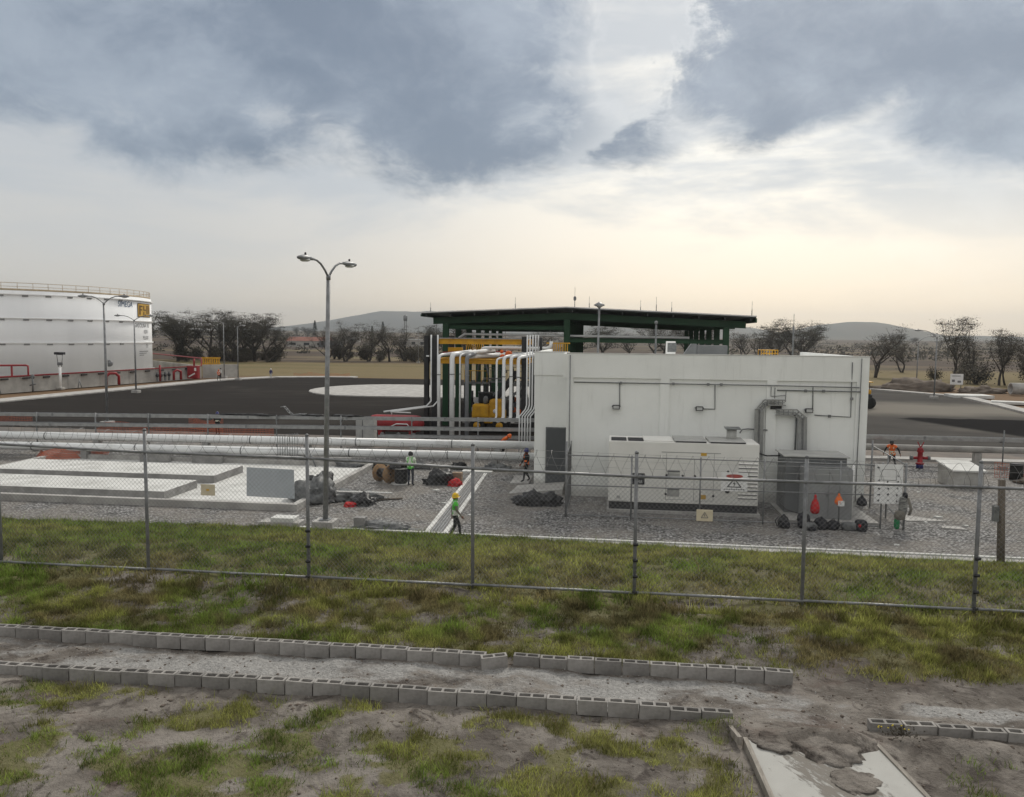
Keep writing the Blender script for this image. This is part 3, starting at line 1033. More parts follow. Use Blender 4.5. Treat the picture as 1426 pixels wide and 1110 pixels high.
pebbles('gravel', 12000, lambda x, y: np.clip(grit_mask(x, y) * 1.2, 0, 1), -12, 7, 10.2, 11.6, 0.004, 0.016, 'concrete', 'loose pale grit lying along the path between the block rows', 201)
pebbles('gravel', 15000, lambda x, y: np.clip(0.7 - turf_mask(x, y), 0, 1), -12, 9, 5.5, 14.0, 0.005, 0.036, 'soil_mound', 'small stones strewn over the bare soil', 202)

# ================================================================== WHITE BUILDING
bld = thing('white_building', 'long white plastered equipment building with flat roof and shallow pilasters', 'building', (5, 44, 0))
mb = MB()
mb.box(-1.96, 11.72, 37.78, 50.0, -0.1, 6.30)
mb.box(-3.75, -1.962, 40.10, 50.0, -0.1, 6.30)
wall = mb.build('wall', 'plaster', bld)
for a, b in ((-2.0, -1.70), (2.40, 2.83), (7.27, 7.72), (11.25, 11.76)):
    MB().box(a, b, 37.70, 37.779, -0.1, 5.72).build('pilaster', 'plaster', bld)
MB().box(-2.0, 11.76, 37.70, 37.90, 5.722, 6.86).box(11.56, 11.76, 37.902, 50.2, 5.722, 6.86).build('parapet', 'plaster', bld)
MB().box(-3.80, -2.002, 40.04, 40.24, 5.70, 6.86).box(-3.80, -3.60, 40.242, 50.2, 5.70, 6.86).box(-2.2, -2.003, 37.92, 40.03, 5.70, 6.859).build('parapet', 'plaster', bld)
MB().box(-3.598, 11.558, 50.0, 50.2, 5.70, 6.5).build('parapet', 'plaster', bld)
MB().box(-2.02, 11.78, 37.68, 37.92, 6.862, 6.90).box(-3.82, -2.022, 40.02, 40.26, 6.862, 6.90).build('coping', 'concrete_light', bld)
d = MB().box(-3.10, -2.16, 40.04, 40.12, 0.06, 2.98).build('door', 'door_grey', bld)
MB().box(-3.06, -3.02, 39.99, 40.04, 1.0, 1.2).build('handle', 'galv', d)
MB().box(-3.16, -3.102, 40.03, 40.13, 0.06, 3.04).box(-2.158, -2.10, 40.03, 40.13, 0.06, 3.04).box(-3.10, -2.16, 40.03, 40.13, 2.982, 3.04).build('frame', 'galv_dark', d)


def conduit(pts, r=0.022, mat='galv_dark', name='conduit'):
    return MB().tube(pts, r, 6).build(name, mat, bld)


FY = 37.66
conduit([(-1.65, FY + 0.09, 5.50), (7.4, FY - 0.01, 5.50), (11.35, FY - 0.01, 5.47)], 0.026)
conduit([(7.5, FY + 0.09, 5.28), (11.40, FY - 0.02, 5.28)], 0.03)
conduit([(0.50, FY + 0.09, 5.49), (0.53, FY + 0.09, 4.42)])
conduit([(4.92, FY + 0.09, 5.47), (4.95, FY + 0.09, 4.34), (4.42, FY + 0.09, 4.34)])
conduit([(9.33, FY + 0.09, 5.45), (9.36, FY + 0.09, 4.42)])
conduit([(11.0, FY - 0.01, 6.62), (11.03, FY + 0.09, 5.40), (11.05, FY + 0.09, 4.10), (9.45, FY + 0.09, 4.16)])
conduit([(11.40, FY - 0.02, 6.8), (11.38, FY - 0.02, 0.2)], 0.02)
conduit([(-1.85, FY - 0.02, 6.8), (-1.84, FY - 0.02, 0.2)], 0.028, 'galv')
for x, z in ((0.56, 5.5), (3.0, 5.5), (4.6, 5.5), (5.2, 5.5), (9.0, 5.28), (9.8, 5.28), (11.05, 4.95), (10.1, 4.13)):
    MB().box(x - 0.05, x + 0.05, FY - 0.03, FY + 0.11, z - 0.06, z + 0.06).build('junction_box', 'galv', bld)
for x, z in ((0.36, 4.36), (4.22, 4.37), (9.16, 4.38)):
    f = thing('flood_light', 'small black flood light fixed to the white wall ' + ('nearest the grey door' if x < 1 else 'above the generator roof hatches' if x < 5 else 'beside the bent cable ducts'), 'flood light', (x, FY, z))
    MB().bev(x - 0.17, x + 0.17, FY - 0.14, FY + 0.02, z - 0.11, z + 0.10, 0.03).build('housing', 'black_paint', f)
    MB().box(x - 0.13, x + 0.13, FY - 0.148, FY - 0.141, z - 0.075, z + 0.06).build('lens', 'lens', f)
    for s_ in (-0.19, 0.19):
        MB().tube([(x + s_, FY - 0.05, z), (x + s_, FY + 0.07, z + 0.05)], 0.015, 5).build('bracket', 'black_paint', f)


def duct(pts, w, h, label):
    """open galvanised cable tray bending over the wall"""
    o = thing('cable_duct', label, 'cable duct', pts[-1])
    mb = MB()
    for a, b in zip(pts[:-1], pts[1:]):
        a, b = Vector(a), Vector(b)
        d = (b - a).normalized()
        s = Vector((d.z, 0, -d.x)) * (w / 2)
        a2, b2 = a - d * (w * 0.2), b + d * (w * 0.2)
        mb.bar(a2 + s, b2 + s, 0.16, 0.05)
        mb.bar(a2 - s, b2 - s, 0.16, 0.05)
        n = max(2, int((b - a).length / 0.17))
        for i in range(n):
            p = a.lerp(b, (i + 0.5) / n) + Vector((0, 0.05, 0))
            MB().bar(p - s, p + s, 0.03, 0.045).build('rung', 'aluminium', o)
    mb.build('side_rail', 'aluminium', o)
    for a, b in zip(pts[:-1], pts[1:]):
        MB().bar((Vector(a) + Vector((0, 0.065, 0))), (Vector(b) + Vector((0, 0.065, 0))), w * 0.8, 0.02).build('back_plate', 'cab_grey', o)
    return o


duct([(8.05, FY - 0.10, 4.72), (7.20, FY - 0.10, 4.72), (6.93, FY - 0.10, 4.36), (6.95, FY - 0.10, 2.0)], 0.24, 0.1, 'bent galvanised cable duct dropping behind the generator exhaust')
duct([(7.72, FY - 0.12, 4.28), (8.55, FY - 0.12, 4.28), (8.86, FY - 0.12, 4.02), (8.90, FY - 0.12, 2.55)], 0.26, 0.1, 'bent galvanised cable duct dropping to the grey transformer cabinet')
MB().box(7.45, 7.95, FY - 0.02, FY + 0.10, 4.40, 4.58).build('wall_entry', 'black_paint', bld)
MB().tube([(8.62, FY, 4.2), (8.62, FY, 2.5)], 0.035, 6).build('conduit', 'galv_dark', bld)
for pp in ([(7.45, FY, 5.45), (7.45, FY, 5.0), (8.1, FY, 5.05)], [(7.62, FY, 5.4), (7.62, FY, 4.9)], [(8.12, FY, 5.25), (8.1, FY, 4.75)]):
    MB().tube(pp, 0.02, 5).build('conduit', 'galv', bld)
MB().tube([(6.1, FY, 3.25), (6.2, FY, 3.42), (6.45, FY, 3.46), (7.35, FY, 3.42)], 0.03, 6).build('conduit', 'galv', bld)

# ramp and landing at the door
mb = MB()
mb.add([(-4.75, 37.75, 0.01), (-2.15, 37.95, 0.26), (-2.15, 39.98, 0.26), (-4.55, 39.98, 0.01), (-4.75, 37.75, -0.05), (-2.15, 37.95, -0.05), (-2.15, 39.98, -0.05), (-4.55, 39.98, -0.05)],
       [(0, 1, 2, 3), (7, 6, 5, 4), (0, 4, 5, 1), (1, 5, 6, 2), (2, 6, 7, 3), (3, 7, 4, 0)])
tag(mb.build('door_ramp', 'concrete'), 'low concrete ramp rising to the dark grey door', 'ramp')
tag(MB().box(-5.0, -4.05, 40.2, 42.5, -0.05, 0.07).build('concrete_slab', 'concrete'), 'small concrete slab beside the recessed white wall left of the ramp', 'slab')

# things on and behind the roof
ac = thing('roof_air_unit', 'pale boxy air unit on the white roof', 'air unit', (3.5, 45.8, 6.30))
MB().bev(3.2, 3.7, 45.6, 46.3, 6.301, 7.45, 0.03).build('casing', 'white_paint', ac)
MB().box(3.25, 3.75, 45.585, 45.60, 6.85, 7.36).build('grille', 'galv_dark', ac)
MB().prismy([(3.9, 6.31), (4.9, 6.31), (4.9, 7.32), (4.6, 7.32)], 45.8, 46.4).build('duct', 'cab_dark', ac)
MB().box(4.92, 6.6, 45.8, 46.6, 6.301, 7.25).build('plenum', 'cab_dark', ac)
rail = thing('roof_handrail', 'short yellow handrail round the roof hatch', 'handrail', (8.9, 46, 6.30))
for x in np.linspace(8.45, 9.35, 7):
    MB().tube([(x, 45.8, 6.30), (x, 45.8, 7.02)], 0.022, 5).build('post', 'yellow_paint', rail)
for z in (7.02, 6.84):
    MB().tube([(8.43, 45.8, z), (9.37, 45.8, z)], 0.024, 5).build('rail', 'yellow_paint', rail)
MB().tube([(8.43, 46.6, 6.30), (8.43, 46.6, 7.02), (9.37, 46.6, 7.02), (9.37, 46.6, 6.30)], 0.024, 5).build('rail', 'yellow_paint', rail)
ant = thing('roof_mast', 'thin dark mast standing on the roof near the yellow handrail', 'mast', (10.2, 46, 6.30))
MB().tube([(10.2, 46, 6.30), (10.2, 46, 8.4)], 0.05, 6).build('pole', 'galv_dark', ant)
MB().tube([(10.2, 46, 8.4), (10.2, 46, 9.05)], 0.014, 5).build('rod', 'galv_dark', ant)
MB().box(10.08, 10.32, 45.88, 46.12, 6.301, 6.66).build('foot', 'galv_dark', ant)

# ================================================================== GENERATOR
gen = thing('generator', 'white standby generator enclosure on a black base beside the white wall', 'generator', (3.26, 35.5, 0))
GF = 34.6
MB().box(0.0, 6.55, 34.45, 36.65, -0.05, 0.12).build('plinth', 'concrete', gen)
MB().box(0.10, 6.44, 34.66, 36.45, 0.121, 0.45).build('base_frame', 'black_paint', gen)
MB().bev(0.06, 6.46, GF, 36.5, 0.451, 3.14, 0.04).build('enclosure', 'gen_white', gen)


def gx_(px):
    return 0.06 + (px - 848) / 208.5 * 6.40


def gzz(px, py):
    return 3.15 - (py - 613 - (px - 848) * 0.036) / 31.9


for a, b in ((851, 872.5), (875, 896.5)):
    MB().box(gx_(a), gx_(b), 34.68, 35.75, 3.145, 3.165).build('roof_grille', 'ink', gen)
for k, (a, b) in enumerate(((940, 984), (988, 1038))):
    h = MB().prismx([(34.63, 3.142), (36.2, 3.142), (36.2, 3.24), (34.63, 3.20)], gx_(a), gx_(b)).build('roof_hatch', 'hatch_grey', gen)
    MB().box(gx_(a) + 0.05, gx_(b) - 0.02, 34.60, 34.63, 3.143, 3.185).build('seal', 'ink', h)
MB().bev(gx_(897), gx_(938), 34.7, 36.3, 3.141, 3.19, 0.02).build('roof_panel', 'gen_white', gen)
ex = MB().lathe([(0.22, 3.14), (0.22, 3.62)], (gx_(1023), 35.7, 0), 16).build('exhaust_stack', 'hatch_grey', gen)
MB().lathe([(0.34, 3.142), (0.32, 3.19)], (gx_(1023), 35.7, 0), 16).build('flange', 'hatch_grey', ex)
MB().prismx([(35.4, 3.66), (36.0, 3.70), (36.0, 3.73), (35.4, 3.69)], gx_(1023) - 0.30, gx_(1023) + 0.36).build('rain_cap', 'galv_dark', ex)
z0 = 2.0
lg = MB().box(gx_(881.5), gx_(899), GF - 0.012, GF - 0.002, gzz(890, 675.5), gzz(890, 659.5)).build('logo_plate', 'ink', gen)
mb = MB()
text_on_front('OLIN', 0.24, gx_(890.3), GF - 0.016, gzz(890, 664), mb, 0.8)
text_on_front('LIMA', 0.20, gx_(890.3), GF - 0.016, gzz(890, 671.5), mb, 0.8)
mb.build('lettering', 'sign_white', lg)


def gline(px0, py0, px1, py1, w=0.016, name='panel_seam'):
    MB().bar((gx_(px0), GF - 0.003, gzz(px0, py0)), (gx_(px1), GF - 0.003, gzz(px1, py1)), 0.008, w).build(name, 'gen_seam', gen)


for (a, b) in (((929, 632), (929, 697)), ((968, 640), (968, 699)), ((995, 633), (995, 699))):
    MB().box(gx_(a[0]) - 0.009, gx_(a[0]) + 0.009, GF - 0.005, GF + 0.01, gzz(b[0], b[1]), gzz(a[0], a[1])).build('panel_seam', 'gen_seam', gen)
gline(922, 630, 1004, 633, 0.03, 'drip_rail')
gline(929, 697, 955, 697)
gline(968, 699, 995, 699)
gline(849, 698, 874, 698.5)
for (px, py, w, h) in ((939.5, 657.5, 17, 3), (939.5, 687, 17, 11)):
    r_ = MB().box(gx_(px - w / 2), gx_(px + w / 2), GF - 0.012, GF - 0.001, gzz(px, py + h / 2), gzz(px, py - h / 2)).build('latch_recess', 'hatch_grey', gen)
    MB().box(gx_(px - w / 2), gx_(px + w / 2), GF - 0.03, GF - 0.0125, gzz(px, py - h / 2) - 0.05, gzz(px, py - h / 2)).build('handle', 'cab_dark', r_)
MB().box(gx_(931), gx_(948), GF - 0.01, GF - 0.001, gzz(940, 665), gzz(940, 660)).build('latch_recess', 'hatch_grey', gen)
for px, py in ((929.5, 662.5), (952, 663.5), (969, 664), (929, 689), (995, 692), (1014.5, 658)):
    MB().lathe([(0.05, GF - 0.03), (0.05, GF)], (gx_(px), 0, gzz(px, py)), 10, axis='Y').build('lock_knob', 'ink', gen)
MB().lathe([(0.10, GF - 0.035), (0.10, GF)], (gx_(1014), 0, gzz(1014, 685)), 14, axis='Y').build('gauge', 'ink', gen)
for px, py, w, h in ((980.5, 634, 8, 4), (980.5, 693.5, 9, 6)):
    MB().box(gx_(px - w / 2), gx_(px + w / 2), GF - 0.01, GF - 0.001, gzz(px, py + h / 2), gzz(px, py - h / 2)).build('sticker', 'yellow_sign', gen)
MB().box(gx_(860), gx_(865), GF - 0.01, GF - 0.001, gzz(862, 695), gzz(862, 691)).build('sticker', 'hatch_grey', gen)
for k in range(10):
    zc = 2.28 - k * 0.165
    x0_, x1_ = gx_(1029), gx_(1055)
    lv = MB().box(x0_, x1_, GF - 0.004, GF + 0.02, zc - 0.055, zc + 0.02).build('louvre', 'ink_grey', gen)
    MB().prismx([(GF - 0.05, zc - 0.005), (GF, zc + 0.045), (GF, zc + 0.022)], x0_, x1_).build('blade', 'gen_white', lv)

# ================================================================== TRANSFORMER CABINET
cab = thing('transformer_cabinet', 'dark grey metal transformer cabinet on a concrete pad beside the generator', 'cabinet', (9.0, 35.3, 0))
MB().box(7.5, 11.2, 33.75, 37.3, -0.05, 0.10).build('plinth', 'concrete', cab)
MB().bev(7.70, 10.25, 35.25, 36.9, 0.101, 2.55, 0.02).build('rear_housing', 'cab_dark', cab)
MB().prismx([(35.15, 2.56), (37.0, 2.58), (37.0, 2.62), (35.15, 2.60)], 7.6, 10.35).build('roof', 'hatch_grey', cab)
fh = MB().bev(8.30, 10.22, 34.2, 35.248, 0.101, 2.22, 0.02).build('front_housing', 'cab_grey', cab)
for k in range(4):
    y_ = 34.28 + k * 0.25
    MB().box(8.34, 10.18, y_, y_ + 0.10, 2.221, 2.26).build('roof_rib', 'galv', fh)
MB().box(9.25, 9.265, 34.19, 34.2, 0.2, 2.1).build('door_seam', 'cab_dark', fh)
MB().box(9.18, 9.22, 34.16, 34.20, 1.05, 1.25).build('handle', 'galv', fh)
MB().tube([(10.45, 35.0, 0.1), (10.45, 35.0, 2.35)], 0.05, 8).build('conduit', 'white_paint', cab)
MB().tube([(7.55, 35.0, 0.9), (7.42, 34.95, 0.6), (7.7, 34.9, 0.3), (8.2, 34.6, 0.2)], 0.02, 6).build('cable', 'black_paint', cab)
mb = MB().tube([(6.45, 35.6, 2.9), (6.7, 36.0, 2.55), (7.1, 36.4, 2.40), (7.65, 36.2, 2.45)], 0.035, 6)
tag(mb.build('power_cable', 'black_paint'), 'sagging black cable between generator and grey transformer cabinet', 'cable')

# ================================================================== INNER FENCE


def wires(mb, a, b, z0, z1, pitch, r, off=0.0):
    """straight diagonal wires of a chain-link panel between plan points a and b"""
    ax, ay = a
    L = math.hypot(b[0] - ax, b[1] - ay)
    ux, uy = (b[0] - ax) / L, (b[1] - ay) / L
    nx, ny = -uy, ux
    H = z1 - z0
    for sgn in (1, -1):
        s = -H
        while s < L:
            s0, s1 = max(0, s), min(L, s + H)
            if s1 - s0 > 0.02:
                zz0, zz1 = s0 - s, s1 - s
                if sgn < 0:
                    zz0, zz1 = H - zz0, H - zz1
                o = off + 0.0022 * sgn
                p = (ax + ux * s0 + nx * o, ay + uy * s0 + ny * o, z0 + zz0)
                q = (ax + ux * s1 + nx * o, ay + uy * s1 + ny * o, z0 + zz1)
                vs = []
                for e in (p, q):
                    vs += [(e[0], e[1], e[2] + r), (e[0] + nx * r, e[1] + ny * r, e[2] - r), (e[0] - nx * r, e[1] - ny * r, e[2] - r)]
                mb.add(vs, [(0, 3, 4, 1), (1, 4, 5, 2), (2, 5, 3, 0)])
            s += pitch
    return mb


fen = thing('inner_fence', 'galvanised chain-link enclosure fence round generator and transformer cabinet', 'fence', (5, 33.2, 0))
ipx = [-1.72, 1.02, 3.85, 6.42, 8.05, 9.42, 11.05, 11.95]
for i, x in enumerate(ipx):
    hh = 3.25 if i == 0 else 2.72
    MB().tube([(x, 33.2, -0.1), (x, 33.2, hh)], 0.045 if i in (0, 7) else 0.035, 8).build('post', 'galv', fen)
for z_ in (2.66, 1.38, 0.10):
    MB().tube([(-1.72, 33.2, z_), (12.3 if z_ > 2.5 else 11.0, 33.2, z_ - (0.06 if z_ > 2 else 0))], 0.026, 6).build('rail', 'galv', fen)
for a, b in zip(ipx[:-1], ipx[1:]):
    wires(MB(), (a, 33.2), (b, 33.2), 0.10, 2.62, 0.10, 0.0020).build('wire_mesh', 'fence_wire', fen, kind='stuff')
for y_ in (35.3, 37.4):
    MB().tube([(11.95, y_, -0.1), (11.95, y_, 2.75 if y_ < 37 else 3.1)], 0.04, 8).build('post', 'galv', fen)
MB().tube([(11.95, 33.2, 2.64), (11.95, 37.4, 2.85)], 0.026, 6).build('rail', 'galv', fen)
MB().tube([(11.95, 33.2, 1.38), (11.95, 37.4, 1.38)], 0.026, 6).build('rail', 'galv', fen)
MB().tube([(11.95, 33.2, 0.12), (11.95, 37.4, 1.1)], 0.026, 6).build('brace', 'galv', fen)
wires(MB(), (11.95, 33.2), (11.95, 37.4), 0.10, 2.62, 0.10, 0.0020).build('wire_mesh', 'fence_wire', fen, kind='stuff')
wires(MB(), (-1.72, 33.2), (-1.72, 37.7), 0.10, 2.62, 0.10, 0.0020).build('wire_mesh', 'fence_wire', fen, kind='stuff')
for z_ in (2.66, 1.38, 0.10):
    MB().tube([(-1.72, 33.2, z_), (-1.72, 37.7, z_)], 0.026, 6).build('rail', 'galv', fen)

# signs on the inner fence
sg = thing('danger_sign', 'white warning sign with red oval and black lightning triangle on inner fence', 'sign', (5.2, 33.12, 1.35))
MB().box(4.68, 5.74, 33.10, 33.125, 1.36, 2.14).build('panel', 'sign_white', sg)
mb = MB()
n_ = 28
mb.add([(5.21 + 0.34 * math.cos(2 * math.pi * k / n_), 33.096, 1.99 + 0.08 * math.sin(2 * math.pi * k / n_)) for k in range(n_)], [tuple(range(n_))])
mb.build('red_oval', 'sign_red', sg)
mb = MB()
for a, b in (((4.93, 1.54), (5.21, 1.88)), ((5.21, 1.88), (5.49, 1.54)), ((5.49, 1.54), (4.93, 1.54))):
    mb.bar((a[0], 33.096, a[1]), (b[0], 33.096, b[1]), 0.006, 0.035)
mb.add([(5.24, 33.093, 1.80), (5.15, 33.093, 1.67), (5.21, 33.093, 1.67), (5.18, 33.093, 1.57), (5.27, 33.093, 1.70), (5.21, 33.093, 1.70)], [(0, 1, 2, 3, 4, 5)])
mb.build('triangle', 'ink', sg)
mb = MB()
for k in range(9):
    mb.box(4.80 + k * 0.095, 4.80 + k * 0.095 + 0.06, 33.094, 33.0995, 1.42, 1.46)
mb.build('small_print', 'ink_grey', sg, kind='stuff')

po = thing('safety_poster', 'tall white poster sheet of black pictograms tied to the fence corner', 'poster', (11.3, 33.12, 1.05))
MB().box(10.72, 11.80, 33.10, 33.12, 1.06, 2.66).build('sheet', 'sign_white', po)
mb = MB()
for a, b in (((10.98, 2.02), (10.98, 2.40)), ((10.98, 2.40), (11.06, 2.46)), ((11.06, 2.46), (11.46, 2.46)), ((11.46, 2.46), (11.54, 2.40)), ((11.54, 2.40), (11.54, 2.02)), ((11.54, 2.02), (10.98, 2.02))):
    mb.bar((a[0], 33.096, a[1]), (b[0], 33.096, b[1]), 0.006, 0.02)
mb.build('outline', 'ink_grey', po)
rr = random.Random(5)
for k, (x, z) in enumerate([(10.9, 2.0), (11.22, 1.97), (11.62, 1.97), (11.62, 2.2), (10.9, 1.66), (11.26, 1.68), (11.62, 1.70), (10.9, 1.42), (11.26, 1.44), (11.6, 1.42), (10.9, 1.18), (11.26, 1.20), (11.6, 1.18), (10.85, 2.52)]):
    mb = MB()
    m_ = 9
    mb.add([(x + 0.055 * rr.uniform(0.3, 1.25) * math.cos(2 * math.pi * i / m_), 33.096, z + 0.05 * rr.uniform(0.3, 1.2) * math.sin(2 * math.pi * i / m_)) for i in range(m_)], [tuple(range(m_))])
    mb.build('pictogram', 'ink' if k % 3 else 'ink_grey', po)

# ================================================================== PERIMETER FENCE
pf = thing('perimeter_fence', 'long chain-link perimeter fence with coiled razor wire crossing the grass bank', 'fence', (0, 14.5, 2.8))
px_ = [-21.9, -18.7, -15.5, -12.3, -9.08, -5.74, -2.50, 0.54, 3.54, 6.46, 9.5, 12.5, 15.6]


def toprail(x):
    return float(np.interp(x, [-22, -12.2, -9, -5.7, -2.5, 0.5, 3.5, 6.4, 16], [5.42, 5.38, 5.30, 5.28, 5.18, 5.12, 5.12, 5.12, 5.10]))


for x in px_:
    g_ = float(gz(x, 14.5)) - 0.25
    p_ = MB().tube([(x, 14.5, g_), (x - 0.01, 14.5, toprail(x) + 0.42)], 0.034, 10).build('post', 'galv', pf)
    MB().lathe([(0.037, 0), (0.034, 0.03), (0.012, 0.05)], (x - 0.01, 14.5, toprail(x) + 0.42), 10).build('cap', 'galv_dark', p_)
    if x in (-5.74, 0.54, 6.46, -15.5, 12.5):
        for zz in (3.2, 3.5, 3.8, 4.1):
            MB().tube([(x - 0.04, 14.46, zz - 0.25), (x + 0.05, 14.46, zz - 0.24)], 0.03, 6).build('tie_clamp', 'black_paint', p_)
for a, b in zip(px_[:-1], px_[1:]):
    MB().tube([(a, 14.46, toprail(a)), (b, 14.46, toprail(b))], 0.026, 8).build('top_rail', 'galv', pf)
    MB().tube([(a, 14.46, 2.955), (b, 14.46, 2.945)], 0.026, 8).build('bottom_rail', 'galv', pf)
    wires(MB(), (a, 14.46), (b, 14.46), 2.96, min(toprail(a), toprail(b)), 0.088, 0.0024).build('wire_mesh', 'fence_wire', pf, kind='stuff')
mb = MB()
pts = []
nl = 130
for k in range(nl * 14):
    t_ = k / 14.0
    x = -21.9 + t_ * 0.285
    a = 2 * math.pi * t_
    pts.append((x + 0.03 * math.sin(a * 2), 14.5 + 0.20 * math.cos(a), toprail(x) + 0.20 + 0.21 * math.sin(a)))
for q in range(0, len(pts) - 1, 400):
    mb.tube(pts[q:q + 401], 0.0034, 3, cap=False)
mb.build('razor_coil', 'fence_wire', pf)
for dz_ in (0.14, 0.27, 0.40):
    mb = MB()
    for a, b in zip(px_[:-1], px_[1:]):
        mb.tube([(a, 14.5, toprail(a) + dz_), ((a + b) / 2, 14.5, (toprail(a) + toprail(b)) / 2 + dz_ - 0.008), (b, 14.5, toprail(b) + dz_)], 0.0026, 3, cap=False)
    mb.build('barbed_wire', 'fence_wire', pf)


def plate(x0, x1, z0, z1, label, tri):
    s_ = thing('warning_plate', label, 'sign', ((x0 + x1) / 2, 14.42, z0))
    MB().bev(x0, x1, 14.415, 14.43, z0, z1, 0.006).build('plate', 'sign_cream', s_)
    if tri:
        cx, cz = (x0 + x1) / 2, (z0 + z1) / 2
        mb = MB()
        for a, b in (((-0.06, -0.04), (0, 0.06)), ((0, 0.06), (0.06, -0.04)), ((0.06, -0.04), (-0.06, -0.04))):
            mb.bar((cx + a[0], 14.41, cz + a[1]), (cx + b[0], 14.41, cz + b[1]), 0.004, 0.010)
        mb.box(cx - 0.006, cx + 0.006, 14.409, 14.412, cz - 0.02, cz + 0.025)
        mb.build('triangle', 'ink_grey', s_)
    else:
        mb = MB().box((x0 + x1) / 2 - 0.03, (x0 + x1) / 2 + 0.03, 14.409, 14.412, (z0 + z1) / 2 - 0.015, (z0 + z1) / 2 + 0.02)
        mb.build('faded_mark', 'yellow_sign', s_)
    return s_


plate(-7.89, -7.60, 4.49, 4.71, 'faded cream plate on the perimeter fence over the concrete slabs', False)
plate(1.62, 1.91, 4.35, 4.56, 'cream plate with warning triangle hung on the perimeter fence before the generator', True)
bs = MB().prismy([(-6.99, 4.49), (-6.01, 4.47), (-6.02, 5.04), (-6.98, 5.06)], 14.50, 14.506).build('banner_sheet', 'sheet_blue')
tag(bs, 'plain blue-grey sheet tied behind the perimeter fence mesh', 'sheet')
# old timber post beyond the fence
wp = thing('timber_post', 'weathered timber post with a small dark box standing on the turf', 'post', (10.3, 21.8, float(gz(10.3, 21.8))))
MB().tube([(10.33, 21.8, 1.4), (10.28, 21.8, 2.6), (10.22, 21.8, 4.05)], [0.10, 0.095, 0.085], 9).build('shaft', 'old_post', wp)
MB().box(10.05, 10.17, 21.72, 21.86, 2.95, 3.35).build('box', 'galv_dark', wp)
MB().tube([(10.0, 21.78, 3.36), (10.36, 21.78, 3.36)], 0.012, 5).build('nail_bar', 'galv_dark', wp)

# ================================================================== BLOCK EDGINGS
BL = MB()
xs_, ys_ = [-0.197, -0.167, -0.016, 0.016, 0.167, 0.197], [-0.07, -0.042, 0.042, 0.07]
for i in range(5):
    for j in range(3):
        a, b, c, e = xs_[i], xs_[i + 1], ys_[j], ys_[j + 1]
        if j == 1 and i in (1, 3):
            zb = 0.06
            BL.add([(a, c, 0.2), (b, c, 0.2), (b, e, 0.2), (a, e, 0.2), (a, c, zb), (b, c, zb), (b, e, zb), (a, e, zb)], [(0, 4, 5, 1), (1, 5, 6, 2), (2, 6, 7, 3), (3, 7, 4, 0), (4, 7, 6, 5)])
        else:
            BL.add([(a, c, 0.2), (b, c, 0.2), (b, e, 0.2), (a, e, 0.2)], [(0, 1, 2, 3)])
x0_, x1_, y0_, y1_ = -0.197, 0.197, -0.07, 0.07
BL.add([(x0_, y0_, 0), (x1_, y0_, 0), (x1_, y1_, 0), (x0_, y1_, 0), (x0_, y0_, 0.2), (x1_, y0_, 0.2), (x1_, y1_, 0.2), (x0_, y1_, 0.2)], [(0, 1, 5, 4), (1, 2, 6, 5), (2, 3, 7, 6), (3, 0, 4, 7)])
blk0 = BL.build('concrete_block', 'block')
blk_me = blk0.data
bpy.data.objects.remove(blk0)
rb = random.Random(3)


def edging(x0, x1, y0, y1, label, sink, skip=None, n=None):
    n = n or int(round((x1 - x0) / 0.406))
    o = thing('block_edging', label, 'block edging', ((x0 + x1) / 2, (y0 + y1) / 2, float(gz((x0 + x1) / 2, y0, False))))
    for i in range(n):
        t_ = (i + 0.5) / n
        x, y = x0 + (x1 - x0) * t_, y0 + (y1 - y0) * t_ + rb.uniform(-0.012, 0.012)
        if skip and abs(x - skip) < 0.21:
            continue
        b = bpy.data.objects.new('concrete_block', blk_me)
        COL.objects.link(b)
        b.parent = o
        z = float(gz(x, y, False)) - sink(x)
        b.location = Vector((x, y, z)) - Vector(o.location)
        b.scale = ((x1 - x0) / n / 0.404 * rb.uniform(0.985, 1.0), rb.uniform(0.97, 1.03), rb.uniform(0.98, 1.03))
        b.rotation_euler = (rb.uniform(-0.03, 0.03), rb.uniform(-0.022, 0.022), rb.uniform(-0.045, 0.045))
    return o


edging(-14.5, 2.74, 11.58, 11.60, 'row of grey hollow concrete blocks along the turf side of the path', lambda x: 0.01 + 0.03 * max(0, (-x - 6) / 8), skip=-1.62)
edging(-12.6, 1.70, 10.30, 10.32, 'row of grey hollow concrete blocks along the soil side of the path', lambda x: 0.03 + 0.06 * max(0, (-x - 5) / 8) + (0.05 if x > 0.9 else 0))
edging(3.42, 7.1, 10.36, 10.26, 'short sunken row of hollow concrete blocks beyond the half-buried slab', lambda x: 0.085)
b = bpy.data.objects.new('concrete_block', blk_me)
COL.objects.link(b)
b.location = (-1.64, 11.50, float(gz(-1.64, 11.5, False)) - 0.01)
b.rotation_euler = (0.02, -0.05, 0.30)
b.scale = (1.0, 1, 1.05)
tag(b, 'hollow concrete block knocked askew out of line with the edging', 'concrete block')

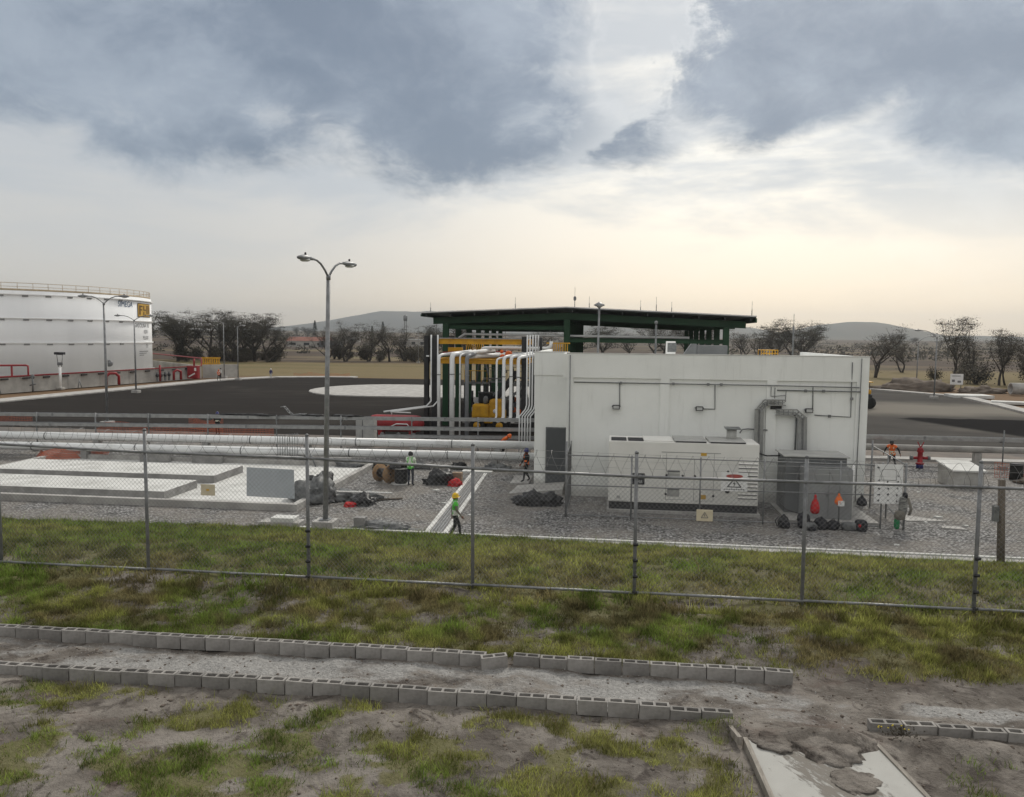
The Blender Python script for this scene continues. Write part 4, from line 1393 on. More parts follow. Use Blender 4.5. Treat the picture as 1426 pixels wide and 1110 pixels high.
# half-buried slab with timber formwork
sl = MB()
sl.add([(1.80, 9.78, 2.70), (3.30, 9.98, 2.70), (3.62, 8.2, 2.70), (1.86, 7.9, 2.70), (1.80, 9.78, 2.5), (3.30, 9.98, 2.5), (3.62, 8.2, 2.5), (1.86, 7.9, 2.5)], [(3, 2, 1, 0), (4, 5, 6, 7), (0, 1, 5, 4), (1, 2, 6, 5), (2, 3, 7, 6), (3, 0, 4, 7)])
tag(sl.build('mortar_slab', 'dirty_slab'), 'pale mortar slab half buried under trodden earth between two boards', 'slab')
tag(MB().bar((1.76, 9.72, 2.655), (1.885, 7.6, 2.645), 0.055, 0.16).build('formwork_board', 'board_wood'), 'weathered formwork board on the path side of the mortar slab', 'board')
tag(MB().bar((1.58, 10.05, 2.72), (1.68, 9.62, 2.73), 0.05, 0.10).build('formwork_board', 'board_wood'), 'short board stub poking from the soil above the mortar slab', 'board')
tag(MB().bar((3.33, 9.92, 2.645), (3.68, 7.8, 2.635), 0.05, 0.16).build('formwork_board', 'board_wood'), 'weathered formwork board on the sunken block side of the mortar slab', 'board')


def crust(x0, x1, y0, y1, z, seed, label, h=0.07):
    """irregular cake of dried earth"""
    bm = bmesh.new()
    bmesh.ops.create_icosphere(bm, subdivisions=4, radius=1.0)
    for v in bm.verts:
        d = v.co.normalized()
        k = 1 + 0.35 * mnoise.noise(d * 2.0 + Vector((seed, 0, 0))) + 0.2 * mnoise.noise(d * 5 + Vector((0, seed, 0)))
        zz = (1 - abs(1 - d.z) ** 3) if d.z > 0 else d.z
        v.co = Vector(((x0 + x1) / 2 + d.x * (x1 - x0) / 2 * k, (y0 + y1) / 2 + d.y * (y1 - y0) / 2 * k, z + max(d.z, -0.5) ** 1 * h * k + 0.012 * mnoise.noise(d * 9)))
    me = bpy.data.meshes.new('earth_crust')
    bm.to_mesh(me)
    bm.free()
    me.materials.append(MATS['bank_soil'])
    for p in me.polygons:
        p.use_smooth = True
    o = bpy.data.objects.new('earth_crust', me)
    COL.objects.link(o)
    return tag(o, label, 'earth', kind='stuff')


crust(1.85, 2.42, 9.42, 9.98, 2.685, 4, 'dried earth lapping over the corner of the mortar slab')
crust(2.30, 3.20, 9.25, 10.05, 2.665, 9, 'lump of dried earth spread across the end of the mortar slab', 0.12)
crust(2.55, 3.15, 8.62, 9.2, 2.68, 14, 'thin streak of dried earth trodden over the mortar slab', 0.045)
# flowering weed
wd = thing('flowering_weed', 'low weed with tiny yellow flowers beside the sunken blocks', 'weed', (3.7, 10.02, 2.72))
lf, ft = MB(), MB()
for k in range(160):
    a, r_ = rb.uniform(0, 6.28), rb.uniform(0, 0.17)
    x, y, z = 3.7 + r_ * 1.6 * math.cos(a), 10.02 + r_ * math.sin(a), 2.73 + rb.uniform(0, 0.11)
    u = Vector((rb.uniform(-1, 1), rb.uniform(-1, 1), rb.uniform(-0.3, 1))).normalized() * 0.03
    v_ = u.cross(Vector((rb.uniform(-1, 1), rb.uniform(-1, 1), 0.3))).normalized() * 0.012
    c = Vector((x, y, z))
    lf.add([c - v_, c + v_, c + u], [(0, 1, 2)])
for k in range(9):
    ft.sell((3.7 + rb.uniform(-0.28, 0.28), 10.02 + rb.uniform(-0.12, 0.1), 2.80 + rb.uniform(0, 0.06)), (0.011, 0.011, 0.008), 1, 6)
lf.build('leaves', 'leaf_grey', wd, kind='stuff')
ft.build('flowers', 'petal', wd, kind='stuff')

# ================================================================== YARD: SLABS, DRAIN, REELS
bas = thing('slab_basin', 'shallow concrete basin with pale floor and raised kerb on the gravel', 'basin', (-22, 38, 0))
MB().box(-33, -13.6, 32.6, 43.6, -0.05, 0.06).build('floor', 'concrete_light', bas)
for (a, b, c, e) in ((-33.3, -13.3, 32.3, 32.6), (-33.3, -13.3, 43.6, 43.9), (-13.6, -13.3, 32.602, 43.598), (-33.3, -33.0, 32.602, 43.598)):
    k_ = MB().bev(a, b, c, e, -0.05, 0.30, 0.012).build('kerb_wall', 'concrete', bas)
for (y0_, y1_, x1_, lab) in ((33.3, 36.2, -20.0, 'pale raised concrete slab in the basin by the kerb facing the grass'), (37.5, 40.7, -19.8, 'pale raised concrete slab in the basin by the kerb facing the pipes')):
    o = thing('concrete_slab', lab, 'slab', (-25, y0_, 0.06))
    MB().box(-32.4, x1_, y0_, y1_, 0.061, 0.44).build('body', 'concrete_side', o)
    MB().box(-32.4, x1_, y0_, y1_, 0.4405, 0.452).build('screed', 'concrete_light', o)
tag(MB().bev(-34.3, -31.4, 45.6, 45.9, -0.05, 0.35, 0.02).build('concrete_beam', 'concrete'), 'pale concrete beam lying by the orange net before the pipes', 'beam')
tag(MB().bev(-40, -33.9, 38.6, 40.2, -0.05, 0.10, 0.02).build('concrete_slab', 'concrete'), 'flat concrete strip on the gravel outside the basin wall', 'slab')
tag(MB().bev(-17.2, -16.9, 43.95, 46.0, -0.02, 0.18, 0.02).build('concrete_beam', 'concrete'), 'concrete beam running from the basin kerb towards the pipes', 'beam')

ls = thing('slab_stack', 'two pale concrete lids stacked on the gravel at the turf edge', 'slab', (-12.9, 29.75, 0))
MB().bev(-13.75, -12.1, 29.55, 30.3, -0.02, 0.18, 0.015).build('lower_slab', 'concrete', ls)
MB().bev(-13.3, -12.35, 29.62, 30.25, 0.181, 0.34, 0.015).build('upper_slab', 'concrete_light', ls)
tag(MB().bev(-9.95, -9.5, 29.85, 30.25, -0.02, 0.42, 0.012).build('cement_cube', 'concrete_side'), 'grey concrete cube beside the crumpled tarp at the turf edge', 'block')
heap('crumpled_tarp', 'tarp_grey', 'grey crumpled tarp on the gravel at the turf edge', 'tarp', (-8.7, 29.9, 0), (1.0, 0.45, 0.22), 5, 0.6)

dr = thing('drain_channel', 'long drain channel with steel grating between two pale concrete edges', 'drain', (-6.8, 36, 0))
A0, A1 = Vector((-7.02, 29.6, 0)), Vector((-7.55, 43.0, 0))
sd_ = Vector((0.92, 0, 0))
for off, w in ((0.09, 0.18), (0.83, 0.18)):
    MB().bar(A0 + Vector((off, 0, 0.0)), A1 + Vector((off, 0, 0.0)), w, 0.09).build('edge_beam', 'concrete_light', dr)
MB().bar(A0 + Vector((0.46, 0, -0.03)), A1 + Vector((0.46, 0, -0.03)), 0.56, 0.07).build('channel_bed', 'concrete_side', dr)
for k in range(4):
    MB().bar(A0 + Vector((0.28 + k * 0.12, 0, 0.035)), A1 + Vector((0.28 + k * 0.12, 0, 0.035)), 0.05, 0.03).build('grating_bar', 'aluminium', dr)
tag(MB().bev(-8.1, -6.4, 43.15, 44.3, -0.02, 0.09, 0.015).build('concrete_slab', 'concrete_light'), 'small pale concrete pad at the pipe end of the drain channel', 'slab')
for k, (x, y, w) in enumerate(((-5.0, 31.4, 0.5), (-4.2, 34.0, 0.35), (-10.8, 36.2, 0.5), (-8.6, 38.2, 0.5), (17.0, 34.5, 0.9), (15.0, 33.4, 0.5))):
    pass

r1 = thing('cable_reel', 'empty wooden cable reel standing on its rims on the gravel', 'cable reel', (-11.5, 39.6, 0), 0)
for yy in (-0.42, 0.42):
    MB().lathe([(0.47, -0.03), (0.47, 0.03)], (0, yy, 0.47), 24, axis='Y').build('flange', 'reel_wood', r1, local=True)
MB().lathe([(0.24, -0.39), (0.24, 0.39)], (0, 0, 0.47), 18, axis='Y').build('core', 'tarp_black', r1, local=True)
MB().lathe([(0.06, -0.46), (0.06, 0.46)], (0, 0, 0.47), 10, axis='Y').build('hub', 'ink', r1, local=True)
for k in range(5):
    a = 2 * math.pi * k / 5
    MB().lathe([(0.018, -0.47), (0.018, -0.44)], (0.16 * math.cos(a), 0, 0.47 + 0.16 * math.sin(a)), 6, axis='Y').build('bolt', 'ink', r1, local=True)
r1.rotation_euler = (0, 0, R(55))
r2 = thing('cable_reel', 'reel of black cable lying on its rim beside the worker in green vest', 'cable reel', (-10.55, 39.3, 0))
MB().lathe([(0.52, 0.0), (0.52, 0.05)], (0, 0, 0), 24).build('flange', 'hatch_grey', r2, local=True)
MB().lathe([(0.30, 0.051), (0.34, 0.12), (0.34, 0.75), (0.30, 0.82)], (0, 0, 0), 20).build('cable_winding', 'tarp_black', r2, local=True)
MB().lathe([(0.52, 0.822), (0.52, 0.87)], (0, 0, 0), 24).build('flange', 'hatch_grey', r2, local=True)
heap('cable_coil_heap', 'tarp_black', 'black coiled cable and pale rags heaped on the reel', 'cable heap', (-10.6, 39.3, 0.87), (0.5, 0.4, 0.25), 9, 0.7)
heap('dark_bundle', 'tarp_black', 'heap of black hoses and bags by the grey box near the red sack', 'bundle', (-8.55, 39.7, 0), (0.75, 0.5, 0.62), 12, 0.55)
heap('red_sack', 'red_cloth', 'crumpled red sack lying on the gravel', 'sack', (-7.75, 39.3, 0), (0.38, 0.3, 0.32), 3, 0.35)
tag(MB().bev(-8.0, -7.5, 39.9, 40.3, -0.01, 0.55, 0.02).build('cardboard_box', 'wood'), 'small brown box behind the red sack', 'box')
heap('black_tarp', 'tarp_black', 'crumpled black plastic tarp heaped beside the ramp', 'tarp', (-3.2, 35.5, 0), (0.95, 0.55, 0.52), 21, 0.5)
heap('tool_heap', 'tarp_grey', 'grey tarpaulin slumped over the basin kerb by the lamp post', 'tarp', (-13.3, 34.6, 0.1), (0.95, 0.8, 0.75), 31, 0.55)
heap('dark_bundle', 'tarp_black', 'black bundle on the basin floor behind the lamp post', 'bundle', (-13.9, 36.8, 0.06), (0.6, 0.6, 0.7), 33, 0.5)
heap('scrap_heap', 'tarp_grey', 'low heap of grey scrap sheets beside the lamp post', 'scrap', (-11.4, 35.0, 0), (0.95, 0.6, 0.35), 35, 0.65)
heap('dark_bundle', 'tarp_black', 'black bags among the scrap sheets by the lamp post', 'bundle', (-10.9, 34.2, 0), (0.6, 0.4, 0.38), 37, 0.55)
heap('red_rag', 'red_cloth', 'red rag among the scrap beside the lamp post', 'rag', (-11.4, 33.7, 0), (0.28, 0.22, 0.18), 38, 0.4)
tag(MB().bar((-12.2, 34.2, 0.55), (-10.0, 35.6, 0.28), 0.28, 0.03).build('metal_sheet', 'hatch_grey'), 'bent pale metal sheet lying on the scrap heap', 'sheet')
tag(MB().bar((-10.9, 34.9, 0.05), (-9.5, 35.6, 0.05), 0.2, 0.04).build('timber_plank', 'old_post'), 'dark plank on the gravel beside the scrap heap', 'plank')
rr = random.Random(17)
for k in range(26):
    x, y = rr.uniform(-16, 16), rr.uniform(30.2, 44)
    if -2.5 < x < 12.5 and y > 32.5 or x < -12.8 and y > 32:
        continue
    s_ = rr.uniform(0.05, 0.16)
    a = rr.uniform(0, 3)
    v = [(x + s_ * rr.uniform(0.7, 1.6) * math.cos(a + q * 1.57), y + s_ * rr.uniform(0.5, 1.2) * math.sin(a + q * 1.57)) for q in range(4)]
    tag(MB().prism(v, 0.0, rr.uniform(0.02, 0.06)).build('paper_scrap', 'concrete_light'), 'small pale scrap lying on the gravel yard', 'litter', 'litter on the gravel')

# ================================================================== PIPES AND TRAYS


def lin(p, q, x):
    t_ = (x - p[0]) / (q[0] - p[0])
    return p[1] + (q[1] - p[1]) * t_


PA, PB = ((-48, 44.0), (-4.0, 46.2)), ((-48, 42.9), (-4.0, 44.9))
for (p, q, z_, r_, lab) in ((PA[0], PA[1], 1.22, 0.24, 'long white pipe of the pair, the one towards the cable trays'), (PB[0], PB[1], 0.74, 0.24, 'long white pipe of the pair, the one towards the gravel')):
    o = thing('white_pipe', lab, 'pipe', (-25, lin(p, q, -25), 0))
    MB().tube([(p[0], p[1], z_), (q[0], q[1], z_)], r_, 18).build('barrel', 'pipe_white', o)
    for x in (-41, -34.5, -28, -21.5, -15, -9.2):
        y = lin(p, q, x)
        MB().tube([(x - 0.03, y, z_), (x + 0.03, y + 0.0015, z_)], r_ + 0.012, 18).build('joint_band', 'galv_dark', o)
    for x in (-38, -31.2, -24.3, -18.0, -11.5, -6.5):
        y = lin(p, q, x)
        MB().box(x - 0.18, x + 0.18, y - 0.22, y + 0.22, -0.05, z_ - r_ + 0.04).build('support', 'concrete_side', o)
# concrete sleepers under the pair
for k, x in enumerate((-26.5, -23.3, -15.6)):
    y = lin(PB[0], PB[1], x)
    tag(MB().bev(x - 0.9, x + 0.9, y - 0.75, y - 0.40, -0.05, 0.55, 0.02).build('pipe_sleeper', 'concrete_side'), 'low dark concrete sleeper under the white pipes ' + ('behind the longer raised slab', 'behind the slab corner', 'by the thin bar rack')[k], 'block')

TA, TB = ((-48, 45.4), (-4.0, 50.0)), ((-48, 45.15), (-4.0, 49.75))


def tray(p, q, z_, x0, x1, label, w=0.42, h=0.17):
    o = thing('cable_tray', label, 'cable tray', ((x0 + x1) / 2, lin(p, q, (x0 + x1) / 2), 0))
    n = max(1, int((x1 - x0) / 6.0))
    for i in range(n):
        a, b = x0 + (x1 - x0) * i / n, x0 + (x1 - x0) * (i + 1) / n - 0.02
        pa, pb = Vector((a, lin(p, q, a), z_)), Vector((b, lin(p, q, b), z_))
        f = Vector((0, w / 2, 0))
        for s_ in (-1, 1):
            MB().bar(pa + f * s_, pb + f * s_, 0.03, h).build('side_rail', 'aluminium', o)
        MB().bar(pa - Vector((0, 0, h * 0.35)), pb - Vector((0, 0, h * 0.35)), w - 0.04, 0.02).build('tray_bed', 'galv', o)
        MB().bar(pb - f - Vector((0.06, 0.02, 0)), pb - f + Vector((0.08, -0.02, 0)), 0.02, h * 1.15).build('splice_plate', 'galv', o)
    return o


tray(TA[0], TA[1], 2.32, -48, -4.0, 'upper galvanised cable tray running above the white pipes', h=0.20)
tray(TB[0], TB[1], 1.74, -48, -4.0, 'lower galvanised cable tray running above the white pipes', h=0.20)
tray(TB[0], TB[1], 1.22, -14.5, -4.0, 'short third galvanised cable tray beside the white building', h=0.18)
tray((12.5, 50.3), (45, 50.3), 1.75, 12.5, 45, 'galvanised cable tray running beyond the white building past the hydrant', h=0.22)
o = thing('white_pipe', 'single pale pipe behind the red hydrant beyond the white building', 'pipe', (28, 51.0, 0))
MB().tube([(12.4, 51.2, 1.0), (45, 51.2, 1.0)], 0.20, 14).build('barrel', 'concrete', o)
for x in (15.5, 22.5, 29.5, 36):
    MB().box(x - 0.2, x + 0.2, 51.0, 51.4, -0.05, 0.80).build('support', 'concrete', o)
for k, x in enumerate((-44.0, -39.8, -36.4, -32.6, -29.2, -25.4, -21.0, -16.9, -12.4, -8.2, -5.2, 15.2, 23.4, 31.0)):
    left = x < 0
    y = lin(TA[0], TA[1], x) - 0.32 if left else 49.95
    o = thing('tray_post', 'slim galvanised post carrying the cable trays ' + ('above the white pipes' if left else 'beyond the white building'), 'post', (x, y, 0), group='posts under the cable trays')
    zt = 2.50 if left else 2.35
    MB().tube([(x, y, -0.05), (x, y, zt)], 0.05 if k % 2 else 0.04, 8).build('shaft', 'galv' if k % 2 else 'galv_dark', o)
    MB().box(x - 0.035, x + 0.035, y - 0.06, y + 0.62, 2.16 if left else 1.56, 2.21 if left else 1.62).build('arm', 'galv', o)
    if left:
        MB().box(x - 0.035, x + 0.035, y - 0.06, y + 0.4, 1.56, 1.61).build('arm', 'galv', o)
    MB().bev(x - 0.2, x + 0.2, y - 0.2, y + 0.2, -0.05, 0.24, 0.02).build('footing', 'concrete_side', o)
# post in front with lamp, tangle of bars and loose tray bend
o = thing('bar_rack', 'rack of thin vertical steel bars straddling the white pipes', 'rack', (-18.6, 44.2, 0))
for k in range(9):
    x = -19.2 + k * 0.15
    MB().tube([(x, 43.9, 0.35), (x, 43.9, 1.75 + 0.02 * k)], 0.02, 5).build('bar', 'galv', o)
for z_ in (0.45, 1.7):
    MB().tube([(-19.3, 43.88, z_), (-17.9, 43.88, z_ + 0.12)], 0.022, 5).build('rail', 'galv', o)
for x in (-19.25, -17.95):
    MB().tube([(x, 43.9, -0.02), (x, 43.9, 0.5)], 0.035, 6).build('leg', 'galv_dark', o)
MB().tube([(-16.6, 43.2, 0.0), (-17.4, 43.9, 1.2)], 0.05, 6).build('brace', 'galv_dark', o)
o = thing('tray_bend', 'loose galvanised tray elbow propped up on the upper tray', 'tray elbow', (-19.6, 48.2, 2.42))
pts = [(-20.75, 48.1, 3.0), (-20.55, 48.1, 3.03), (-20.4, 48.15, 2.86), (-20.25, 48.15, 2.66), (-20.05, 48.2, 2.5), (-19.6, 48.25, 2.55), (-19.2, 48.3, 2.55)]
for s_ in (-0.14, 0.14):
    MB().tube([(p[0], p[1] + s_, p[2]) for p in pts], 0.03, 6).build('side_rail', 'galv_dark', o)
for p in pts[:-1]:
    MB().tube([(p[0], p[1] - 0.14, p[2]), (p[0], p[1] + 0.14, p[2])], 0.025, 5).build('rung', 'aluminium', o)
for k, (x, l) in enumerate(((-22.8, 1.6), (-16.8, 1.0), (-18.4, 0.9))):
    heap('cable_tangle', 'tarp_black', 'tangle of black cable lying on the upper cable tray', 'cable', (x, lin(TA[0], TA[1], x), 2.43), (l, 0.16, 0.07), 40 + k, 0.8, freq=5, group='cable tangles on the tray')
for k, (x, y, l) in enumerate(((-14.8, 43.6, 0.8), (-13.2, 43.7, 0.5), (-11.2, 44.0, 0.9), (-8.5, 44.3, 0.4), (-6.2, 44.2, 0.7))):
    heap('scrap_heap', 'tarp_black' if k % 2 else 'tarp_grey', 'low dark scrap heap on the ground under the white pipes', 'scrap', (x, y, 0), (l, 0.3, 0.30), 60 + k, 0.6, group='scrap under the pipes')
o = thing('junction_cabinet', 'pale metal cabinet box standing behind the trays', 'cabinet', (-16.4, 52.4, 0))
MB().bev(-17.2, -15.9, 52.2, 52.9, 0.0, 2.0, 0.02).build('body', 'hatch_grey', o)
MB().box(-16.75, -16.70, 52.18, 52.2, 0.2, 1.9).build('door_seam', 'ink_grey', o)

# orange nets


def net(pts, h, label, sp=0.14, seed=0, sag=0.1, lean=0.0, sw=0.02):
    """plastic barrier mesh hung along a plan path"""
    mb = MB()
    rr_ = random.Random(seed)
    L = [0]
    for a, b in zip(pts[:-1], pts[1:]):
        L.append(L[-1] + math.hypot(b[0] - a[0], b[1] - a[1]))
    n = int(L[-1] / sp)

    def at(s, v):
        x = float(np.interp(s, L, [p[0] for p in pts]))
        y = float(np.interp(s, L, [p[1] for p in pts]))
        hh = h * (1 - sag * (0.5 + 0.5 * math.sin(s * 1.7 + seed)) - sag * 0.8 * abs(math.sin(s * 0.45 + seed)))
        return Vector((x + 0.03 * math.sin(s * 3), y + 0.08 * math.sin(s * 2.3 + v * 2) + lean * v, 0.02 + hh * v))
    for i in range(n + 1):
        s = i * sp
        for j in range(4):
            a, b = at(s, j / 4), at(s, (j + 1) / 4)
            mb.add([a, a + Vector((sw, 0, 0)), b + Vector((sw, 0, 0)), b], [(0, 1, 2, 3)])
    m_ = max(5, int(h / sp * 0.8))
    for j in range(m_ + 1):
        for i in range(n):
            a, b = at(i * sp, j / m_), at((i + 1) * sp, j / m_)
            mb.add([a, b, b + Vector((0, 0, sw)), a + Vector((0, 0, sw))], [(0, 1, 2, 3)])
    o = mb.build('barrier_net', 'orange_net')
    return tag(o, label, 'net')


net([(-34.2, 43.2), (-33.2, 42.4), (-32.2, 43.0), (-31.2, 43.6), (-30.3, 44.4)], 0.85, 'slumped orange barrier net on the gravel by the basin corner', 0.09, 1, 0.3, 0.5, 0.04)
net([(-38.5, 55.0), (-34, 55.0), (-30, 55.2), (-24.5, 55.4)], 0.95, 'long orange barrier net strung behind the cable trays', 0.11, 2, 0.15)
net([(-52, 58.0), (-48, 58.4), (-46.5, 58.6)], 1.1, 'orange barrier net at the asphalt edge behind the trays', 0.12, 3, 0.2)
net([(-33.5, 59.5), (-29.5, 57.6)], 1.25, 'orange barrier net rising beside the worker in blue helmet', 0.12, 4, 0.25)
net([(21.6, 46.9), (24.5, 46.5), (28, 46.6)], 0.95, 'orange barrier net beside the black drum', 0.12, 6, 0.2)
net([(-56.5, 136.5), (-51, 137.2), (-46, 137.0)], 0.8, 'orange barrier net lying at the far field edge', 0.2, 5, 0.3)

# red receiver
o = thing('red_receiver', 'red horizontal receiver vessel on saddles behind the cable trays', 'vessel', (-15.4, 56, 0))
MB().lathe([(0.05, -17.5), (0.35, -17.42), (0.56, -17.2), (0.62, -16.9), (0.62, -13.9), (0.56, -13.6), (0.35, -13.4), (0.05, -13.3)], (0, 56, 1.22), 22, axis='X').build('shell', 'red_paint', o)
for x in (-16.5, -14.2):
    MB().box(x - 0.15, x + 0.15, 55.6, 56.4, 0.0, 0.75).build('saddle', 'red_paint', o)
MB().tube([(-15.7, 55.9, 1.8), (-15.7, 55.9, 2.05), (-14.2, 55.6, 2.05)], 0.05, 8).build('pipe', 'pipe_white', o)
MB().tube([(-15.6, 55.3, 1.05), (-15.2, 55.3, 1.25), (-14.4, 55.3, 1.25), (-14.2, 55.3, 1.0)], 0.04, 8).build('pipe', 'pipe_white', o)
for x in (-16.2, -15.0, -13.9):
    MB().sell((x, 55.2, 0.45), (0.16, 0.16, 0.2), 0.8, 10).build('valve', 'cab_dark', o)

# ================================================================== PIPE RACK WITH YELLOW BEAMS
rk = thing('pipe_rack', 'tall black column pipe rack with yellow beams beside the white building', 'pipe rack', (-9.5, 58, 0))


def ibeam(a, b, w, h, name, mat, par, axis='Z'):
    a, b = Vector(a), Vector(b)
    mb = MB()
    if axis == 'Z':
        x, y = a.x, a.y
        mb.box(x - w / 2, x + w / 2, y - h / 2, y - h / 2 + 0.03, a.z, b.z).box(x - w / 2, x + w / 2, y + h / 2 - 0.03, y + h / 2, a.z, b.z).box(x - 0.015, x + 0.015, y - h / 2 + 0.031, y + h / 2 - 0.031, a.z, b.z)
    else:
        t_ = 0.03
        mb.bar(a + Vector((0, 0, h / 2 - t_ / 2)), b + Vector((0, 0, h / 2 - t_ / 2)), w, t_)
        mb.bar(a - Vector((0, 0, h / 2 - t_ / 2)), b - Vector((0, 0, h / 2 - t_ / 2)), w, t_)
        mb.bar(a, b, 0.025, h - 2 * t_ - 0.002)
    return mb.build(name, mat, par)


for (x, y, w) in ((-13.35, 57, 0.32), (-12.72, 57, 0.45), (-6.1, 57, 0.42), (-12.72, 63, 0.4), (-6.1, 63, 0.4)):
    ibeam((x, y, 0), (x, y, 7.62), w, 0.42, 'column', 'black_paint', rk)
for z_, h in ((7.22, 0.36), (5.78, 0.34)):
    for y in (57, 63):
        ibeam((-12.48, y - 0.02, z_), (-6.32, y - 0.02, z_), 0.25, h, 'beam', 'yellow_paint', rk, 'X')
    for x in (-12.72, -6.1):
        ibeam((x, 57.25, z_), (x, 62.75, z_), 0.25, h, 'beam', 'yellow_paint', rk, 'Y')
MB().box(-12.6, -6.2, 56.82, 57.12, 7.42, 7.50).build('top_plate', 'galv', rk)
for k in range(9):
    x = -11.0 + k * 0.16
    MB().bar((x + 0.12, 60, 7.0), (x, 60, 6.2), 0.05, 0.09).build('grating_slat', 'yellow_paint', rk)
MB().box(-12.3, -11.2, 59.6, 59.9, 6.35, 6.75).build('yellow_box', 'yellow_paint', rk)
for x in (-12.95, -12.46):
    MB().tube([(x, 56.7, 7.7), (x, 56.7, 2.85), (x - 0.25, 56.3, 2.5), (x - 2.2, 52.0, 2.45)], 0.055, 8).build('conduit', 'pipe_white', rk)
MB().box(-13.3, -13.1, 56.6, 56.75, 6.1, 6.2).build('clamp', 'pipe_white', rk)


def riser(x, r_, zt, zb, mat, label, fwd=False, back=4.0, dxb=1.6):
    o = thing('riser_pipe', label, 'pipe', (x, 55, 0))
    pts = [(x + dxb, 55 + back, zt + 0.25), (x + 0.12, 55.4, zt + 0.02), (x + 0.03, 55.12, zt - 0.04), (x, 55, zt - 0.22)]
    if fwd:
        pts += [(x, 55, zb - 0.15), (x - 0.04, 54.9, zb - 0.32), (x - 0.30, 54.2, zb - 0.42)]
    else:
        pts += [(x, 55, zb)]
    MB().tube(pts, r_, 12).build('barrel', mat, o)
    MB().tube([(x, 55, zt - 1.4), (x, 55, zt - 1.34)], r_ + 0.03, 12).build('flange', 'galv_dark' if mat != 'pipe_grey' else 'pipe_grey', o)
    if not fwd:
        MB().tube([(x, 55, -0.04), (x, 55, 0.12)], r_ + 0.07, 12).build('foot', 'galv_dark', o)
    return o


riser(-12.0, 0.115, 6.25, 0.1, 'pipe_white', 'white riser pipe nearest the black double columns')
riser(-11.05, 0.18, 6.30, 0.1, 'pipe_white', 'thick white riser pipe second from the black double columns', dxb=2.4)
riser(-10.48, 0.06, 6.32, 0.1, 'pipe_white', 'thin white riser between the thick white and the grey pipe', dxb=0.4)
riser(-9.98, 0.145, 6.22, 0.1, 'pipe_grey', 'dark grey riser pipe of the rack', dxb=0.3)
riser(-7.86, 0.07, 6.05, 2.15, 'pipe_white', 'thinnest of the four white risers bending forward over the trays', True, 2.0, 1.0)
riser(-7.35, 0.12, 6.18, 2.15, 'pipe_white', 'white riser bending forward over the trays, beside the thinnest', True, 2.0, 1.3)
riser(-6.84, 0.12, 6.20, 2.15, 'pipe_white', 'white riser bending forward over the trays, third from the thinnest', True, 2.0, 1.3)
riser(-6.33, 0.12, 6.16, 2.15, 'pipe_white', 'white riser bending forward over the trays, beside the black column', True, 2.0, 1.3)
for k, (x, y, l) in enumerate(((-6.0, 52.5, 0.4),)):
    tag(MB().tube([(-6.0, 53.0, 1.95), (-5.3, 53.0, 1.95)], 0.14, 12).build('capped_pipe', 'pipe_white'), 'short capped white pipe stub behind the trays by the building', 'pipe')
o = thing('header_pipe', 'white header pipe crossing the rack below the upper yellow beam', 'pipe', (-8, 58.5, 0))
MB().tube([(-9.5, 58.5, 6.1), (-9.5, 58.5, 6.55), (-9.42, 58.5, 6.70), (-9.25, 58.5, 6.76), (-5.6, 58.5, 6.76), (-4.6, 58.5, 6.78), (-4.35, 58.5, 6.9), (-4.3, 58.5, 7.3)], 0.12, 12).build('barrel', 'pipe_white', o)
MB().tube([(-7.6, 58.5, 6.76), (-7.6, 58.5, 6.2)], 0.06, 8).build('branch', 'pipe_white', o)
o = thing('header_pipe', 'pair of white pipes slanting back under the canopy with orange valves', 'pipe', (-9, 58, 0))
MB().tube([(-11.2, 56.4, 6.3), (-7.2, 64.5, 6.25)], 0.13, 10).build('barrel', 'pipe_white', o)
MB().tube([(-10.2, 56.2, 6.15), (-7.4, 62.5, 6.2)], 0.16, 10).build('barrel', 'pipe_white', o)
MB().tube([(-12.3, 57.8, 6.38), (-7.8, 63.0, 6.42)], 0.07, 8).build('red_line', 'red_paint', o)
for (x, y, z_, r_) in ((-7.35, 57.6, 6.30, 0.28), (-7.85, 57.9, 6.12, 0.20), (-7.95, 58.2, 6.5, 0.14)):
    MB().sell((x, y, z_), (r_, r_, r_), 0.9, 12).build('valve', 'orange', o)
# slim conduits climbing beside the building
for k in range(5):
    x = -5.05 + k * 0.17
    o = MB().tube([(x, 48.6, 7.75), (x, 48.6, 3.4), (x - 0.06, 48.5, 3.15), (x - 0.40, 48.3, 2.72), (x - 0.42, 48.3, 0.1)], 0.045, 7).build('slim_conduit', 'pipe_white')
    tag(o, 'slim white conduit climbing beside the white building corner', 'conduit', 'conduits beside the building')
tag(MB().box(-4.25, -4.12, 48.2, 48.7, -0.02, 7.6).build('conduit_backing', 'black_paint'), 'black backing strip behind the slim white conduits', 'strip')
o = thing('yellow_railing', 'yellow platform railing behind the building parapet', 'railing', (-4, 58, 6.2))
for k in range(9):
    x = -4.6 + k * 0.17
    MB().box(x, x + 0.07, 60.4, 60.45, 6.5, 7.1).build('baluster', 'yellow_paint', o)
MB().box(-4.8, -3.0, 60.38, 60.47, 7.102, 7.2).build('rail', 'yellow_paint', o)
MB().box(-4.8, -3.0, 60.38, 60.47, 6.4, 6.498).build('rail', 'yellow_paint', o)
for x in (-4.8, -3.08):
    MB().box(x, x + 0.08, 60.39, 60.46, 0.0, 6.398).build('post', 'yellow_paint', o)

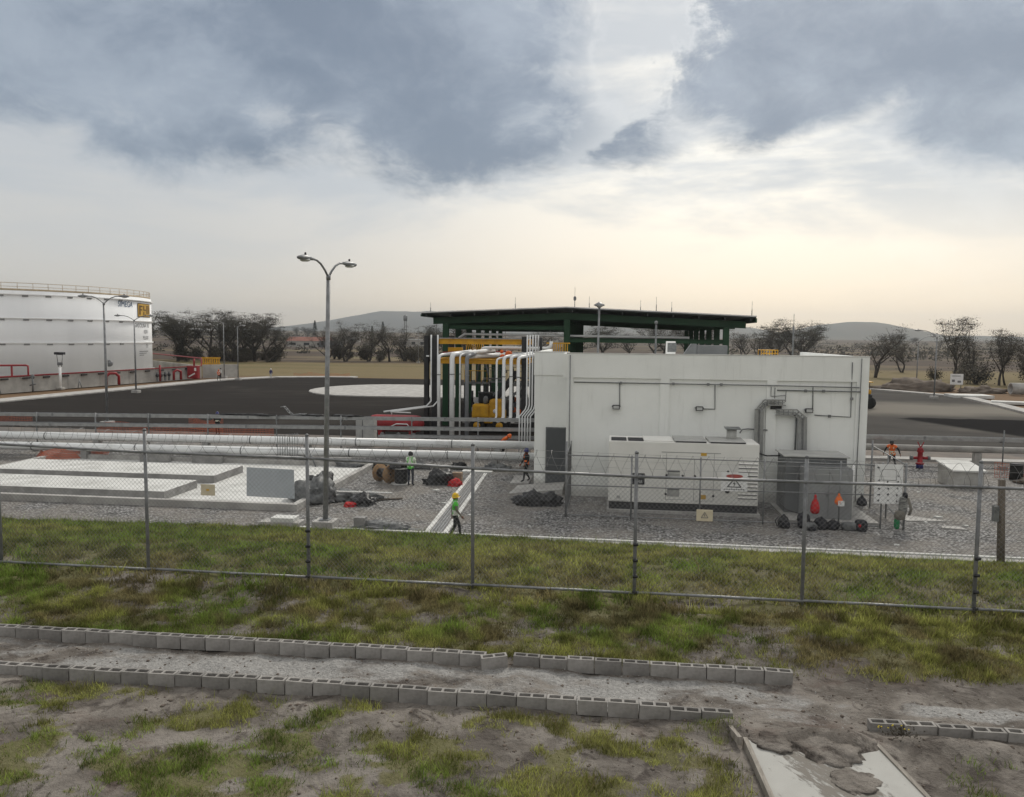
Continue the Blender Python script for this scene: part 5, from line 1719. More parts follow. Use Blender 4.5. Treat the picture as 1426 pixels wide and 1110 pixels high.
# ================================================================== YELLOW MACHINE
vh = thing('telehandler', 'yellow lifting machine with black boom parked under the canopy behind the risers', 'vehicle', (-9.4, 62, 0))
MB().bev(-10.75, -8.2, 61.4, 63.2, 0.75, 1.75, 0.12).build('chassis', 'yellow_paint', vh)
MB().bev(-10.7, -9.35, 61.3, 62.6, 1.2, 2.25, 0.15).build('engine_cover', 'yellow_paint', vh)
cw = MB().bev(-9.35, -8.35, 61.25, 62.7, 1.2, 2.65, 0.2).build('counterweight', 'yellow_paint', vh)
MB().lathe([(0.17, 61.22), (0.17, 61.25)], (-8.85, 0, 1.75), 16, axis='Y').build('badge', 'sign_white', cw)
for (x, y) in ((-10.3, 61.35), (-8.5, 61.35), (-10.3, 63.0), (-8.5, 63.0)):
    w = MB().lathe([(0.30, -0.16), (0.55, -0.18), (0.60, -0.1), (0.60, 0.1), (0.55, 0.18), (0.30, 0.16)], (x, y, 0.60), 20, axis='Y').build('tyre', 'tyre', vh)
    MB().lathe([(0.28, -0.165), (0.28, 0.165)], (x, y, 0.60), 14, axis='Y').build('rim', 'yellow_paint', w)
MB().bar((-9.6, 63.4, 2.0), (-7.7, 66.0, 4.6), 0.35, 0.40).build('boom', 'black_paint', vh)
MB().bar((-9.3, 63.6, 2.0), (-7.2, 65.0, 3.2), 0.18, 0.2).build('ram', 'cab_dark', vh)
cb = MB().box(-10.4, -9.4, 62.7, 63.9, 1.76, 3.0).build('cab', 'glass_dark', vh)
MB().box(-10.45, -9.35, 62.65, 63.95, 3.001, 3.08).build('cab_roof', 'black_paint', cb)
MB().sell((-9.7, 61.9, 2.55), (0.2, 0.2, 0.35), 0.7, 10).build('air_filter', 'cab_dark', vh)

# ================================================================== LOADING CANOPY
cn = thing('loading_canopy', 'dark green steel loading canopy with low gabled roof behind the white building', 'canopy', (-3.5, 82, 0))
XL, XM, XR = -13.8, -3.55, 9.35
frames = [66 + 5.6 * k for k in range(7)]


def roofz(x):
    return 10.0 - (XM - x) * 0.042 if x < XM else 10.0 - (x - XM) * 0.043


for (a, b) in ((-15.6, XM), (XM, 11.45)):
    za, zb = roofz(a), roofz(b)
    MB().prismy([(a, za - 0.10), (b, zb - 0.10), (b, zb), (a, za)], 64.6, 101).build('roof_sheet', 'roof_under', cn)
    MB().prismy([(a - 0.03, za + 0.002), (b + (0.03 if b > 0 else 0), zb + 0.002), (b + (0.03 if b > 0 else 0), zb + 0.09), (a - 0.03, za + 0.09)], 64.5, 101.1).build('roof_skin', 'roof_top', cn)
for k in range(14):
    x = -15.2 + k * 2.02
    z_ = roofz(x) - 0.11
    MB().box(x - 0.05, x + 0.05, 64.7, 100.8, z_ - 0.22, z_).build('purlin', 'roof_under', cn)
for i, y in enumerate(frames):
    mat = 'green_steel'
    for (a, b) in ((-14.9, XM), (XM, 10.9)):
        za, zb = roofz(a) - 0.36 - 0.28, roofz(b) - 0.36 - 0.28
        ibeam((a, y, za), (b, y, zb), 0.26, 0.56, 'rafter', mat, cn, 'X')
    for x, w in ((XL, 0.48), (XM, 0.50), (XR, 0.46)):
        ibeam((x, y, 0), (x, y, roofz(x) - 0.93), w, 0.45, 'column', mat, cn)
    ibeam((XL + 0.26, y, 8.38), (XM - 0.27, y, 8.38), 0.24, 0.34, 'tie_beam', mat, cn, 'X')
    if i in (0, 6):
        ibeam((XM + 0.27, y, 7.36), (XR - 0.25, y, 7.36), 0.24, 0.34, 'tie_beam', mat, cn, 'X')
for x in (XL, XM, XR):
    for a, b in zip(frames[:-1], frames[1:]):
        ibeam((x, a + 0.24, 8.95), (x, b - 0.24, 8.95), 0.2, 0.3, 'long_beam', 'green_steel', cn, 'Y')
MB().box(-15.65, -15.55, 64.55, 101, roofz(-15.6) - 0.28, roofz(-15.6) - 0.101).build('fascia', 'green_steel', cn)
MB().box(11.40, 11.50, 64.55, 101, roofz(11.45) - 0.45, roofz(11.45) - 0.101).build('fascia', 'green_steel', cn)
for (x, z1_, y) in ((-14.9, 10.4, 65.0), (-7.9, 10.9, 66), (-2.95, 11.75, 66.2), (-1.75, 11.0, 66.2), (2.6, 10.9, 70), (3.75, 11.0, 66.5), (5.0, 10.6, 66.5), (11.2, 10.6, 65.2)):
    r_ = MB().tube([(x, y, roofz(x)), (x, y, (roofz(x) + z1_) / 2)], 0.035, 6).build('lightning_rod', 'galv_dark', cn)
    MB().tube([(x, y, (roofz(x) + z1_) / 2), (x, y, z1_)], 0.014, 5).build('tip', 'galv_dark', r_)
    if x == -2.95:
        MB().sell((x, y, roofz(x) + 0.85), (0.13, 0.13, 0.2), 0.9, 10).build('beacon', 'galv_dark', r_)
o = thing('overhead_pipe', 'white pipe running above the canopy tie beam', 'pipe', (2, 66.5, 7.5))
MB().tube([(-12.8, 66.6, 7.45), (-12.3, 66.6, 7.8), (-3.0, 66.6, 7.72), (6.5, 66.6, 7.66)], 0.10, 8).build('barrel', 'pipe_white', o)
for x in (-10, -5, 0, 5):
    MB().tube([(x, 66.6, 7.62), (x, 66.6, 8.3)], 0.02, 5).build('hanger', 'galv', o)
o = thing('yard_lamp', 'slim grey pole with mushroom lamp behind the white roof', 'lamp', (-0.8, 52.0, 0))
MB().tube([(-0.85, 52, 0), (-0.72, 52, 9.55)], [0.09, 0.06], 8).build('pole', 'galv', o)
MB().lathe([(0.05, 9.5), (0.16, 9.62), (0.36, 9.70), (0.34, 9.76), (0.12, 9.88), (0.02, 9.94)], (-0.72, 52, 0), 16).build('lamp_head', 'galv', o)
o = thing('yard_post', 'short dark post rising behind the white roof below the canopy', 'post', (2.5, 52.0, 0))
MB().tube([(2.95, 52, 0), (2.95, 52, 8.55)], 0.06, 8).build('pole', 'galv_dark', o)
MB().sell((2.95, 52, 8.62), (0.12, 0.12, 0.12), 0.8, 8).build('lamp_head', 'galv_dark', o)

# loading skids under the canopy
rs_ = random.Random(41)
for k, (x, y) in enumerate(((-11.6, 68.5), (-9.6, 70.5), (-7.4, 68.8), (-5.6, 71.5), (-11.0, 75.5), (-8.4, 77.5), (-5.4, 78.0), (-1.5, 73.0), (2.5, 70.5), (6.0, 74.0))):
    o = thing('loading_skid', ('loading skid of dark pipes and meters with hose arm under the green canopy'), 'loading skid', (x, y, 0), group='loading skids under the canopy')
    MB().bev(x - 1.1, x + 1.1, y - 0.6, y + 0.6, 0.0, 0.35, 0.03).build('base', 'concrete_side', o)
    for q in range(4):
        xx = x - 0.9 + q * 0.58 + rs_.uniform(-0.08, 0.08)
        h = rs_.uniform(1.6, 3.4)
        MB().tube([(xx, y + 0.5, 0.35), (xx, y + 0.5, h * 0.6), (xx, y - 0.1, h * 0.6 + 0.2), (xx, y - 0.1, h)], 0.09, 8).build('standpipe', rs_.choice(['cab_dark', 'galv_dark', 'black_paint', 'pipe_grey']), o)
        MB().sell((xx, y + 0.42, rs_.uniform(0.9, 1.5)), (0.2, 0.2, 0.24), 0.7, 10).build('meter', rs_.choice(['cab_grey', 'red_paint', 'cab_dark', 'orange']), o)
    MB().box(x - 1.05, x + 1.05, y - 0.25, y + 0.45, 3.45, 3.6).build('gangway', 'galv_dark', o)
    for q in range(5):
        MB().tube([(x - 1.0 + q * 0.5, y - 0.25, 3.6), (x - 1.0 + q * 0.5, y - 0.25, 4.6)], 0.025, 5).build('baluster', 'yellow_paint' if k % 3 == 0 else 'galv_dark', o)
    MB().tube([(x - 1.05, y - 0.25, 4.6), (x + 1.05, y - 0.25, 4.6)], 0.03, 5).build('hand_rail', 'yellow_paint' if k % 3 == 0 else 'galv_dark', o)
    for s_ in (-1, 1):
        MB().box(x + s_ * 1.0 - 0.06, x + s_ * 1.0 + 0.06, y - 0.2, y - 0.08, 0.35, 3.45).build('post', 'black_paint', o)
    MB().tube([(x, y + 0.2, 3.6), (x + 0.2, y + 0.2, 5.2), (x + 0.9, y - 0.8, 5.6), (x + 1.3, y - 1.3, 4.2)], 0.08, 8).build('loading_arm', 'black_paint' if k % 2 else 'cab_dark', o)
    MB().box(x - 0.4, x + 0.3, y + 0.62, y + 0.7, 1.0, 2.2).build('panel', rs_.choice(['sign_white', 'cab_grey', 'hatch_grey']), o)

# ================================================================== STREET LAMPS


def lamp_head(mb_parent, c, d, mat='galv'):
    """cobra head at c pointing along unit plan vector d"""
    c = Vector(c)
    d = Vector((d[0], d[1], 0)).normalized()
    s = Vector((-d.y, d.x, 0))
    vs, fs = [], []
    prof = [(-0.05, 0.05, 0.05, 0.05), (0.08, 0.09, 0.07, 0.06), (0.25, 0.15, 0.11, 0.08), (0.50, 0.17, 0.12, 0.10), (0.72, 0.14, 0.07, 0.08), (0.82, 0.06, 0.03, 0.04)]
    n = 12
    for (t_, w, up, dn) in prof:
        for k in range(n):
            a = 2 * math.pi * k / n
            h = math.sin(a)
            vs.append(c + d * t_ + s * (w * math.cos(a)) + Vector((0, 0, h * (up if h > 0 else dn))))
    for i in range(len(prof) - 1):
        for k in range(n):
            k2 = (k + 1) % n
            fs.append((i * n + k, (i + 1) * n + k, (i + 1) * n + k2, i * n + k2))
    fs.append(tuple(range(n)))
    fs.append(tuple((len(prof) - 1) * n + k for k in range(n - 1, -1, -1)))
    h_ = MB().add(vs, fs, 0, True).build('lamp_head', mat, mb_parent)
    MB().sell(tuple(c + d * 0.42 - Vector((0, 0, 0.08))), (0.2, 0.14, 0.06), 0.9, 12).build('lens', 'lens', h_)
    MB().lathe([(0.04, 0), (0.04, 0.08), (0.02, 0.10)], tuple(c + d * 0.40 + Vector((0, 0, 0.11))), 8).build('photocell', 'ink', h_)
    return h_


def street_lamp(label, x, y, h, d, reach, rise, rb_=0.11, base=True, arms=2, x1=None, thin=1.0):
    o = thing('street_lamp', label, 'street lamp', (x, y, 0), group=None)
    xt = x if x1 is None else x1
    MB().tube([(x, y, 0.0), ((x + xt) / 2, y, h / 2), (xt, y, h)], [rb_, rb_ * 0.85, rb_ * 0.7], 12).build('pole', 'galv', o)
    if base:
        MB().bev(x - 0.42, x + 0.42, y - 0.42, y + 0.42, -0.05, 0.32, 0.03).build('footing', 'concrete', o)
        MB().bev(x - 0.2, x + 0.2, y - 0.2, y + 0.2, 0.321, 0.36, 0.008).build('base_plate', 'galv', o)
    dv = Vector((d[0], d[1], 0)).normalized()
    for s_ in ((1, -1) if arms == 2 else (1,)):
        e = dv * s_
        top = Vector((xt, y, h - 0.05))
        pts = [top, top + e * reach * 0.22 + Vector((0, 0, rise * 0.42)), top + e * reach * 0.48 + Vector((0, 0, rise * 0.78)), top + e * reach * 0.75 + Vector((0, 0, rise * 0.97)), top + e * reach + Vector((0, 0, rise))]
        MB().tube(pts, 0.042 * thin, 8).build('arm', 'galv', o)
        lamp_head(o, pts[-1], (e.x, e.y))
    MB().lathe([(0.09, h - 0.15), (0.09, h + 0.02), (0.03, h + 0.06)], (xt, y, 0), 10).build('collar', 'galv', o)
    return o


street_lamp('tall galvanised double-arm street lamp on a concrete footing at the gravel edge', -11.06, 29.72, 9.9, (-0.30, -0.95), 0.95, 0.62, x1=-10.85)
street_lamp('double-arm street lamp on the asphalt before the white storage tank', -41.05, 60.3, 10.0, (1, 0.1), 1.3, 0.62)
street_lamp('double-arm street lamp beside the dike wall and red pipe bends', -59.6, 93.5, 9.2, (1, 0.1), 1.7, 0.6)
street_lamp('slim single-arm lamp pole by the worker in orange vest', -65.6, 128.5, 9.4, (-0.8, -0.5), 1.2, 0.4, 0.09, arms=1)
street_lamp('slim lamp pole at the asphalt corner before the dark trees', -60.4, 123.0, 8.7, (0.5, 1), 0.8, 0.3, 0.09, arms=1)
street_lamp('slim lamp pole on the dry field beside the black double columns', -52.5, 214, 9.8, (1, 0.3), 1.0, 0.3, 0.10, arms=1)
street_lamp('slim lamp pole in the dry grass before the brown slope', 49.3, 134.5, 7.4, (1, 0.3), 2.2, 0.9, 0.10, arms=1)
street_lamp('curved-arm lamp pole on the pavement before the brown slope', 42.6, 110.0, 8.0, (-1, 0.15), 1.9, 1.0, 0.10, arms=1)
street_lamp('lamp pole whose arm reaches in over the concrete pipes', 53.6, 92.0, 8.0, (-1, 0.0), 1.6, 0.4, 0.10, arms=1)

# ================================================================== STORAGE TANK
TC, TR = Vector((-97.3, 116.8, 0)), 22.0
tk = thing('storage_tank', 'huge white cylindrical storage tank with ring stiffeners and lettering', 'storage tank', (TC.x, TC.y, 1.3))
MB().lathe([(TR + 0.6, 1.0), (TR + 0.5, 1.45)], (TC.x, TC.y, 0), 96).build('foundation', 'dike_concrete', tk)
MB().lathe([(TR, 1.451), (TR, 13.25)], (TC.x, TC.y, 0), 128).build('shell', 'tank_white', tk)
for z_ in (12.75, 9.45, 6.0):
    mb = MB()
    n = 128
    vs, fs = [], []
    for k in range(n):
        a = 2 * math.pi * k / n
        for (r_, z2) in ((TR + 0.01, z_ - 0.06), (TR + 0.24, z_ - 0.06), (TR + 0.24, z_ + 0.06), (TR + 0.01, z_ + 0.06)):
            vs.append((TC.x + r_ * math.cos(a), TC.y + r_ * math.sin(a), z2))
    for k in range(n):
        k2 = (k + 1) % n
        for q in range(3):
            fs.append((k * 4 + q, k * 4 + q + 1, k2 * 4 + q + 1, k2 * 4 + q))
    rg_ = mb.add(vs, fs).build('ring_girder', 'white_paint', tk)
    for k in range(48):
        a = 2 * math.pi * (k + 0.3) / 48
        if not (3.6 < a < 6.5):
            continue
        c_, s_ = math.cos(a), math.sin(a)
        tx, ty = -s_, c_
        p = [(TC.x + r_ * c_ + e * tx, TC.y + r_ * s_ + e * ty, zz) for (r_, e, zz) in ((TR, -0.35, z_ - 0.062), (TR + 0.26, -0.35, z_ - 0.062), (TR + 0.26, 0.35, z_ - 0.062), (TR, 0.35, z_ - 0.062), (TR, -0.35, z_ - 0.3), (TR + 0.1, -0.35, z_ - 0.3), (TR + 0.1, 0.35, z_ - 0.3), (TR, 0.35, z_ - 0.3))]
        MB().add(p, [(0, 1, 2, 3), (7, 6, 5, 4), (0, 4, 5, 1), (1, 5, 6, 2), (2, 6, 7, 3), (3, 7, 4, 0)]).build('bracket', 'cab_grey', rg_)
MB().lathe([(TR, 13.2), (TR - 0.3, 13.35), (0.2, 14.2)], (TC.x, TC.y, 0), 96).build('roof', 'tank_white', tk)
n = 72
rl = [(TC.x + (TR - 0.2) * math.cos(2 * math.pi * k / n), TC.y + (TR - 0.2) * math.sin(2 * math.pi * k / n)) for k in range(n)]
for k in range(n):
    a = 2 * math.pi * k / n
    if 3.3 < a < 6.6 or a < 0.6:
        MB().tube([(rl[k][0], rl[k][1], 13.3), (rl[k][0], rl[k][1], 14.35)], 0.035, 5).build('rail_post', 'rail_tan', tk)
for z_, r_ in ((14.35, 0.04), (13.85, 0.03)):
    MB().tube([(p[0], p[1], z_) for p in rl + [rl[0]]], r_, 5, cap=False).build('guard_rail', 'rail_tan', tk)
MB().lathe([(TR - 0.19, 13.3), (TR - 0.19, 13.55)], (TC.x, TC.y, 0), 96).build('toe_board', 'rail_tan', tk)
MB().tube([(TC.x + 9, TC.y - 19.6, 13.4), (TC.x + 9, TC.y - 19.6, 14.7)], 0.14, 8).build('vent', 'white_paint', tk)


def on_shell(mb, vs, fs, ang, z_, off, mi=0):
    """wrap flat x,z shapes round the shell; ang in radians about the axis"""
    out = []
    for (x, y) in vs:
        a = ang + x / TR
        out.append((TC.x + (TR + off) * math.cos(a), TC.y + (TR + off) * math.sin(a), z_ + y))
    mb.add(out, fs, mi)


def shell_text(s, size, ang, z_, mat, sx=1.0):
    vs, fs = text_shape(s, size)
    mb = MB()
    on_shell(mb, [(v[0] * sx, v[1]) for v in vs], fs, ang, z_, 0.03)
    mb.build('lettering', mat, tk)


# viewer sees the flank that faces about -58 degrees; tangent lies near +31 degrees on the far right
tang = math.atan2(-TC.y, -TC.x) + math.acos(TR / 152.0)
shell_text('SIMEGA', 1.25, tang - 0.585, 12.0, 'ink_blue', 0.85)
mb = MB()
gx0 = 12
vs, fs = [], []
for i in range(gx0 + 1):
    for j in range(2):
        vs.append((-3.0 + 6.0 * i / gx0, -1.1 + 2.2 * j))
for i in range(gx0):
    fs.append((2 * i, 2 * i + 2, 2 * i + 3, 2 * i + 1))
on_shell(mb, vs, fs, tang - 0.30, 11.25, 0.04)
yb = mb.build('sign_board', 'yellow_sign', tk)
for dx_, dz_, w, h in ((-2.2, 0, 0.45, 1.5), (-1.55, 0.6, 0.8, 0.22), (-1.65, 0.05, 0.6, 0.2), (-0.65, 0.35, 0.35, 0.8), (0.0, 0.05, 0.8, 0.2), (0.85, 0.1, 0.4, 1.4), (1.55, 0.1, 0.35, 1.4), (2.25, 0.1, 0.35, 1.4), (-0.65, -0.55, 0.35, 0.55), (0.1, -0.75, 0.8, 0.16)):
    mb = MB()
    on_shell(mb, [(dx_ - w / 2, dz_ - h / 2), (dx_ + w / 2, dz_ - h / 2), (dx_ + w / 2, dz_ + h / 2), (dx_ - w / 2, dz_ + h / 2)], [(0, 1, 2, 3)], tang - 0.30, 11.25, 0.06)
    mb.build('glyph', 'ink_brown', yb)
mb = MB()
for (a, b, c_, e) in ((-3.0, 3.0, -1.1, -1.0), (-3.0, 3.0, 1.0, 1.1), (-3.0, -2.75, -1.0, 1.0)):
    vs = []
    for i in range(9):
        vs += [(a + (b - a) * i / 8, c_), (a + (b - a) * i / 8, e)]
    on_shell(mb, vs, [(2 * i, 2 * i + 2, 2 * i + 3, 2 * i + 1) for i in range(8)], tang - 0.30, 11.25, 0.055)
mb.build('border', 'ink_brown', yb)
shell_text('GASOLINA 103', 0.95, tang - 0.35, 8.75, 'ink_grey', 1.0)
shell_text('42501', 0.85, tang - 0.29, 7.75, 'ink_grey', 1.0)
shell_text('PELIGRO', 0.85, tang - 0.29, 6.75, 'ink_grey', 0.85)
shell_text('TV', 0.9, tang - 0.27, 5.35, 'ink_grey', 1.0)
for k in range(3):
    mb = MB()
    w = (1.9, 1.5, 0.9)[k]
    vs = []
    for i in range(7):
        vs += [(-1.8 + 2 * w * i / 6, -0.04), (-1.8 + 2 * w * i / 6, 0.06)]
    on_shell(mb, vs, [(2 * i, 2 * i + 2, 2 * i + 3, 2 * i + 1) for i in range(6)], tang - 0.34, 4.55 - 0.3 * k, 0.03)
    mb.build('small_print', 'ink_grey', tk)
wh = math.atan2(-TC.y, -TC.x) + 0.66
MB().lathe([(0.5, -0.1), (0.5, 0.25)], (TC.x + (TR + 0.1) * math.cos(wh), TC.y + (TR + 0.1) * math.sin(wh), 2.9), 18, axis='Y').build('manway', 'galv', tk)

# dike walls, pad, pipes on the wall
W0, W1 = Vector((-76.5, 70, 0)), Vector((-69.3, 127.5, 0))


def wp_(t_):
    return W0.lerp(W1, t_)


mb = MB()
mb.prism([(W0.x - 0.3, W0.y), (W1.x - 0.3, W1.y), (-130, 150), (-150, 100), (-130, 70)], -0.05, 1.2)
struct(mb, 'tank_pad', 'pad_bounce', 'raised ground inside the dike wall')
dk = thing('dike_wall', 'long concrete dike wall round the white storage tank', 'wall', (-73, 100, 0))
for i in range(10):
    a, b = wp_(i / 10), wp_((i + 1) / 10 - 0.001)
    MB().bar((a.x, a.y, 0.98), (b.x, b.y, 0.98), 0.3, 2.06).build('panel', 'dike_concrete', dk)
MB().bar((-69.1, 127.7, 1.1), (-64.6, 131.5, 1.1), 0.3, 2.3).build('end_panel', 'dike_concrete', dk)
MB().bar((-69.45, 127.7, 1.0), (-95, 152, 1.0), 0.3, 2.2).build('end_panel', 'dike_concrete', dk)
rp = thing('red_fire_main', 'red fire main pipe clamped along the dike wall top', 'pipe', (-72.8, 100, 2.0))
MB().tube([(W0.x + 0.35, W0.y, 2.0), (W1.x + 0.25, W1.y - 0.3, 2.06), (W1.x + 0.2, W1.y - 0.1, 3.3), (W1.x - 0.3, W1.y + 0.4, 3.35), (-92, 149, 3.5)], 0.11, 8).build('main', 'red_paint', rp)
MB().tube([(W1.x - 0.9, W1.y - 0.6, 2.06), (W1.x - 0.9, W1.y - 0.5, 3.3)], 0.16, 8).build('riser', 'red_paint', rp)
for i in range(17):
    p = wp_(0.05 + i * 0.055)
    MB().bar((p.x + 0.3, p.y - 0.55, 1.72), (p.x + 0.37, p.y + 0.55, 1.72), 0.14, 0.20).build('clamp', 'black_paint', rp)
pr = thing('red_fire_main', 'raised red pipe loop standing behind the dike wall', 'pipe', (-77, 88, 2))
MB().tube([(-86, 84, 3.3), (-74.4, 93.0, 3.3), (-74.2, 93.2, 3.2), (-74.2, 93.2, 1.2)], 0.12, 8).build('loop', 'red_paint', pr)
MB().tube([(-75.6, 92.1, 3.2), (-75.6, 92.1, 1.2)], 0.12, 8).build('leg', 'red_paint', pr)


def at_wall(t_, off):
    p = wp_(t_)
    return Vector((p.x + off, p.y, 0.13))


p = at_wall(0.62, 1.3)
o = thing('red_pipe_bend', 'red hose-reel pipe bend on the pavement beside the dike wall camera mast', 'pipe', p)
MB().tube([(p.x - 0.55, p.y - 0.9, 0.1), (p.x - 0.55, p.y - 0.9, 1.3), (p.x - 0.3, p.y - 0.5, 1.75), (p.x + 0.2, p.y + 0.2, 1.75), (p.x + 0.4, p.y + 0.6, 1.3), (p.x + 0.4, p.y + 0.6, 0.1)], 0.2, 10).build('bend', 'red_paint', o)
p = at_wall(0.81, 1.2)
o = thing('valve_manifold', 'red and black valve manifold against the dike wall', 'valve manifold', p)
MB().tube([(p.x, p.y - 1.2, 0.1), (p.x, p.y - 1.2, 2.6)], 0.16, 8).build('riser', 'red_paint', o)
for k in range(4):
    MB().lathe([(0.28, -0.12), (0.28, 0.12)], (p.x - 0.1, p.y - 1.8 + k * 1.1, 1.0), 12, axis='X').build('valve_wheel', 'ink', o)
    MB().box(p.x - 0.2, p.x + 0.0, p.y - 1.95 + k * 1.1, p.y - 1.65 + k * 1.1, 0.1, 1.5).build('valve', 'cab_dark', o)
MB().tube([(p.x + 0.3, p.y + 2.2, 0.1), (p.x + 0.3, p.y + 2.2, 1.4), (p.x + 0.5, p.y + 2.8, 1.7), (p.x + 0.7, p.y + 3.6, 1.4), (p.x + 0.7, p.y + 3.6, 0.1)], 0.2, 10).build('bend', 'red_paint', o)
p = at_wall(0.93, 1.4)
o = thing('fire_cabinet', 'red fire cabinet standing by the dike wall', 'cabinet', p)
MB().bev(p.x - 0.9, p.x + 0.9, p.y - 0.4, p.y + 0.4, 0.1, 2.2, 0.04).build('body', 'red_paint', o)
MB().prismy([(p.x - 0.6, 0.3), (p.x + 0.5, 0.9), (p.x + 0.4, 1.1), (p.x - 0.7, 0.5)], p.y - 0.43, p.y - 0.41).build('stripe', 'sign_white', o)
MB().box(p.x + 0.35, p.x + 0.7, p.y - 0.43, p.y - 0.405, 1.4, 1.9).build('notice', 'sign_white', o)
p = at_wall(0.46, 1.0)
o = thing('camera_mast', 'white camera mast with dark twin heads before the dike wall', 'mast', p)
MB().tube([(p.x, p.y, 0.0), (p.x, p.y, 3.0)], 0.16, 10).build('pole', 'white_paint', o)
MB().bev(p.x - 0.4, p.x + 0.4, p.y - 0.4, p.y + 0.4, 0.0, 0.3, 0.03).build('footing', 'dike_concrete', o)
MB().tube([(p.x - 0.2, p.y, 3.0), (p.x - 0.4, p.y, 4.6), (p.x + 0.45, p.y, 4.6), (p.x + 0.25, p.y, 3.0)], 0.05, 6).build('bracket', 'galv', o)
for s_ in (-0.32, 0.4):
    MB().bev(p.x + s_ - 0.32, p.x + s_ + 0.3, p.y - 0.25, p.y + 0.25, 4.62, 4.95, 0.06).build('camera_head', 'ink', o)
MB().bev(p.x - 0.25, p.x + 0.3, p.y - 0.2, p.y + 0.2, 3.2, 3.6, 0.04).build('control_box', 'cab_dark', o)
p = at_wall(0.38, 1.2)
o = thing('pipe_stand', 'dark valve stand before the dike wall', 'valve', p)
MB().tube([(p.x, p.y, 0.0), (p.x, p.y, 1.9)], 0.10, 8).build('stem', 'cab_dark', o)
MB().lathe([(0.3, -0.05), (0.3, 0.05)], (p.x, p.y, 1.9), 12, axis='Y').build('wheel', 'cab_dark', o)
MB().tube([(p.x - 0.4, p.y, 0.8), (p.x + 0.4, p.y, 1.0)], 0.09, 8).build('branch', 'cab_dark', o)
for k, t_ in enumerate((0.22, 0.30, 0.52)):
    p = at_wall(t_, 0.8)
    o = thing('valve_stub', 'small dark valve stub against the dike wall', 'valve', p, group='valve stubs along the dike wall')
    MB().tube([(p.x, p.y - 0.3, 0.0), (p.x - 0.15, p.y + 0.2, 1.1)], 0.06, 6).build('stem', 'cab_dark', o)
    MB().tube([(p.x + 0.2, p.y + 0.2, 0.0), (p.x - 0.1, p.y + 0.2, 0.9)], 0.06, 6).build('strut', 'cab_dark', o)
o = thing('yellow_barrier', 'yellow slatted barrier on the dike wall corner', 'barrier', (-70.5, 133, 2.1))
for k in range(8):
    MB().box(-71.9 + k * 0.42, -71.65 + k * 0.42, 132.9, 133.0, 2.0, 3.3).build('slat', 'yellow_paint', o)
for z_ in (2.0, 3.1):
    MB().box(-72.0, -68.5, 132.8, 132.89, z_, z_ + 0.3).build('rail', 'yellow_paint', o)
MB().box(-72.0, -68.4, 133.02, 133.4, -0.1, 1.98).build('base', 'dike_concrete', o)
o = thing('mast_light', 'grey flood light mast standing inside the dike', 'mast', (-79.5, 90, 1.2))
MB().tube([(-79.5, 90, 1.0), (-79.7, 90, 4.6)], 0.08, 6).build('pole', 'galv', o)
MB().bev(-80.2, -79.2, 89.8, 90.2, 4.6, 5.0, 0.05).build('head', 'cab_dark', o)

# ================================================================== TREES


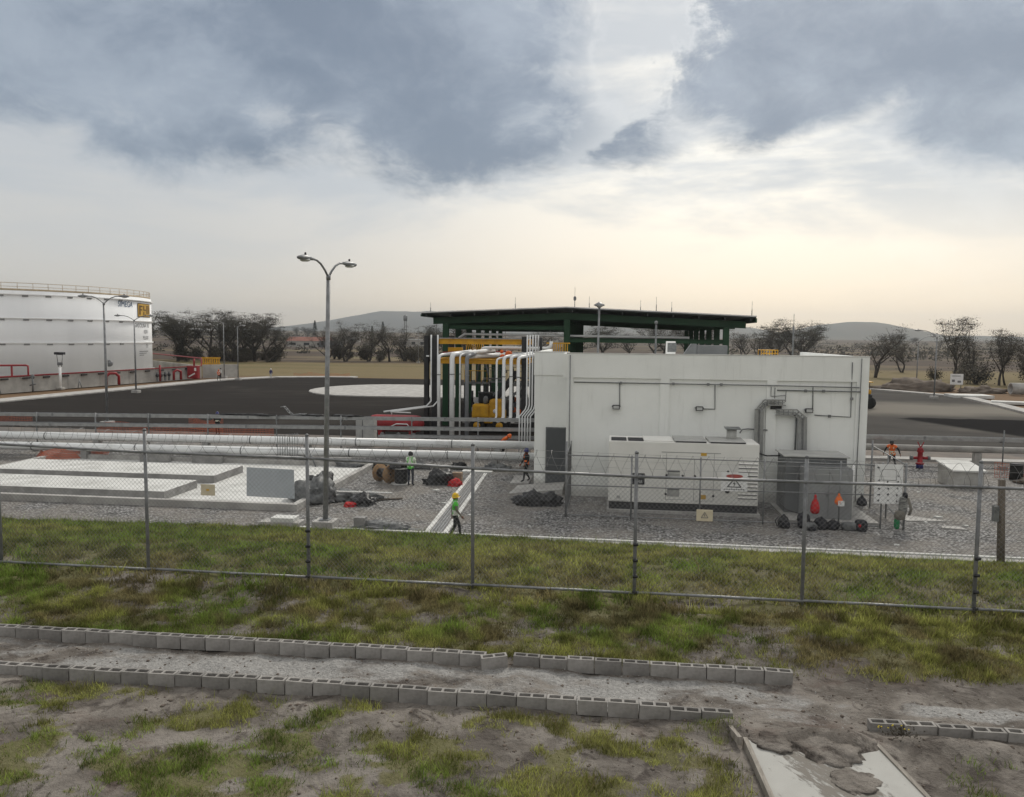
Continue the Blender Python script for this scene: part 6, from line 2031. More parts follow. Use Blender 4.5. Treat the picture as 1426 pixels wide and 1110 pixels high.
def grow(seed, H, spread, lean, leafmat, nleaf, bare=0.5, kind='acacia'):
    rr_ = random.Random(seed)
    tr, tips = MB(), []

    def branch(p, d, r_, l, depth):
        pts, rs = [p], [r_]
        n = 3
        q = p.copy()
        for i in range(n):
            d = (d + Vector((rr_.uniform(-1, 1), rr_.uniform(-1, 1), rr_.uniform(-0.35, 0.6))) * 0.24).normalized()
            q = q + d * (l / n)
            pts.append(q.copy())
            rs.append(r_ * (1 - 0.42 * (i + 1) / n))
        tr.tube(pts, rs, 6 if depth < 2 else 3, cap=False)
        if depth >= 4 or r_ < 0.02:
            tips.append((q, depth))
            return
        if depth >= 1:
            tips.append((pts[2], depth))
            tips.append((pts[1], depth))
        k = 3 if depth < 3 else 2
        if depth == 0:
            k = 4
        for i in range(k):
            a = rr_.uniform(0, 6.28)
            side = Vector((math.cos(a) * spread, math.sin(a) * spread, rr_.uniform(0.05, 0.75)))
            nd_ = (d * 0.55 + side * (0.75 if depth < 2 else 0.85)).normalized()
            if kind == 'slender':
                nd_ = (nd_ + Vector((0, 0, 0.7))).normalized()
            branch(pts[-1] if i < k - 1 else pts[-2], nd_, rs[-1] * 0.80, l * (rr_.uniform(1.0, 1.35) if depth == 0 and kind == 'acacia' else rr_.uniform(0.62, 0.86)), depth + 1)
    l0 = H * (0.15 if kind == 'acacia' else 0.28)
    branch(Vector((0, 0, -0.2)), Vector((lean[0], lean[1], 1)).normalized(), H * 0.019, l0, 0)
    if kind == 'acacia' and rr_.random() < 0.7:
        branch(Vector((0.1, 0, -0.2)), Vector((-lean[0] * 2 + rr_.uniform(-0.5, 0.5), rr_.uniform(-0.4, 0.4), 0.9)).normalized(), H * 0.016, l0 * 1.6, 1)
    zmax = max(t_[0].z for t_ in tips)
    sc = H / zmax
    tr.v = [(v[0] * sc, v[1] * sc, v[2] * sc) for v in tr.v]
    lf_ = MB()
    tips = [(t_[0] * sc, t_[1]) for t_ in tips]
    per = max(1, int(nleaf / len(tips)))
    for (t_, dep) in tips:
        if rr_.random() < bare:
            continue
        cr = H * rr_.uniform(0.05, 0.10)
        for k in range(per):
            o_ = Vector((rr_.gauss(0, 1) * cr, rr_.gauss(0, 1) * cr, abs(rr_.gauss(0, 0.45)) * cr))
            c = t_ + o_
            s_ = H * rr_.uniform(0.004, 0.010)
            u = Vector((rr_.uniform(-1, 1), rr_.uniform(-1, 1), rr_.uniform(-0.5, 0.5))).normalized() * s_
            v_ = u.cross(Vector((rr_.uniform(-1, 1), rr_.uniform(-1, 1), rr_.uniform(-1, 1)))).normalized() * s_ * 0.7
            lf_.add([c - u, c + v_, c + u, c - v_], [(0, 1, 2, 3)])
    # bare twigs
    tw = MB()
    for (t_, dep) in tips:
        for k in range(9):
            d = Vector((rr_.uniform(-1, 1), rr_.uniform(-1, 1), rr_.uniform(-0.2, 0.9))).normalized()
            e = t_ + d * H * rr_.uniform(0.03, 0.08)
            s_ = d.orthogonal().normalized() * H * 0.0012
            tr.add([t_ - s_, t_ + s_, e], [(0, 1, 2)])
    return tr, lf_, leafmat


PROT = {}


def proto(key, *a, **k):
    tr, lf_, lm = grow(*a, **k)
    root = thing('tree', '', 'tree')
    t1 = tr.build('trunk', 'bark', root, local=True)
    t2 = lf_.build('crown', lm, root, local=True)
    t2['kind'] = 'stuff'
    PROT[key] = [root, (t1, t2), False]


def plant(key, x, y, s, rz, label, group, name='tree', sz=None):
    root, ch, used = PROT[key]
    if used:
        r2_ = root.copy()
        COL.objects.link(r2_)
        for c in ch:
            c2 = c.copy()
            COL.objects.link(c2)
            c2.parent = r2_
    else:
        r2_ = root
        PROT[key][2] = True
    r2_.name = name
    z = float(farz(np.array(x), np.array(y)))
    r2_.location = (x, y, z)
    r2_.rotation_euler = (0, 0, rz)
    r2_.scale = (s, s, sz or s)
    tag(r2_, label, 'tree', group)
    return r2_


proto('a1', 1, 10, 1.0, (0.15, 0.1), 'leaf_dark', 15300, bare=0.08)
proto('a2', 2, 10, 1.15, (-0.25, 0.0), 'leaf_dark', 15300, bare=0.10)
proto('a3', 3, 10, 1.05, (0.35, -0.1), 'leaf_dark', 13600, bare=0.15)
proto('a4', 4, 10, 0.95, (0.0, 0.2), 'leaf_grey', 10200, bare=0.30)
proto('a5', 5, 10, 1.05, (0.1, -0.2), 'leaf_grey', 8500, bare=0.40)
proto('s1', 6, 10, 0.55, (0.15, 0.0), 'leaf_grey', 8500, bare=0.12, kind='slender')
proto('s2', 7, 10, 0.60, (-0.1, 0.05), 'leaf_grey', 5440, bare=0.35, kind='slender')
rt = random.Random(23)
for k, (x, y, s, key) in enumerate(((-128, 196, 1.15, 'a1'), (-121, 212, 1.25, 'a2'), (-117, 203, 1.32, 'a1'), (-110, 206, 1.38, 'a3'), (-103.5, 208, 1.35, 'a2'), (-98, 210, 1.30, 'a1'), (-93, 207, 1.0, 'a3'), (-106, 222, 1.3, 'a2'), (-113, 226, 1.2, 'a3'), (-135, 214, 1.1, 'a2'), (-141, 205, 1.2, 'a1'))):
    lab = {0: 'dark spreading tree half hidden behind the storage tank edge', 2: 'dark spreading tree before the grey flat-roofed house', 3: 'dark spreading tree behind the yellow slatted barrier', 4: 'dark spreading tree behind the two slim lamp poles', 5: 'dark spreading tree just past the two slim lamp poles', 6: 'smaller leaning dark tree at the open field end of its clump'}.get(k, 'dark spreading tree at the back of the clump beyond the dike wall')
    plant(key, x, y, s, rt.uniform(0, 6.28), lab, 'trees beyond the dike wall')
for k, (x, y, s, key) in enumerate(((-80.5, 219, 1.05, 'a5'), (-76, 221, 1.12, 'a4'), (-70, 224, 1.05, 'a4'), (-64, 226, 1.12, 'a5'), (-60, 229, 1.0, 'a4'), (-53, 233, 1.05, 'a2'), (-45, 240, 1.15, 'a1'), (-86, 240, 0.9, 'a5'), (-57, 250, 1.0, 'a4'))):
    plant(key, x, y, s, rt.uniform(0, 6.28), 'grey half-bare tree in the row between lamp post and canopy', 'trees across the dry field')
for k, (x, y, s, key) in enumerate(((-12, 262, 1.15, 'a4'), (-3, 270, 1.2, 'a1'), (7, 275, 1.05, 'a5'), (17, 268, 1.3, 'a2'), (27, 280, 1.25, 'a1'), (36, 290, 1.25, 'a4'), (47, 285, 1.1, 'a5'), (-24, 268, 1.1, 'a5'))):
    plant(key, x, y, s, rt.uniform(0, 6.28), 'grey tree seen beneath the green canopy roof', 'trees behind the canopy')
for k, (x, y, s, key) in enumerate(((52, 262, 1.2, 'a1'), (58, 255, 1.35, 'a2'), (64, 270, 1.25, 'a1'), (45, 250, 1.1, 'a4'))):
    plant(key, x, y, s, rt.uniform(0, 6.28), 'dark rounded tree rising behind the white building roof', 'trees behind the white roof')
plant('a5', 54.5, 171, 1.02, 1.0, 'wide half-bare tree beside the white building end', None)
plant('a4', 70.0, 200, 0.8, 2.0, 'small bare reddish tree between the two slim lamp poles', None)
plant('s1', 65.2, 160, 1.18, 0.4, 'tall slender tree with open tufted crown behind the white notice board', None)
for k, (x, y, s, key) in enumerate(((66.8, 160, 0.62, 's2'), (68.3, 158, 0.80, 's2'), (68.0, 148, 0.95, 's2'), (69.5, 149, 0.85, 's1'), (70.5, 142, 0.9, 'a4'), (72.0, 146, 0.80, 'a5'), (74.5, 148, 0.85, 'a4'), (77, 143, 0.9, 'a5'), (80, 150, 1.0, 'a4'))):
    plant(key, x, y, s, rt.uniform(0, 6.28), 'grey bare-limbed tree in the row behind the concrete pipes', 'trees behind the concrete pipes')
# far scattered trees on the plain
for k in range(34):
    a = rt.uniform(-0.72, 0.46)
    d = rt.uniform(420, 1500)
    plant(rt.choice(['a1', 'a2', 'a4', 'a3']), d * a, d, rt.uniform(0.8, 1.25), rt.uniform(0, 6.28), 'tiny dark tree far off on the plain', 'far trees on the plain')
# low scrub under and between the trees


def scrub(seed):
    rr_ = random.Random(seed)
    st, lf_ = MB(), MB()
    for k in range(12):
        a, h = rr_.uniform(0, 6.28), rr_.uniform(1.2, 2.6)
        e = Vector((math.cos(a) * rr_.uniform(0.4, 2.0), math.sin(a) * rr_.uniform(0.4, 1.4), h))
        st.tube([(0, 0, -0.1), e * 0.5 + Vector((0, 0, 0.2)), e], [0.06, 0.04, 0.015], 4, cap=False)
        for q in range(110):
            c = e * rr_.uniform(0.35, 1.05) + Vector((rr_.gauss(0, 0.5), rr_.gauss(0, 0.5), rr_.gauss(0, 0.35)))
            c.z = max(c.z, 0.1)
            u = Vector((rr_.uniform(-1, 1), rr_.uniform(-1, 1), rr_.uniform(-1, 1))).normalized() * 0.13
            v_ = u.orthogonal().normalized() * 0.09
            lf_.add([c - u, c + v_, c + u, c - v_], [(0, 1, 2, 3)])
    root = thing('shrub', '', 'shrub')
    t1 = st.build('stems', 'bark', root, local=True, kind='stuff')
    t2 = lf_.build('foliage', 'leaf_grey', root, local=True, kind='stuff')
    PROT['sh%d' % seed] = [root, (t1, t2), False]


scrub(1)
scrub(2)
for k in range(46):
    if k < 18:
        x, y, lab, gr = rt.uniform(-140, -90), rt.uniform(204, 222), 'grey-brown shrub under the dark spreading trees', 'shrubs under the dark trees'
    elif k < 34:
        x, y, lab, gr = rt.uniform(-84, -42), rt.uniform(222, 246), 'grey-brown shrub in the half-bare tree row', 'shrubs under the half-bare trees'
    else:
        x, y, lab, gr = rt.uniform(62, 92), rt.uniform(146, 175), 'grey-brown shrub behind the concrete pipes', 'shrubs behind the concrete pipes'
    o = plant('sh%d' % (1 + k % 2), x, y, rt.uniform(0.8, 1.7), rt.uniform(0, 6.28), lab, gr, 'shrub')
    o['category'] = 'shrub'
# conifers


def conifer(x, y, h, label, group=None):
    rr_ = random.Random(int(abs(x) * 7))
    o = thing('conifer', label, 'tree', (x, y, float(farz(np.array(x), np.array(y)))), group=group)
    MB().tube([(0, 0, -0.3), (0, 0, h)], [0.25, 0.03], 6).build('trunk', 'bark', o, local=True)
    mb_ = MB()
    for k in range(1600):
        t_ = rr_.random() ** 0.8
        a, rad = rr_.uniform(0, 6.28), h * 0.24 * (1.02 - t_) * rr_.uniform(0.5, 1.15)
        c = Vector((rad * math.cos(a), rad * math.sin(a), h * (0.08 + 0.92 * t_)))
        u = Vector((math.cos(a), math.sin(a), -0.4)) * h * 0.03
        v_ = Vector((-math.sin(a), math.cos(a), 0)) * h * 0.012
        mb_.add([c - v_, c + u, c + v_], [(0, 1, 2)])
    mb_.build('crown', 'leaf_conifer', o, local=True, kind='stuff')
    return o


conifer(-192, 500, 17, 'lone dark pointed conifer on the skyline beside the lamp post')
conifer(-152, 520, 17, 'dark pointed conifer behind the grey tree row, the taller', 'conifers on the skyline')
conifer(-158, 515, 14, 'dark pointed conifer behind the grey tree row, the shorter', 'conifers on the skyline')
conifer(-222, 430, 13, 'dark pointed conifer beside the spreading tree clump')

# far scrub belt that reads as one mass
rw = np.random.default_rng(77)
nc = 420
cy_ = rw.uniform(300, 1300, nc)
cx_ = cy_ * rw.uniform(-0.80, 0.62, nc)
cx_[:120] = cy_[:120] * rw.uniform(0.18, 0.62, 120)
ch_ = rw.uniform(1.2, 4.2, nc)
vs_, fs_ = [], []
zc_ = farz(cx_, cy_)
for i in range(nc):
    for q in range(46):
        c = Vector((cx_[i] + rw.normal(0, ch_[i] * 0.9), cy_[i] + rw.normal(0, ch_[i] * 0.6), zc_[i] + abs(rw.normal(0, ch_[i] * 0.5))))
        u = Vector(rw.normal(0, 1, 3)).normalized() * (0.35 + ch_[i] * 0.10)
        v_ = u.orthogonal().normalized() * (0.25 + ch_[i] * 0.08)
        k0 = len(vs_)
        vs_ += [c - u, c + v_, c + u, c - v_]
        fs_.append((k0, k0 + 1, k0 + 2, k0 + 3))
tag(MB().add(vs_, fs_).build('scrubland', 'leaf_grey'), 'far grey-brown scrub and hedges scattered over the plain', kind='stuff')

# ================================================================== FAR HOUSES AND MASTS


def house(x, y, w, d, h, mat, rmat, label, pitched=0.0, nw=3):
    z = float(farz(np.array(x), np.array(y))) - 0.3
    o = thing('far_house', label, 'house', (x, y, z))
    MB().box(x - w / 2, x + w / 2, y, y + d, z, z + h).build('wall', mat, o)
    if pitched:
        MB().prismx([(y - 0.4, z + h), (y + d + 0.4, z + h), (y + d / 2, z + h + pitched)], x - w / 2 - 0.4, x + w / 2 + 0.4).build('roof', rmat, o)
    else:
        MB().box(x - w / 2 - 0.3, x + w / 2 + 0.3, y - 0.3, y + d + 0.3, z + h + 0.002, z + h + 0.35).build('roof', rmat, o)
    for k in range(nw):
        xx = x - w / 2 + w * (k + 0.5) / nw
        MB().box(xx - w / nw * 0.2, xx + w / nw * 0.2, y - 0.06, y - 0.002, z + h * 0.35, z + h * 0.72).build('window', 'glass_dark', o)
    return o


house(-226, 330, 22, 10, 8, 'house_wall', 'house_roof', 'grey flat-roofed house between the storage tank and the dark trees', nw=4)
house(-186, 470, 26, 12, 4.0, 'house_wall', 'red_roof', 'low red-roofed shed on the far field left of the lamp post', 2.5)
house(-168, 460, 12, 8, 4.0, 'door_grey', 'house_roof', 'small dark shed on the far field beside the lamp post')
house(-125, 520, 30, 10, 5.0, 'house_wall', 'roof_top', 'long pale shed roof behind the grey tree row', nw=5)
house(-96, 560, 22, 10, 4.5, 'house_wall', 'house_roof', 'low pale house at the skyline left of the black columns')
house(-240, 640, 60, 12, 4.5, 'house_wall', 'house_roof', 'long low pale building on the far skyline', nw=8)
o = thing('water_tower', 'thin lattice water tower on the skyline', 'tower', (-147, 560, 0))
zt = float(farz(np.array(-147.0), np.array(560.0)))
for sx_, sy_ in ((-1, -1), (1, -1), (1, 1), (-1, 1)):
    MB().tube([(-147 + sx_, 560 + sy_, zt), (-147 + sx_ * 0.6, 560 + sy_ * 0.6, zt + 18)], 0.14, 5).build('leg', 'galv_dark', o)
MB().lathe([(1.3, zt + 18), (1.5, zt + 19), (1.5, zt + 21.5), (0.2, zt + 22.5)], (-147, 560, 0), 12).build('tank', 'galv_dark', o)
for k, (x, y, h) in enumerate(((-104, 470, 15), (-88, 470, 15), (-62, 470, 16), (30, 480, 14), (62, 480, 15))):
    z = float(farz(np.array(x), np.array(y)))
    o = thing('utility_pole', 'thin far utility pole on the skyline', 'pole', (x, y, z), group='utility poles on the skyline')
    MB().tube([(x, y, z - 0.3), (x, y, z + h)], 0.16, 5).build('shaft', 'old_post', o)
    MB().box(x - 1.2, x + 1.2, y - 0.08, y + 0.08, z + h - 1.2, z + h - 1.0).build('crossarm', 'old_post', o)

# ================================================================== RIGHT-HAND SIDE
o = thing('fire_hydrant', 'red fire hydrant with side outlets standing on the gravel edge', 'hydrant', (18.6, 49.6, 0))
HX, HY = 18.6, 49.6
MB().lathe([(0.20, 0.0), (0.20, 0.25)], (HX, HY, 0), 14).build('base', 'helm_blue', o)
MB().lathe([(0.24, 0.251), (0.24, 0.33), (0.15, 0.36), (0.14, 0.95), (0.20, 1.0), (0.20, 1.08)], (HX, HY, 0), 14).build('barrel', 'red_paint', o)
MB().lathe([(0.17, 1.081), (0.15, 1.2), (0.06, 1.26)], (HX, HY, 0), 14).build('bonnet', 'red_paint', o)
for s_ in (-1, 1):
    q = MB().lathe([(0.09, 0.12 * s_), (0.09, 0.5 * s_)], (HX, HY, 0.62), 12, axis='X').build('outlet', 'red_paint', o)
    MB().lathe([(0.13, 0.42 * s_), (0.13, 0.56 * s_)], (HX, HY, 0.62), 12, axis='X').build('cap', 'cab_dark', q)
MB().bar((HX - 0.01, HY, 1.25), (HX - 0.18, HY, 1.58), 0.04, 0.05).build('valve_arm', 'red_paint', o)
MB().bar((HX + 0.01, HY, 1.25), (HX + 0.18, HY, 1.58), 0.04, 0.05).build('valve_arm', 'red_paint', o)
o = thing('concrete_box', 'pale concrete valve box with slanting white lid on the gravel', 'box', (18.4, 43.4, 0))
MB().prismx([(43.2, -0.05), (45.2, -0.05), (45.2, 1.05), (43.2, 0.85)], 17.9, 19.4).build('body', 'concrete', o)
MB().prismx([(43.1, 0.86), (45.3, 1.08), (45.3, 1.16), (43.1, 0.94)], 17.8, 19.5).build('lid', 'concrete_light', o)
o = thing('black_drum', 'black drum standing by the orange net on the gravel', 'drum', (22.4, 46.2, 0))
MB().lathe([(0.33, 0.0), (0.35, 0.05), (0.33, 0.4), (0.36, 0.45), (0.33, 0.5), (0.33, 0.85), (0.35, 0.9)], (22.4, 46.2, 0), 18).build('body', 'tyre', o)
MB().lathe([(0.30, 0.901), (0.30, 0.92)], (22.4, 46.2, 0), 18).build('lid', 'ink', o)
heap('soil_heap', 'soil_mound', 'small dark soil heap beside the black drum', 'soil', (23.4, 45.2, 0), (1.2, 0.6, 0.35), 71, 0.5)
tag(MB().prism([(12.6, 36.0), (14.3, 34.9), (12.6, 34.7)], 0.0, 0.05).build('board_sheet', 'concrete'), 'pale triangular board lying on the gravel beyond the fence corner', 'board')
tag(MB().prism([(13.6, 33.6), (14.5, 33.4), (14.4, 33.9), (13.7, 34.0)], 0.0, 0.05).build('board_sheet', 'concrete'), 'small pale board offcut lying on the gravel beyond the fence corner', 'board')
o = thing('notice_board', 'white notice board on a post at the field edge', 'sign', (52.3, 127, 0))
MB().box(51.4, 53.2, 126.9, 127.05, 1.0, 2.6).build('panel', 'sign_white', o)
for x in (51.6, 53.0):
    MB().tube([(x, 127.1, -0.1), (x, 127.1, 2.6)], 0.06, 6).build('post', 'galv', o)
for (a, b, c_, e) in ((51.6, 52.8, 2.25, 2.35), (51.6, 52.0, 1.4, 1.75), (52.4, 52.9, 1.3, 1.6)):
    MB().box(a, b, 126.88, 126.895, c_, e).build('print', 'ink_grey', o)
for k, (x, y) in enumerate(((59.5, 121.5), (64.0, 121.0), (68.5, 121.0))):
    o = thing('concrete_pipe', 'large pale concrete culvert pipe lying at the field edge', 'concrete pipe', (x, y, 0), group='culvert pipes at the field edge')
    mb = MB()
    nn_ = 20
    vs, fs = [], []
    for xx in (x - 2.1, x + 2.1):
        for r_ in (0.85, 0.68):
            for q in range(nn_):
                a = 2 * math.pi * q / nn_
                vs.append((xx, y + r_ * math.cos(a), 0.82 + r_ * math.sin(a)))
    for q in range(nn_):
        q2 = (q + 1) % nn_
        fs += [(q, 2 * nn_ + q, 2 * nn_ + q2, q2), (nn_ + q2, 3 * nn_ + q2, 3 * nn_ + q, nn_ + q), (q2, nn_ + q2, nn_ + q, q), (2 * nn_ + q, 3 * nn_ + q, 3 * nn_ + q2, 2 * nn_ + q2)]
    mb.add(vs, fs, 0, True).build('barrel', 'concrete', o)
    MB().lathe([(0.95, x + 1.9), (0.95, x + 2.25)], (0, y, 0.82), 20, axis='X').build('collar', 'concrete', o)
heap('soil_heap', 'soil_mound', 'dark soil mound at the field edge beside the notice board', 'soil', (46.5, 128.5, -0.1), (5.0, 2.2, 1.6), 72, 0.4)
heap('soil_heap', 'soil_mound', 'low reddish spoil mound behind the asphalt kerb', 'soil', (55.5, 126.0, -0.1), (3.0, 1.5, 0.9), 73, 0.4)
tag(MB().bev(46.0, 51.0, 112.0, 115.5, -0.05, 0.35, 0.03).build('concrete_slab', 'concrete_light'), 'pale slab on the pavement before the notice board', 'slab')
tag(MB().bar((47, 104, 0.14), (62, 98, 0.14), 2.2, 0.28).build('concrete_slab', 'concrete_light'), 'long pale slab by the apron kerb near the concrete pipes', 'slab')
o = thing('parked_roller', 'yellow and black road roller half hidden behind the white building end', 'vehicle', (28.6, 92.5, 0))
RXc, RYc = 28.3, 92.5
MB().bev(RXc - 1.6, RXc + 0.8, RYc - 0.7, RYc + 0.9, 0.7, 1.6, 0.1).build('body', 'black_paint', o)
MB().bev(RXc - 1.4, RXc + 0.7, RYc - 0.6, RYc + 0.8, 1.601, 2.1, 0.1).build('hood', 'yellow_paint', o)
for dx_ in (-1.4, 0.5):
    MB().lathe([(0.35, RYc - 0.95), (0.65, RYc - 0.9), (0.65, RYc + 0.9), (0.35, RYc + 0.95)], (RXc + dx_, 0, 0.65), 20, axis='Y').build('drum', 'tyre', o)
for (dx_, dy_) in ((-1.2, -0.5), (0.5, -0.5), (0.5, 0.7), (-1.2, 0.7)):
    MB().tube([(RXc + dx_, RYc + dy_, 2.1), (RXc + dx_, RYc + dy_, 2.9)], 0.04, 5).build('canopy_post', 'black_paint', o)
MB().bev(RXc - 1.5, RXc + 0.8, RYc - 0.8, RYc + 1.0, 2.9, 3.0, 0.03).build('canopy', 'yellow_paint', o)

# ================================================================== BAGS AT THE INNER FENCE


def backpack(x, y, w, h, rz, mat, label):
    o = thing('backpack', label, 'backpack', (x, y, 0), rz)
    q_ = heap('main_pouch', mat, None, None, (x, y, h * 0.45), (w * 0.48, w * 0.34, h * 0.50), seed=x * 3.1, amp=0.30, parent=o, freq=2.2)
    q_.data.transform(Matrix.Translation((0, 0, 0)))
    for v_ in q_.data.vertices:
        if v_.co.z <= -0.035:
            v_.co.z = -h * 0.45 * min(1.0, 1.2 - abs(v_.co.x) / w)
    MB().sell((0, -w * 0.30, h * 0.30), (w * 0.36, w * 0.12, h * 0.24), 0.5, 12).build('front_pocket', 'black_cloth', o, local=True)
    MB().tube([(-w * 0.12, 0, h * 0.96), (-w * 0.06, 0, h * 1.10), (w * 0.06, 0, h * 1.10), (w * 0.12, 0, h * 0.96)], 0.014, 6).build('handle', 'black_cloth', o, local=True)
    for s_ in (-1, 1):
        MB().tube([(s_ * w * 0.28, w * 0.25, h * 0.9), (s_ * w * 0.42, w * 0.46, h * 0.5), (s_ * w * 0.34, w * 0.28, h * 0.08)], 0.02, 6).build('strap', 'black_cloth', o, local=True)
    return o


backpack(7.15, 32.75, 0.52, 0.50, 0.5, 'tarp_black', 'black backpack leaning on the fence before the gap by the generator')
backpack(7.95, 32.85, 0.50, 0.62, -0.4, 'black_cloth', 'tall black backpack beside the fence post under the red bag')
backpack(8.15, 32.45, 0.45, 0.34, 0.2, 'tarp_grey', 'small grey bag lying before the tall black backpack')
backpack(8.62, 32.75, 0.50, 0.46, 0.1, 'black_cloth', 'rounded black backpack between two others at the fence')
backpack(9.10, 32.75, 0.44, 0.40, -0.6, 'black_cloth', 'small black backpack beside the long grey bag')
o = thing('duffel_bag', 'long grey duffel bag with dark end lying at the fence foot', 'bag', (9.95, 32.75, 0))
MB().sell((9.75, 32.75, 0.16), (0.36, 0.18, 0.17), 0.6, 14).build('body', 'tarp_grey', o)
MB().sell((10.15, 32.70, 0.22), (0.24, 0.2, 0.24), 0.6, 14).build('end_pouch', 'black_cloth', o)
MB().sell((10.05, 32.52, 0.24), (0.06, 0.03, 0.07), 0.7, 8).build('tag', 'red_cloth', o)


def hung_bag(x, z0_, z1_, w, mat, label, extra=None):
    o = thing('hanging_bag', label, 'bag', (x, 33.08, z0_))
    h = z1_ - z0_
    MB().lathe([(w * 0.25, z0_), (w * 0.5, z0_ + h * 0.10), (w * 0.52, z0_ + h * 0.35), (w * 0.36, z0_ + h * 0.62), (w * 0.14, z0_ + h * 0.82), (w * 0.16, z0_ + h * 0.9), (w * 0.08, z1_)], (x, 33.06, 0), 12).build('sack', mat, o)
    MB().tube([(x, 33.08, z1_ - 0.03), (x, 33.17, z1_ + 0.06)], 0.012, 5).build('loop', 'ink', o)
    if extra:
        MB().box(x - w * 0.2, x + w * 0.55, 32.90, 32.94, z0_ - 0.02, z0_ + h * 0.42).build('paper', extra, o)
    return o


hung_bag(8.44, 0.55, 1.34, 0.36, 'red_cloth', 'long red bag hanging from the middle fence rail')
hung_bag(9.36, 0.95, 1.42, 0.32, 'orange', 'orange bag with white paper hanging from the fence', 'sign_white')
hung_bag(10.25, 0.95, 1.40, 0.40, 'black_cloth', 'black bag hanging before the white wall corner')
o = thing('hanging_jacket', 'grey striped work jacket and green cloth hanging on the fence corner post', 'jacket', (11.85, 33.0, 0.1))
MB().sell((11.84, 33.05, 1.0), (0.16, 0.10, 0.40), 0.6, 14).build('body', 'jacket_grey', o)
MB().sell((11.72, 33.02, 0.62), (0.22, 0.14, 0.20), 0.7, 12).build('hem', 'shirt_grey', o)
MB().sell((11.90, 33.05, 1.42), (0.10, 0.08, 0.14), 0.7, 12).build('hood', 'black_cloth', o)
MB().sell((11.62, 33.02, 0.28), (0.11, 0.09, 0.24), 0.7, 12).build('cloth', 'cloth_green', o)
MB().tube([(12.0, 32.98, 1.35), (12.12, 32.95, 0.9), (12.05, 32.95, 0.65)], [0.05, 0.06, 0.05], 8).build('sleeve', 'shirt_grey', o)

# ================================================================== PEOPLE


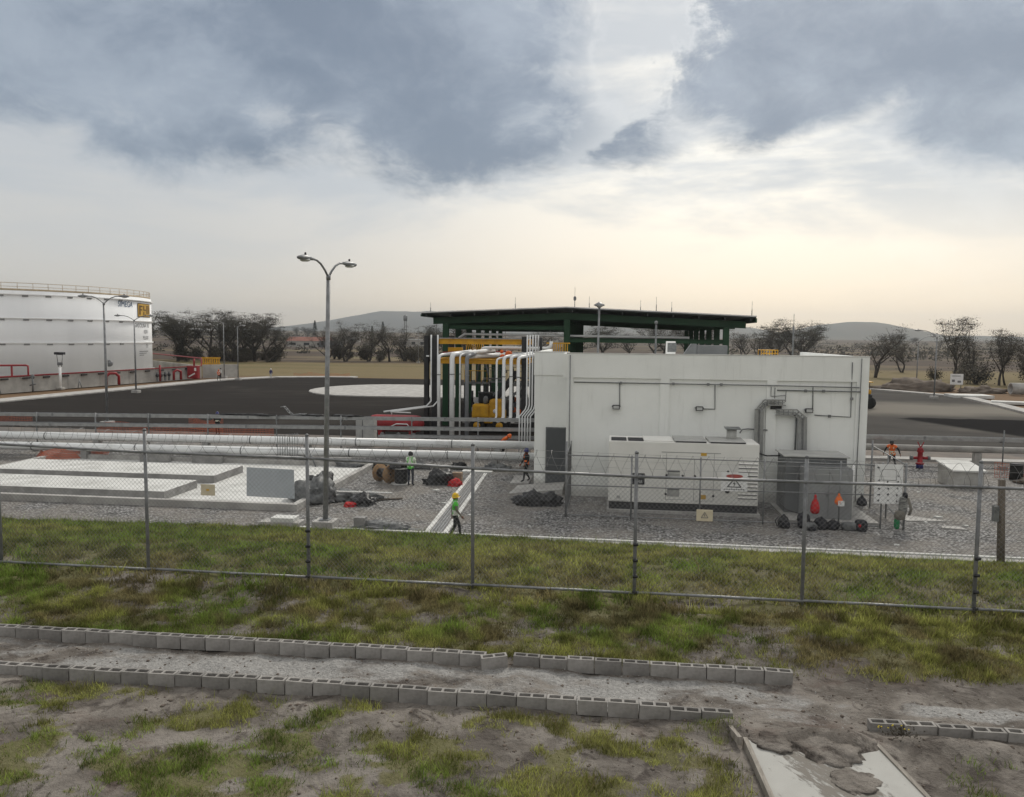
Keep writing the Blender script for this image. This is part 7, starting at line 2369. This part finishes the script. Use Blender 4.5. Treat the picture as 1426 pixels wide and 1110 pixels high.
def person(label, loc, rz, pose, shirt, trousers, helmet, vest=None, stripe='reflect', group=None, sz=1.0):
    """pose: dict of joint overrides plus 'bend' (radians forward at the hips); faces local -Y"""
    J = dict(pelvis=(0, 0, .95), waist=(0, .0, 1.10), chest=(0, .005, 1.30), neck=(0, .01, 1.46), head=(0, -.015, 1.56), crown=(0, 0, 1.66), nose=(0, -.105, 1.555),
             ls=(.185, .0, 1.40), le=(.235, .02, 1.13), lw=(.235, -.07, .90), rs=(-.185, .0, 1.40), re=(-.235, .02, 1.13), rw=(-.235, -.07, .90),
             lh=(.095, 0, .90), lk=(.105, -.03, .50), la=(.11, .02, .09), lt=(.125, -.15, .035), rh=(-.095, 0, .90), rk=(-.105, -.03, .50), ra=(-.11, .02, .09), rt=(-.125, -.15, .035))
    for k_, v_ in pose.items():
        if k_ != 'bend':
            J[k_] = v_
    J = {k_: Vector(v_) for k_, v_ in J.items()}
    bnd = pose.get('bend', 0)
    if bnd:
        piv = J['pelvis'].copy()
        rot = Matrix.Rotation(bnd, 3, 'X')
        for k_ in ('waist', 'chest', 'neck', 'head', 'crown', 'nose', 'ls', 'le', 'lw', 'rs', 're', 'rw'):
            J[k_] = piv + rot @ (J[k_] - piv)
    rad = dict(pelvis=.145, waist=.135, chest=.165, neck=.062, head=.092, crown=.088, nose=.022, ls=.075, le=.052, lw=.036, rs=.075, re=.052, rw=.036,
               lh=.095, lk=.066, la=.050, lt=.038, rh=.095, rk=.066, ra=.050, rt=.038)
    names = list(J)
    co = [J[n_] for n_ in names]
    rr_ = [rad[n_] for n_ in names]
    idx = {n_: i for i, n_ in enumerate(names)}
    E = [('pelvis', 'waist', 'torso'), ('waist', 'chest', 'torso'), ('chest', 'neck', 'torso'), ('neck', 'head', 'skin'), ('head', 'crown', 'skin'), ('head', 'nose', 'skin'),
         ('chest', 'ls', 'torso'), ('ls', 'le', 'arm'), ('le', 'lw', 'arm'), ('chest', 'rs', 'torso'), ('rs', 're', 'arm'), ('re', 'rw', 'arm'),
         ('pelvis', 'lh', 'leg'), ('lh', 'lk', 'leg'), ('lk', 'la', 'leg'), ('la', 'lt', 'boot'), ('pelvis', 'rh', 'leg'), ('rh', 'rk', 'leg'), ('rk', 'ra', 'leg'), ('ra', 'rt', 'boot')]
    edges = [(idx[a], idx[b]) for a, b, _ in E]
    labs = [c for _, _, c in E]
    for s_, e_, w_ in ((1, 'le', 'lw'), (-1, 're', 'rw')):
        d = (J[w_] - J[e_]).normalized()
        fwd = Vector((0, -1, 0))
        fwd = (fwd - d * fwd.dot(d))
        fwd = fwd.normalized() if fwd.length > 0.05 else d.orthogonal().normalized()
        sid = d.cross(fwd).normalized()
        pi_ = len(co)
        co.append(J[w_] + d * .075)
        rr_.append(.034)
        edges.append((idx[w_], pi_))
        labs.append('skin')
        for q in range(4):
            off = fwd * (.030 - .020 * q)
            ln = (.036, .042, .040, .030)[q]
            i0 = len(co)
            co += [J[w_] + d * .105 + off, J[w_] + d * (.105 + ln) + off + sid * .010 * s_, J[w_] + d * (.105 + ln * 1.7) + off + sid * .028 * s_]
            rr_ += [.0095, .009, .008]
            edges += [(pi_, i0), (i0, i0 + 1), (i0 + 1, i0 + 2)]
            labs += ['skin'] * 3
        i0 = len(co)
        co += [J[w_] + d * .055 + fwd * .045, J[w_] + d * .095 + fwd * .058]
        rr_ += [.011, .009]
        edges += [(pi_, i0), (i0, i0 + 1)]
        labs += ['skin'] * 2
    me = bpy.data.meshes.new('b')
    me.from_pydata([c[:] for c in co], edges, [])
    ob = bpy.data.objects.new('b', me)
    COL.objects.link(ob)
    sk = ob.modifiers.new('s', 'SKIN')
    sk.use_smooth_shade = True
    for i, v_ in enumerate(me.skin_vertices[0].data):
        v_.radius = (rr_[i], rr_[i] * (0.72 if names[i] in ('chest', 'waist', 'pelvis') else 1.0) if i < len(names) else rr_[i])
        v_.use_root = (i == 0)
    sb = ob.modifiers.new('u', 'SUBSURF')
    sb.levels = 1
    dg = bpy.context.evaluated_depsgraph_get()
    body = bpy.data.meshes.new_from_object(ob.evaluated_get(dg))
    bpy.data.objects.remove(ob)
    bpy.data.meshes.remove(me)
    o = thing('person', label, 'person', loc, rz, group)
    o.scale = (sz, sz, sz)
    slots = {'skin': 0, 'torso': 1, 'arm': 1, 'leg': 2, 'boot': 3}
    for m_ in ('skin', shirt, trousers, 'black_cloth'):
        body.materials.append(MATS[m_])
    A = np.array([co[a][:] for a, b in edges])
    Bv = np.array([co[b][:] for a, b in edges]) - A
    ll = (Bv ** 2).sum(1)
    rads = np.array([(rr_[a] + rr_[b]) / 2 for a, b in edges])
    fl = []
    for p in body.polygons:
        c = np.array(p.center[:])
        t_ = np.clip(((c - A) * Bv).sum(1) / ll, 0, 1)
        dd = np.linalg.norm(A + Bv * t_[:, None] - c, axis=1) - rads
        fl.append(labs[int(np.argmin(dd))])
    body.polygons.foreach_set('material_index', [slots[q] for q in fl])
    body.polygons.foreach_set('use_smooth', [True] * len(fl))
    b_ = bpy.data.objects.new('body', body)
    COL.objects.link(b_)
    b_.parent = o
    up = (J['crown'] - J['head']).normalized()
    rotq = Vector((0, 0, 1)).rotation_difference(up).to_matrix()

    def hp(v):
        return (J['head'] + rotq @ Vector(v))[:]
    if helmet:
        hm_ = MB()
        vs, fs = [], []
        prof = [(.175, .035, -.055), (.135, .045, 0), (.128, .10, 0), (.105, .165, 0), (.06, .205, 0), (.005, .218, 0)]
        n_ = 18
        for (r_, z_, fy) in prof:
            for k_ in range(n_):
                a = 2 * math.pi * k_ / n_
                brim = 1.0
                if r_ == .175:
                    brim = 0.84 + 0.22 * max(0, -math.sin(a))
                vs.append(hp((r_ * brim * math.cos(a) * 0.94, r_ * brim * math.sin(a), z_)))
        for i in range(len(prof) - 1):
            for k_ in range(n_):
                k2 = (k_ + 1) % n_
                fs.append((i * n_ + k_, i * n_ + k2, (i + 1) * n_ + k2, (i + 1) * n_ + k_))
        hm_.add(vs, fs, 0, True).build('helmet', helmet, o, local=True)
    MB().sell(hp((0, .035, .01)), (.088, .075, .075), 0.9, 12).build('hair', 'hair', o, local=True)
    for s_ in (-1, 1):
        MB().sell(hp((s_ * .036, -.086, .018)), (.012, .008, .008), 1, 8).build('eye', 'ink', o, local=True)
        MB().sell(hp((s_ * .094, .005, -.005)), (.012, .022, .034), 0.9, 8).build('ear', 'skin', o, local=True)
    MB().sell(hp((0, -.088, -.042)), (.026, .008, .006), 1, 8).build('mouth', 'red_paint', o, local=True)
    if vest:
        vb, ix = MB(), {}
        axis = (J['chest'] - J['pelvis']).normalized()
        for p, q in zip(body.polygons, fl):
            if q != 'torso' and not (q == 'leg' and (Vector(p.center) - J['pelvis']).dot(axis) > -0.06):
                continue
            hgt = (Vector(p.center) - J['pelvis']).dot(axis)
            fv = []
            for vi in p.vertices:
                if vi not in ix:
                    v_ = body.vertices[vi]
                    ix[vi] = len(vb.v)
                    vb.v.append(tuple(v_.co + v_.normal * 0.022))
                fv.append(ix[vi])
            vb.f.append(tuple(fv))
            xx = abs(p.center[0])
            st = 1 if (0.10 < hgt < 0.17) or (-0.02 < hgt < 0.03) or (hgt > 0.25 and 0.075 < xx < 0.125) else 0
            vb.m.append(st)
            vb.s.append(True)
        vb.build('safety_vest', [vest, stripe], o, local=True)
    return o


WALK = dict(lk=(.10, -.16, .52), la=(.105, -.20, .10), lt=(.115, -.36, .05), rk=(-.10, .02, .50), ra=(-.105, .24, .12), rt=(-.12, .10, .035), le=(.25, .10, 1.14), lw=(.25, .10, .89), re=(-.25, -.05, 1.13), rw=(-.23, -.20, .93))
person('worker with yellow helmet and bright green vest walking by the drain channel', (-5.65, 28.85, 0.0), R(105), WALK, 'shirt_grey', 'dark_wear', 'helm_yellow', 'vest_green', sz=1.0)
person('worker in pale green vest and jeans standing with back turned by the reels', (-9.94, 38.9, 0.0), R(172), dict(le=(.25, -.05, 1.14), lw=(.20, -.22, 1.05), re=(-.25, -.05, 1.14), rw=(-.20, -.22, 1.05)), 'vest_pale', 'jeans', 'helm_black', 'vest_pale', 'vest_green')
person('worker in dark clothes and blue helmet stepping towards the grey door', (-4.2, 40.7, 0.07), R(-60), dict(WALK, le=(.25, -.02, 1.13), lw=(.22, -.16, .95)), 'dark_wear', 'dark_wear', 'helm_blue', 'dark_wear', 'orange')
person('worker in orange bending low behind the white pipes', (-6.6, 48.3, 0.15), R(80), dict(bend=0.95, lk=(.10, -.18, .46), la=(.11, .04, .09), rk=(-.10, -.18, .46), ra=(-.11, .04, .09), lw=(.15, -.35, 1.05), rw=(-.15, -.35, 1.05)), 'orange', 'dark_wear', 'orange', 'orange', 'red_cloth')
person('worker in orange vest striding behind the fence corner beyond the building', (16.8, 49.0, 0.0), R(-35), dict(lk=(.16, -.08, .50), la=(.26, .0, .09), lt=(.30, -.16, .035), rk=(-.16, -.05, .50), ra=(-.26, .05, .09), rt=(-.30, -.11, .035), bend=0.25, le=(.36, .0, 1.20), lw=(.46, -.10, .99), re=(-.36, .0, 1.20), rw=(-.44, -.08, .96)), 'dark_wear', 'dark_wear', 'helm_black', 'orange', 'vest_pale')
person('worker with blue helmet and dark clothes behind the cable trays by the orange net', (-29.2, 56.0, 0.0), R(10), dict(lw=(.20, -.25, 1.1), rw=(-.20, -.25, 1.1)), 'dark_wear', 'dark_wear', 'helm_blue', 'dark_wear', 'vest_pale')
person('far worker in orange vest walking on the pavement by the dike wall end', (-61.6, 118.8, 0.13), R(60), WALK, 'orange', 'dark_wear', 'orange', 'orange')
person('far worker in purple-blue clothes standing at the dry field edge', (-57.0, 128.0, 0.0), R(20), dict(), 'helm_blue', 'shirt_white', 'helm_white')
person('far worker in pale shirt standing beside the dike wall end panel', (-64.2, 124.5, 0.13), R(-30), dict(), 'shirt_white', 'dark_wear', 'helm_black')

# ------------------------------------------------------------------ air
mb = MB()
mb.box(-5600, 5600, -5600, 5600, -1.5, 175)
hz = mb.build('haze', 'white_paint')
hz.data.materials.clear()
hm = bpy.data.materials.new('haze_air')
hm.use_nodes = True
t = hm.node_tree
t.nodes.clear()
pv = nd(t, 'ShaderNodeVolumePrincipled')
pv.inputs['Color'].default_value = (0.88, 0.94, 1.0, 1)
pv.inputs['Density'].default_value = 0.00019
pv.inputs['Anisotropy'].default_value = 0.8
om = nd(t, 'ShaderNodeOutputMaterial')
t.links.new(pv.outputs[0], om.inputs['Volume'])
hz.data.materials.append(hm)
tag(hz, 'thin pale haze filling the air over the plain', kind='stuff')
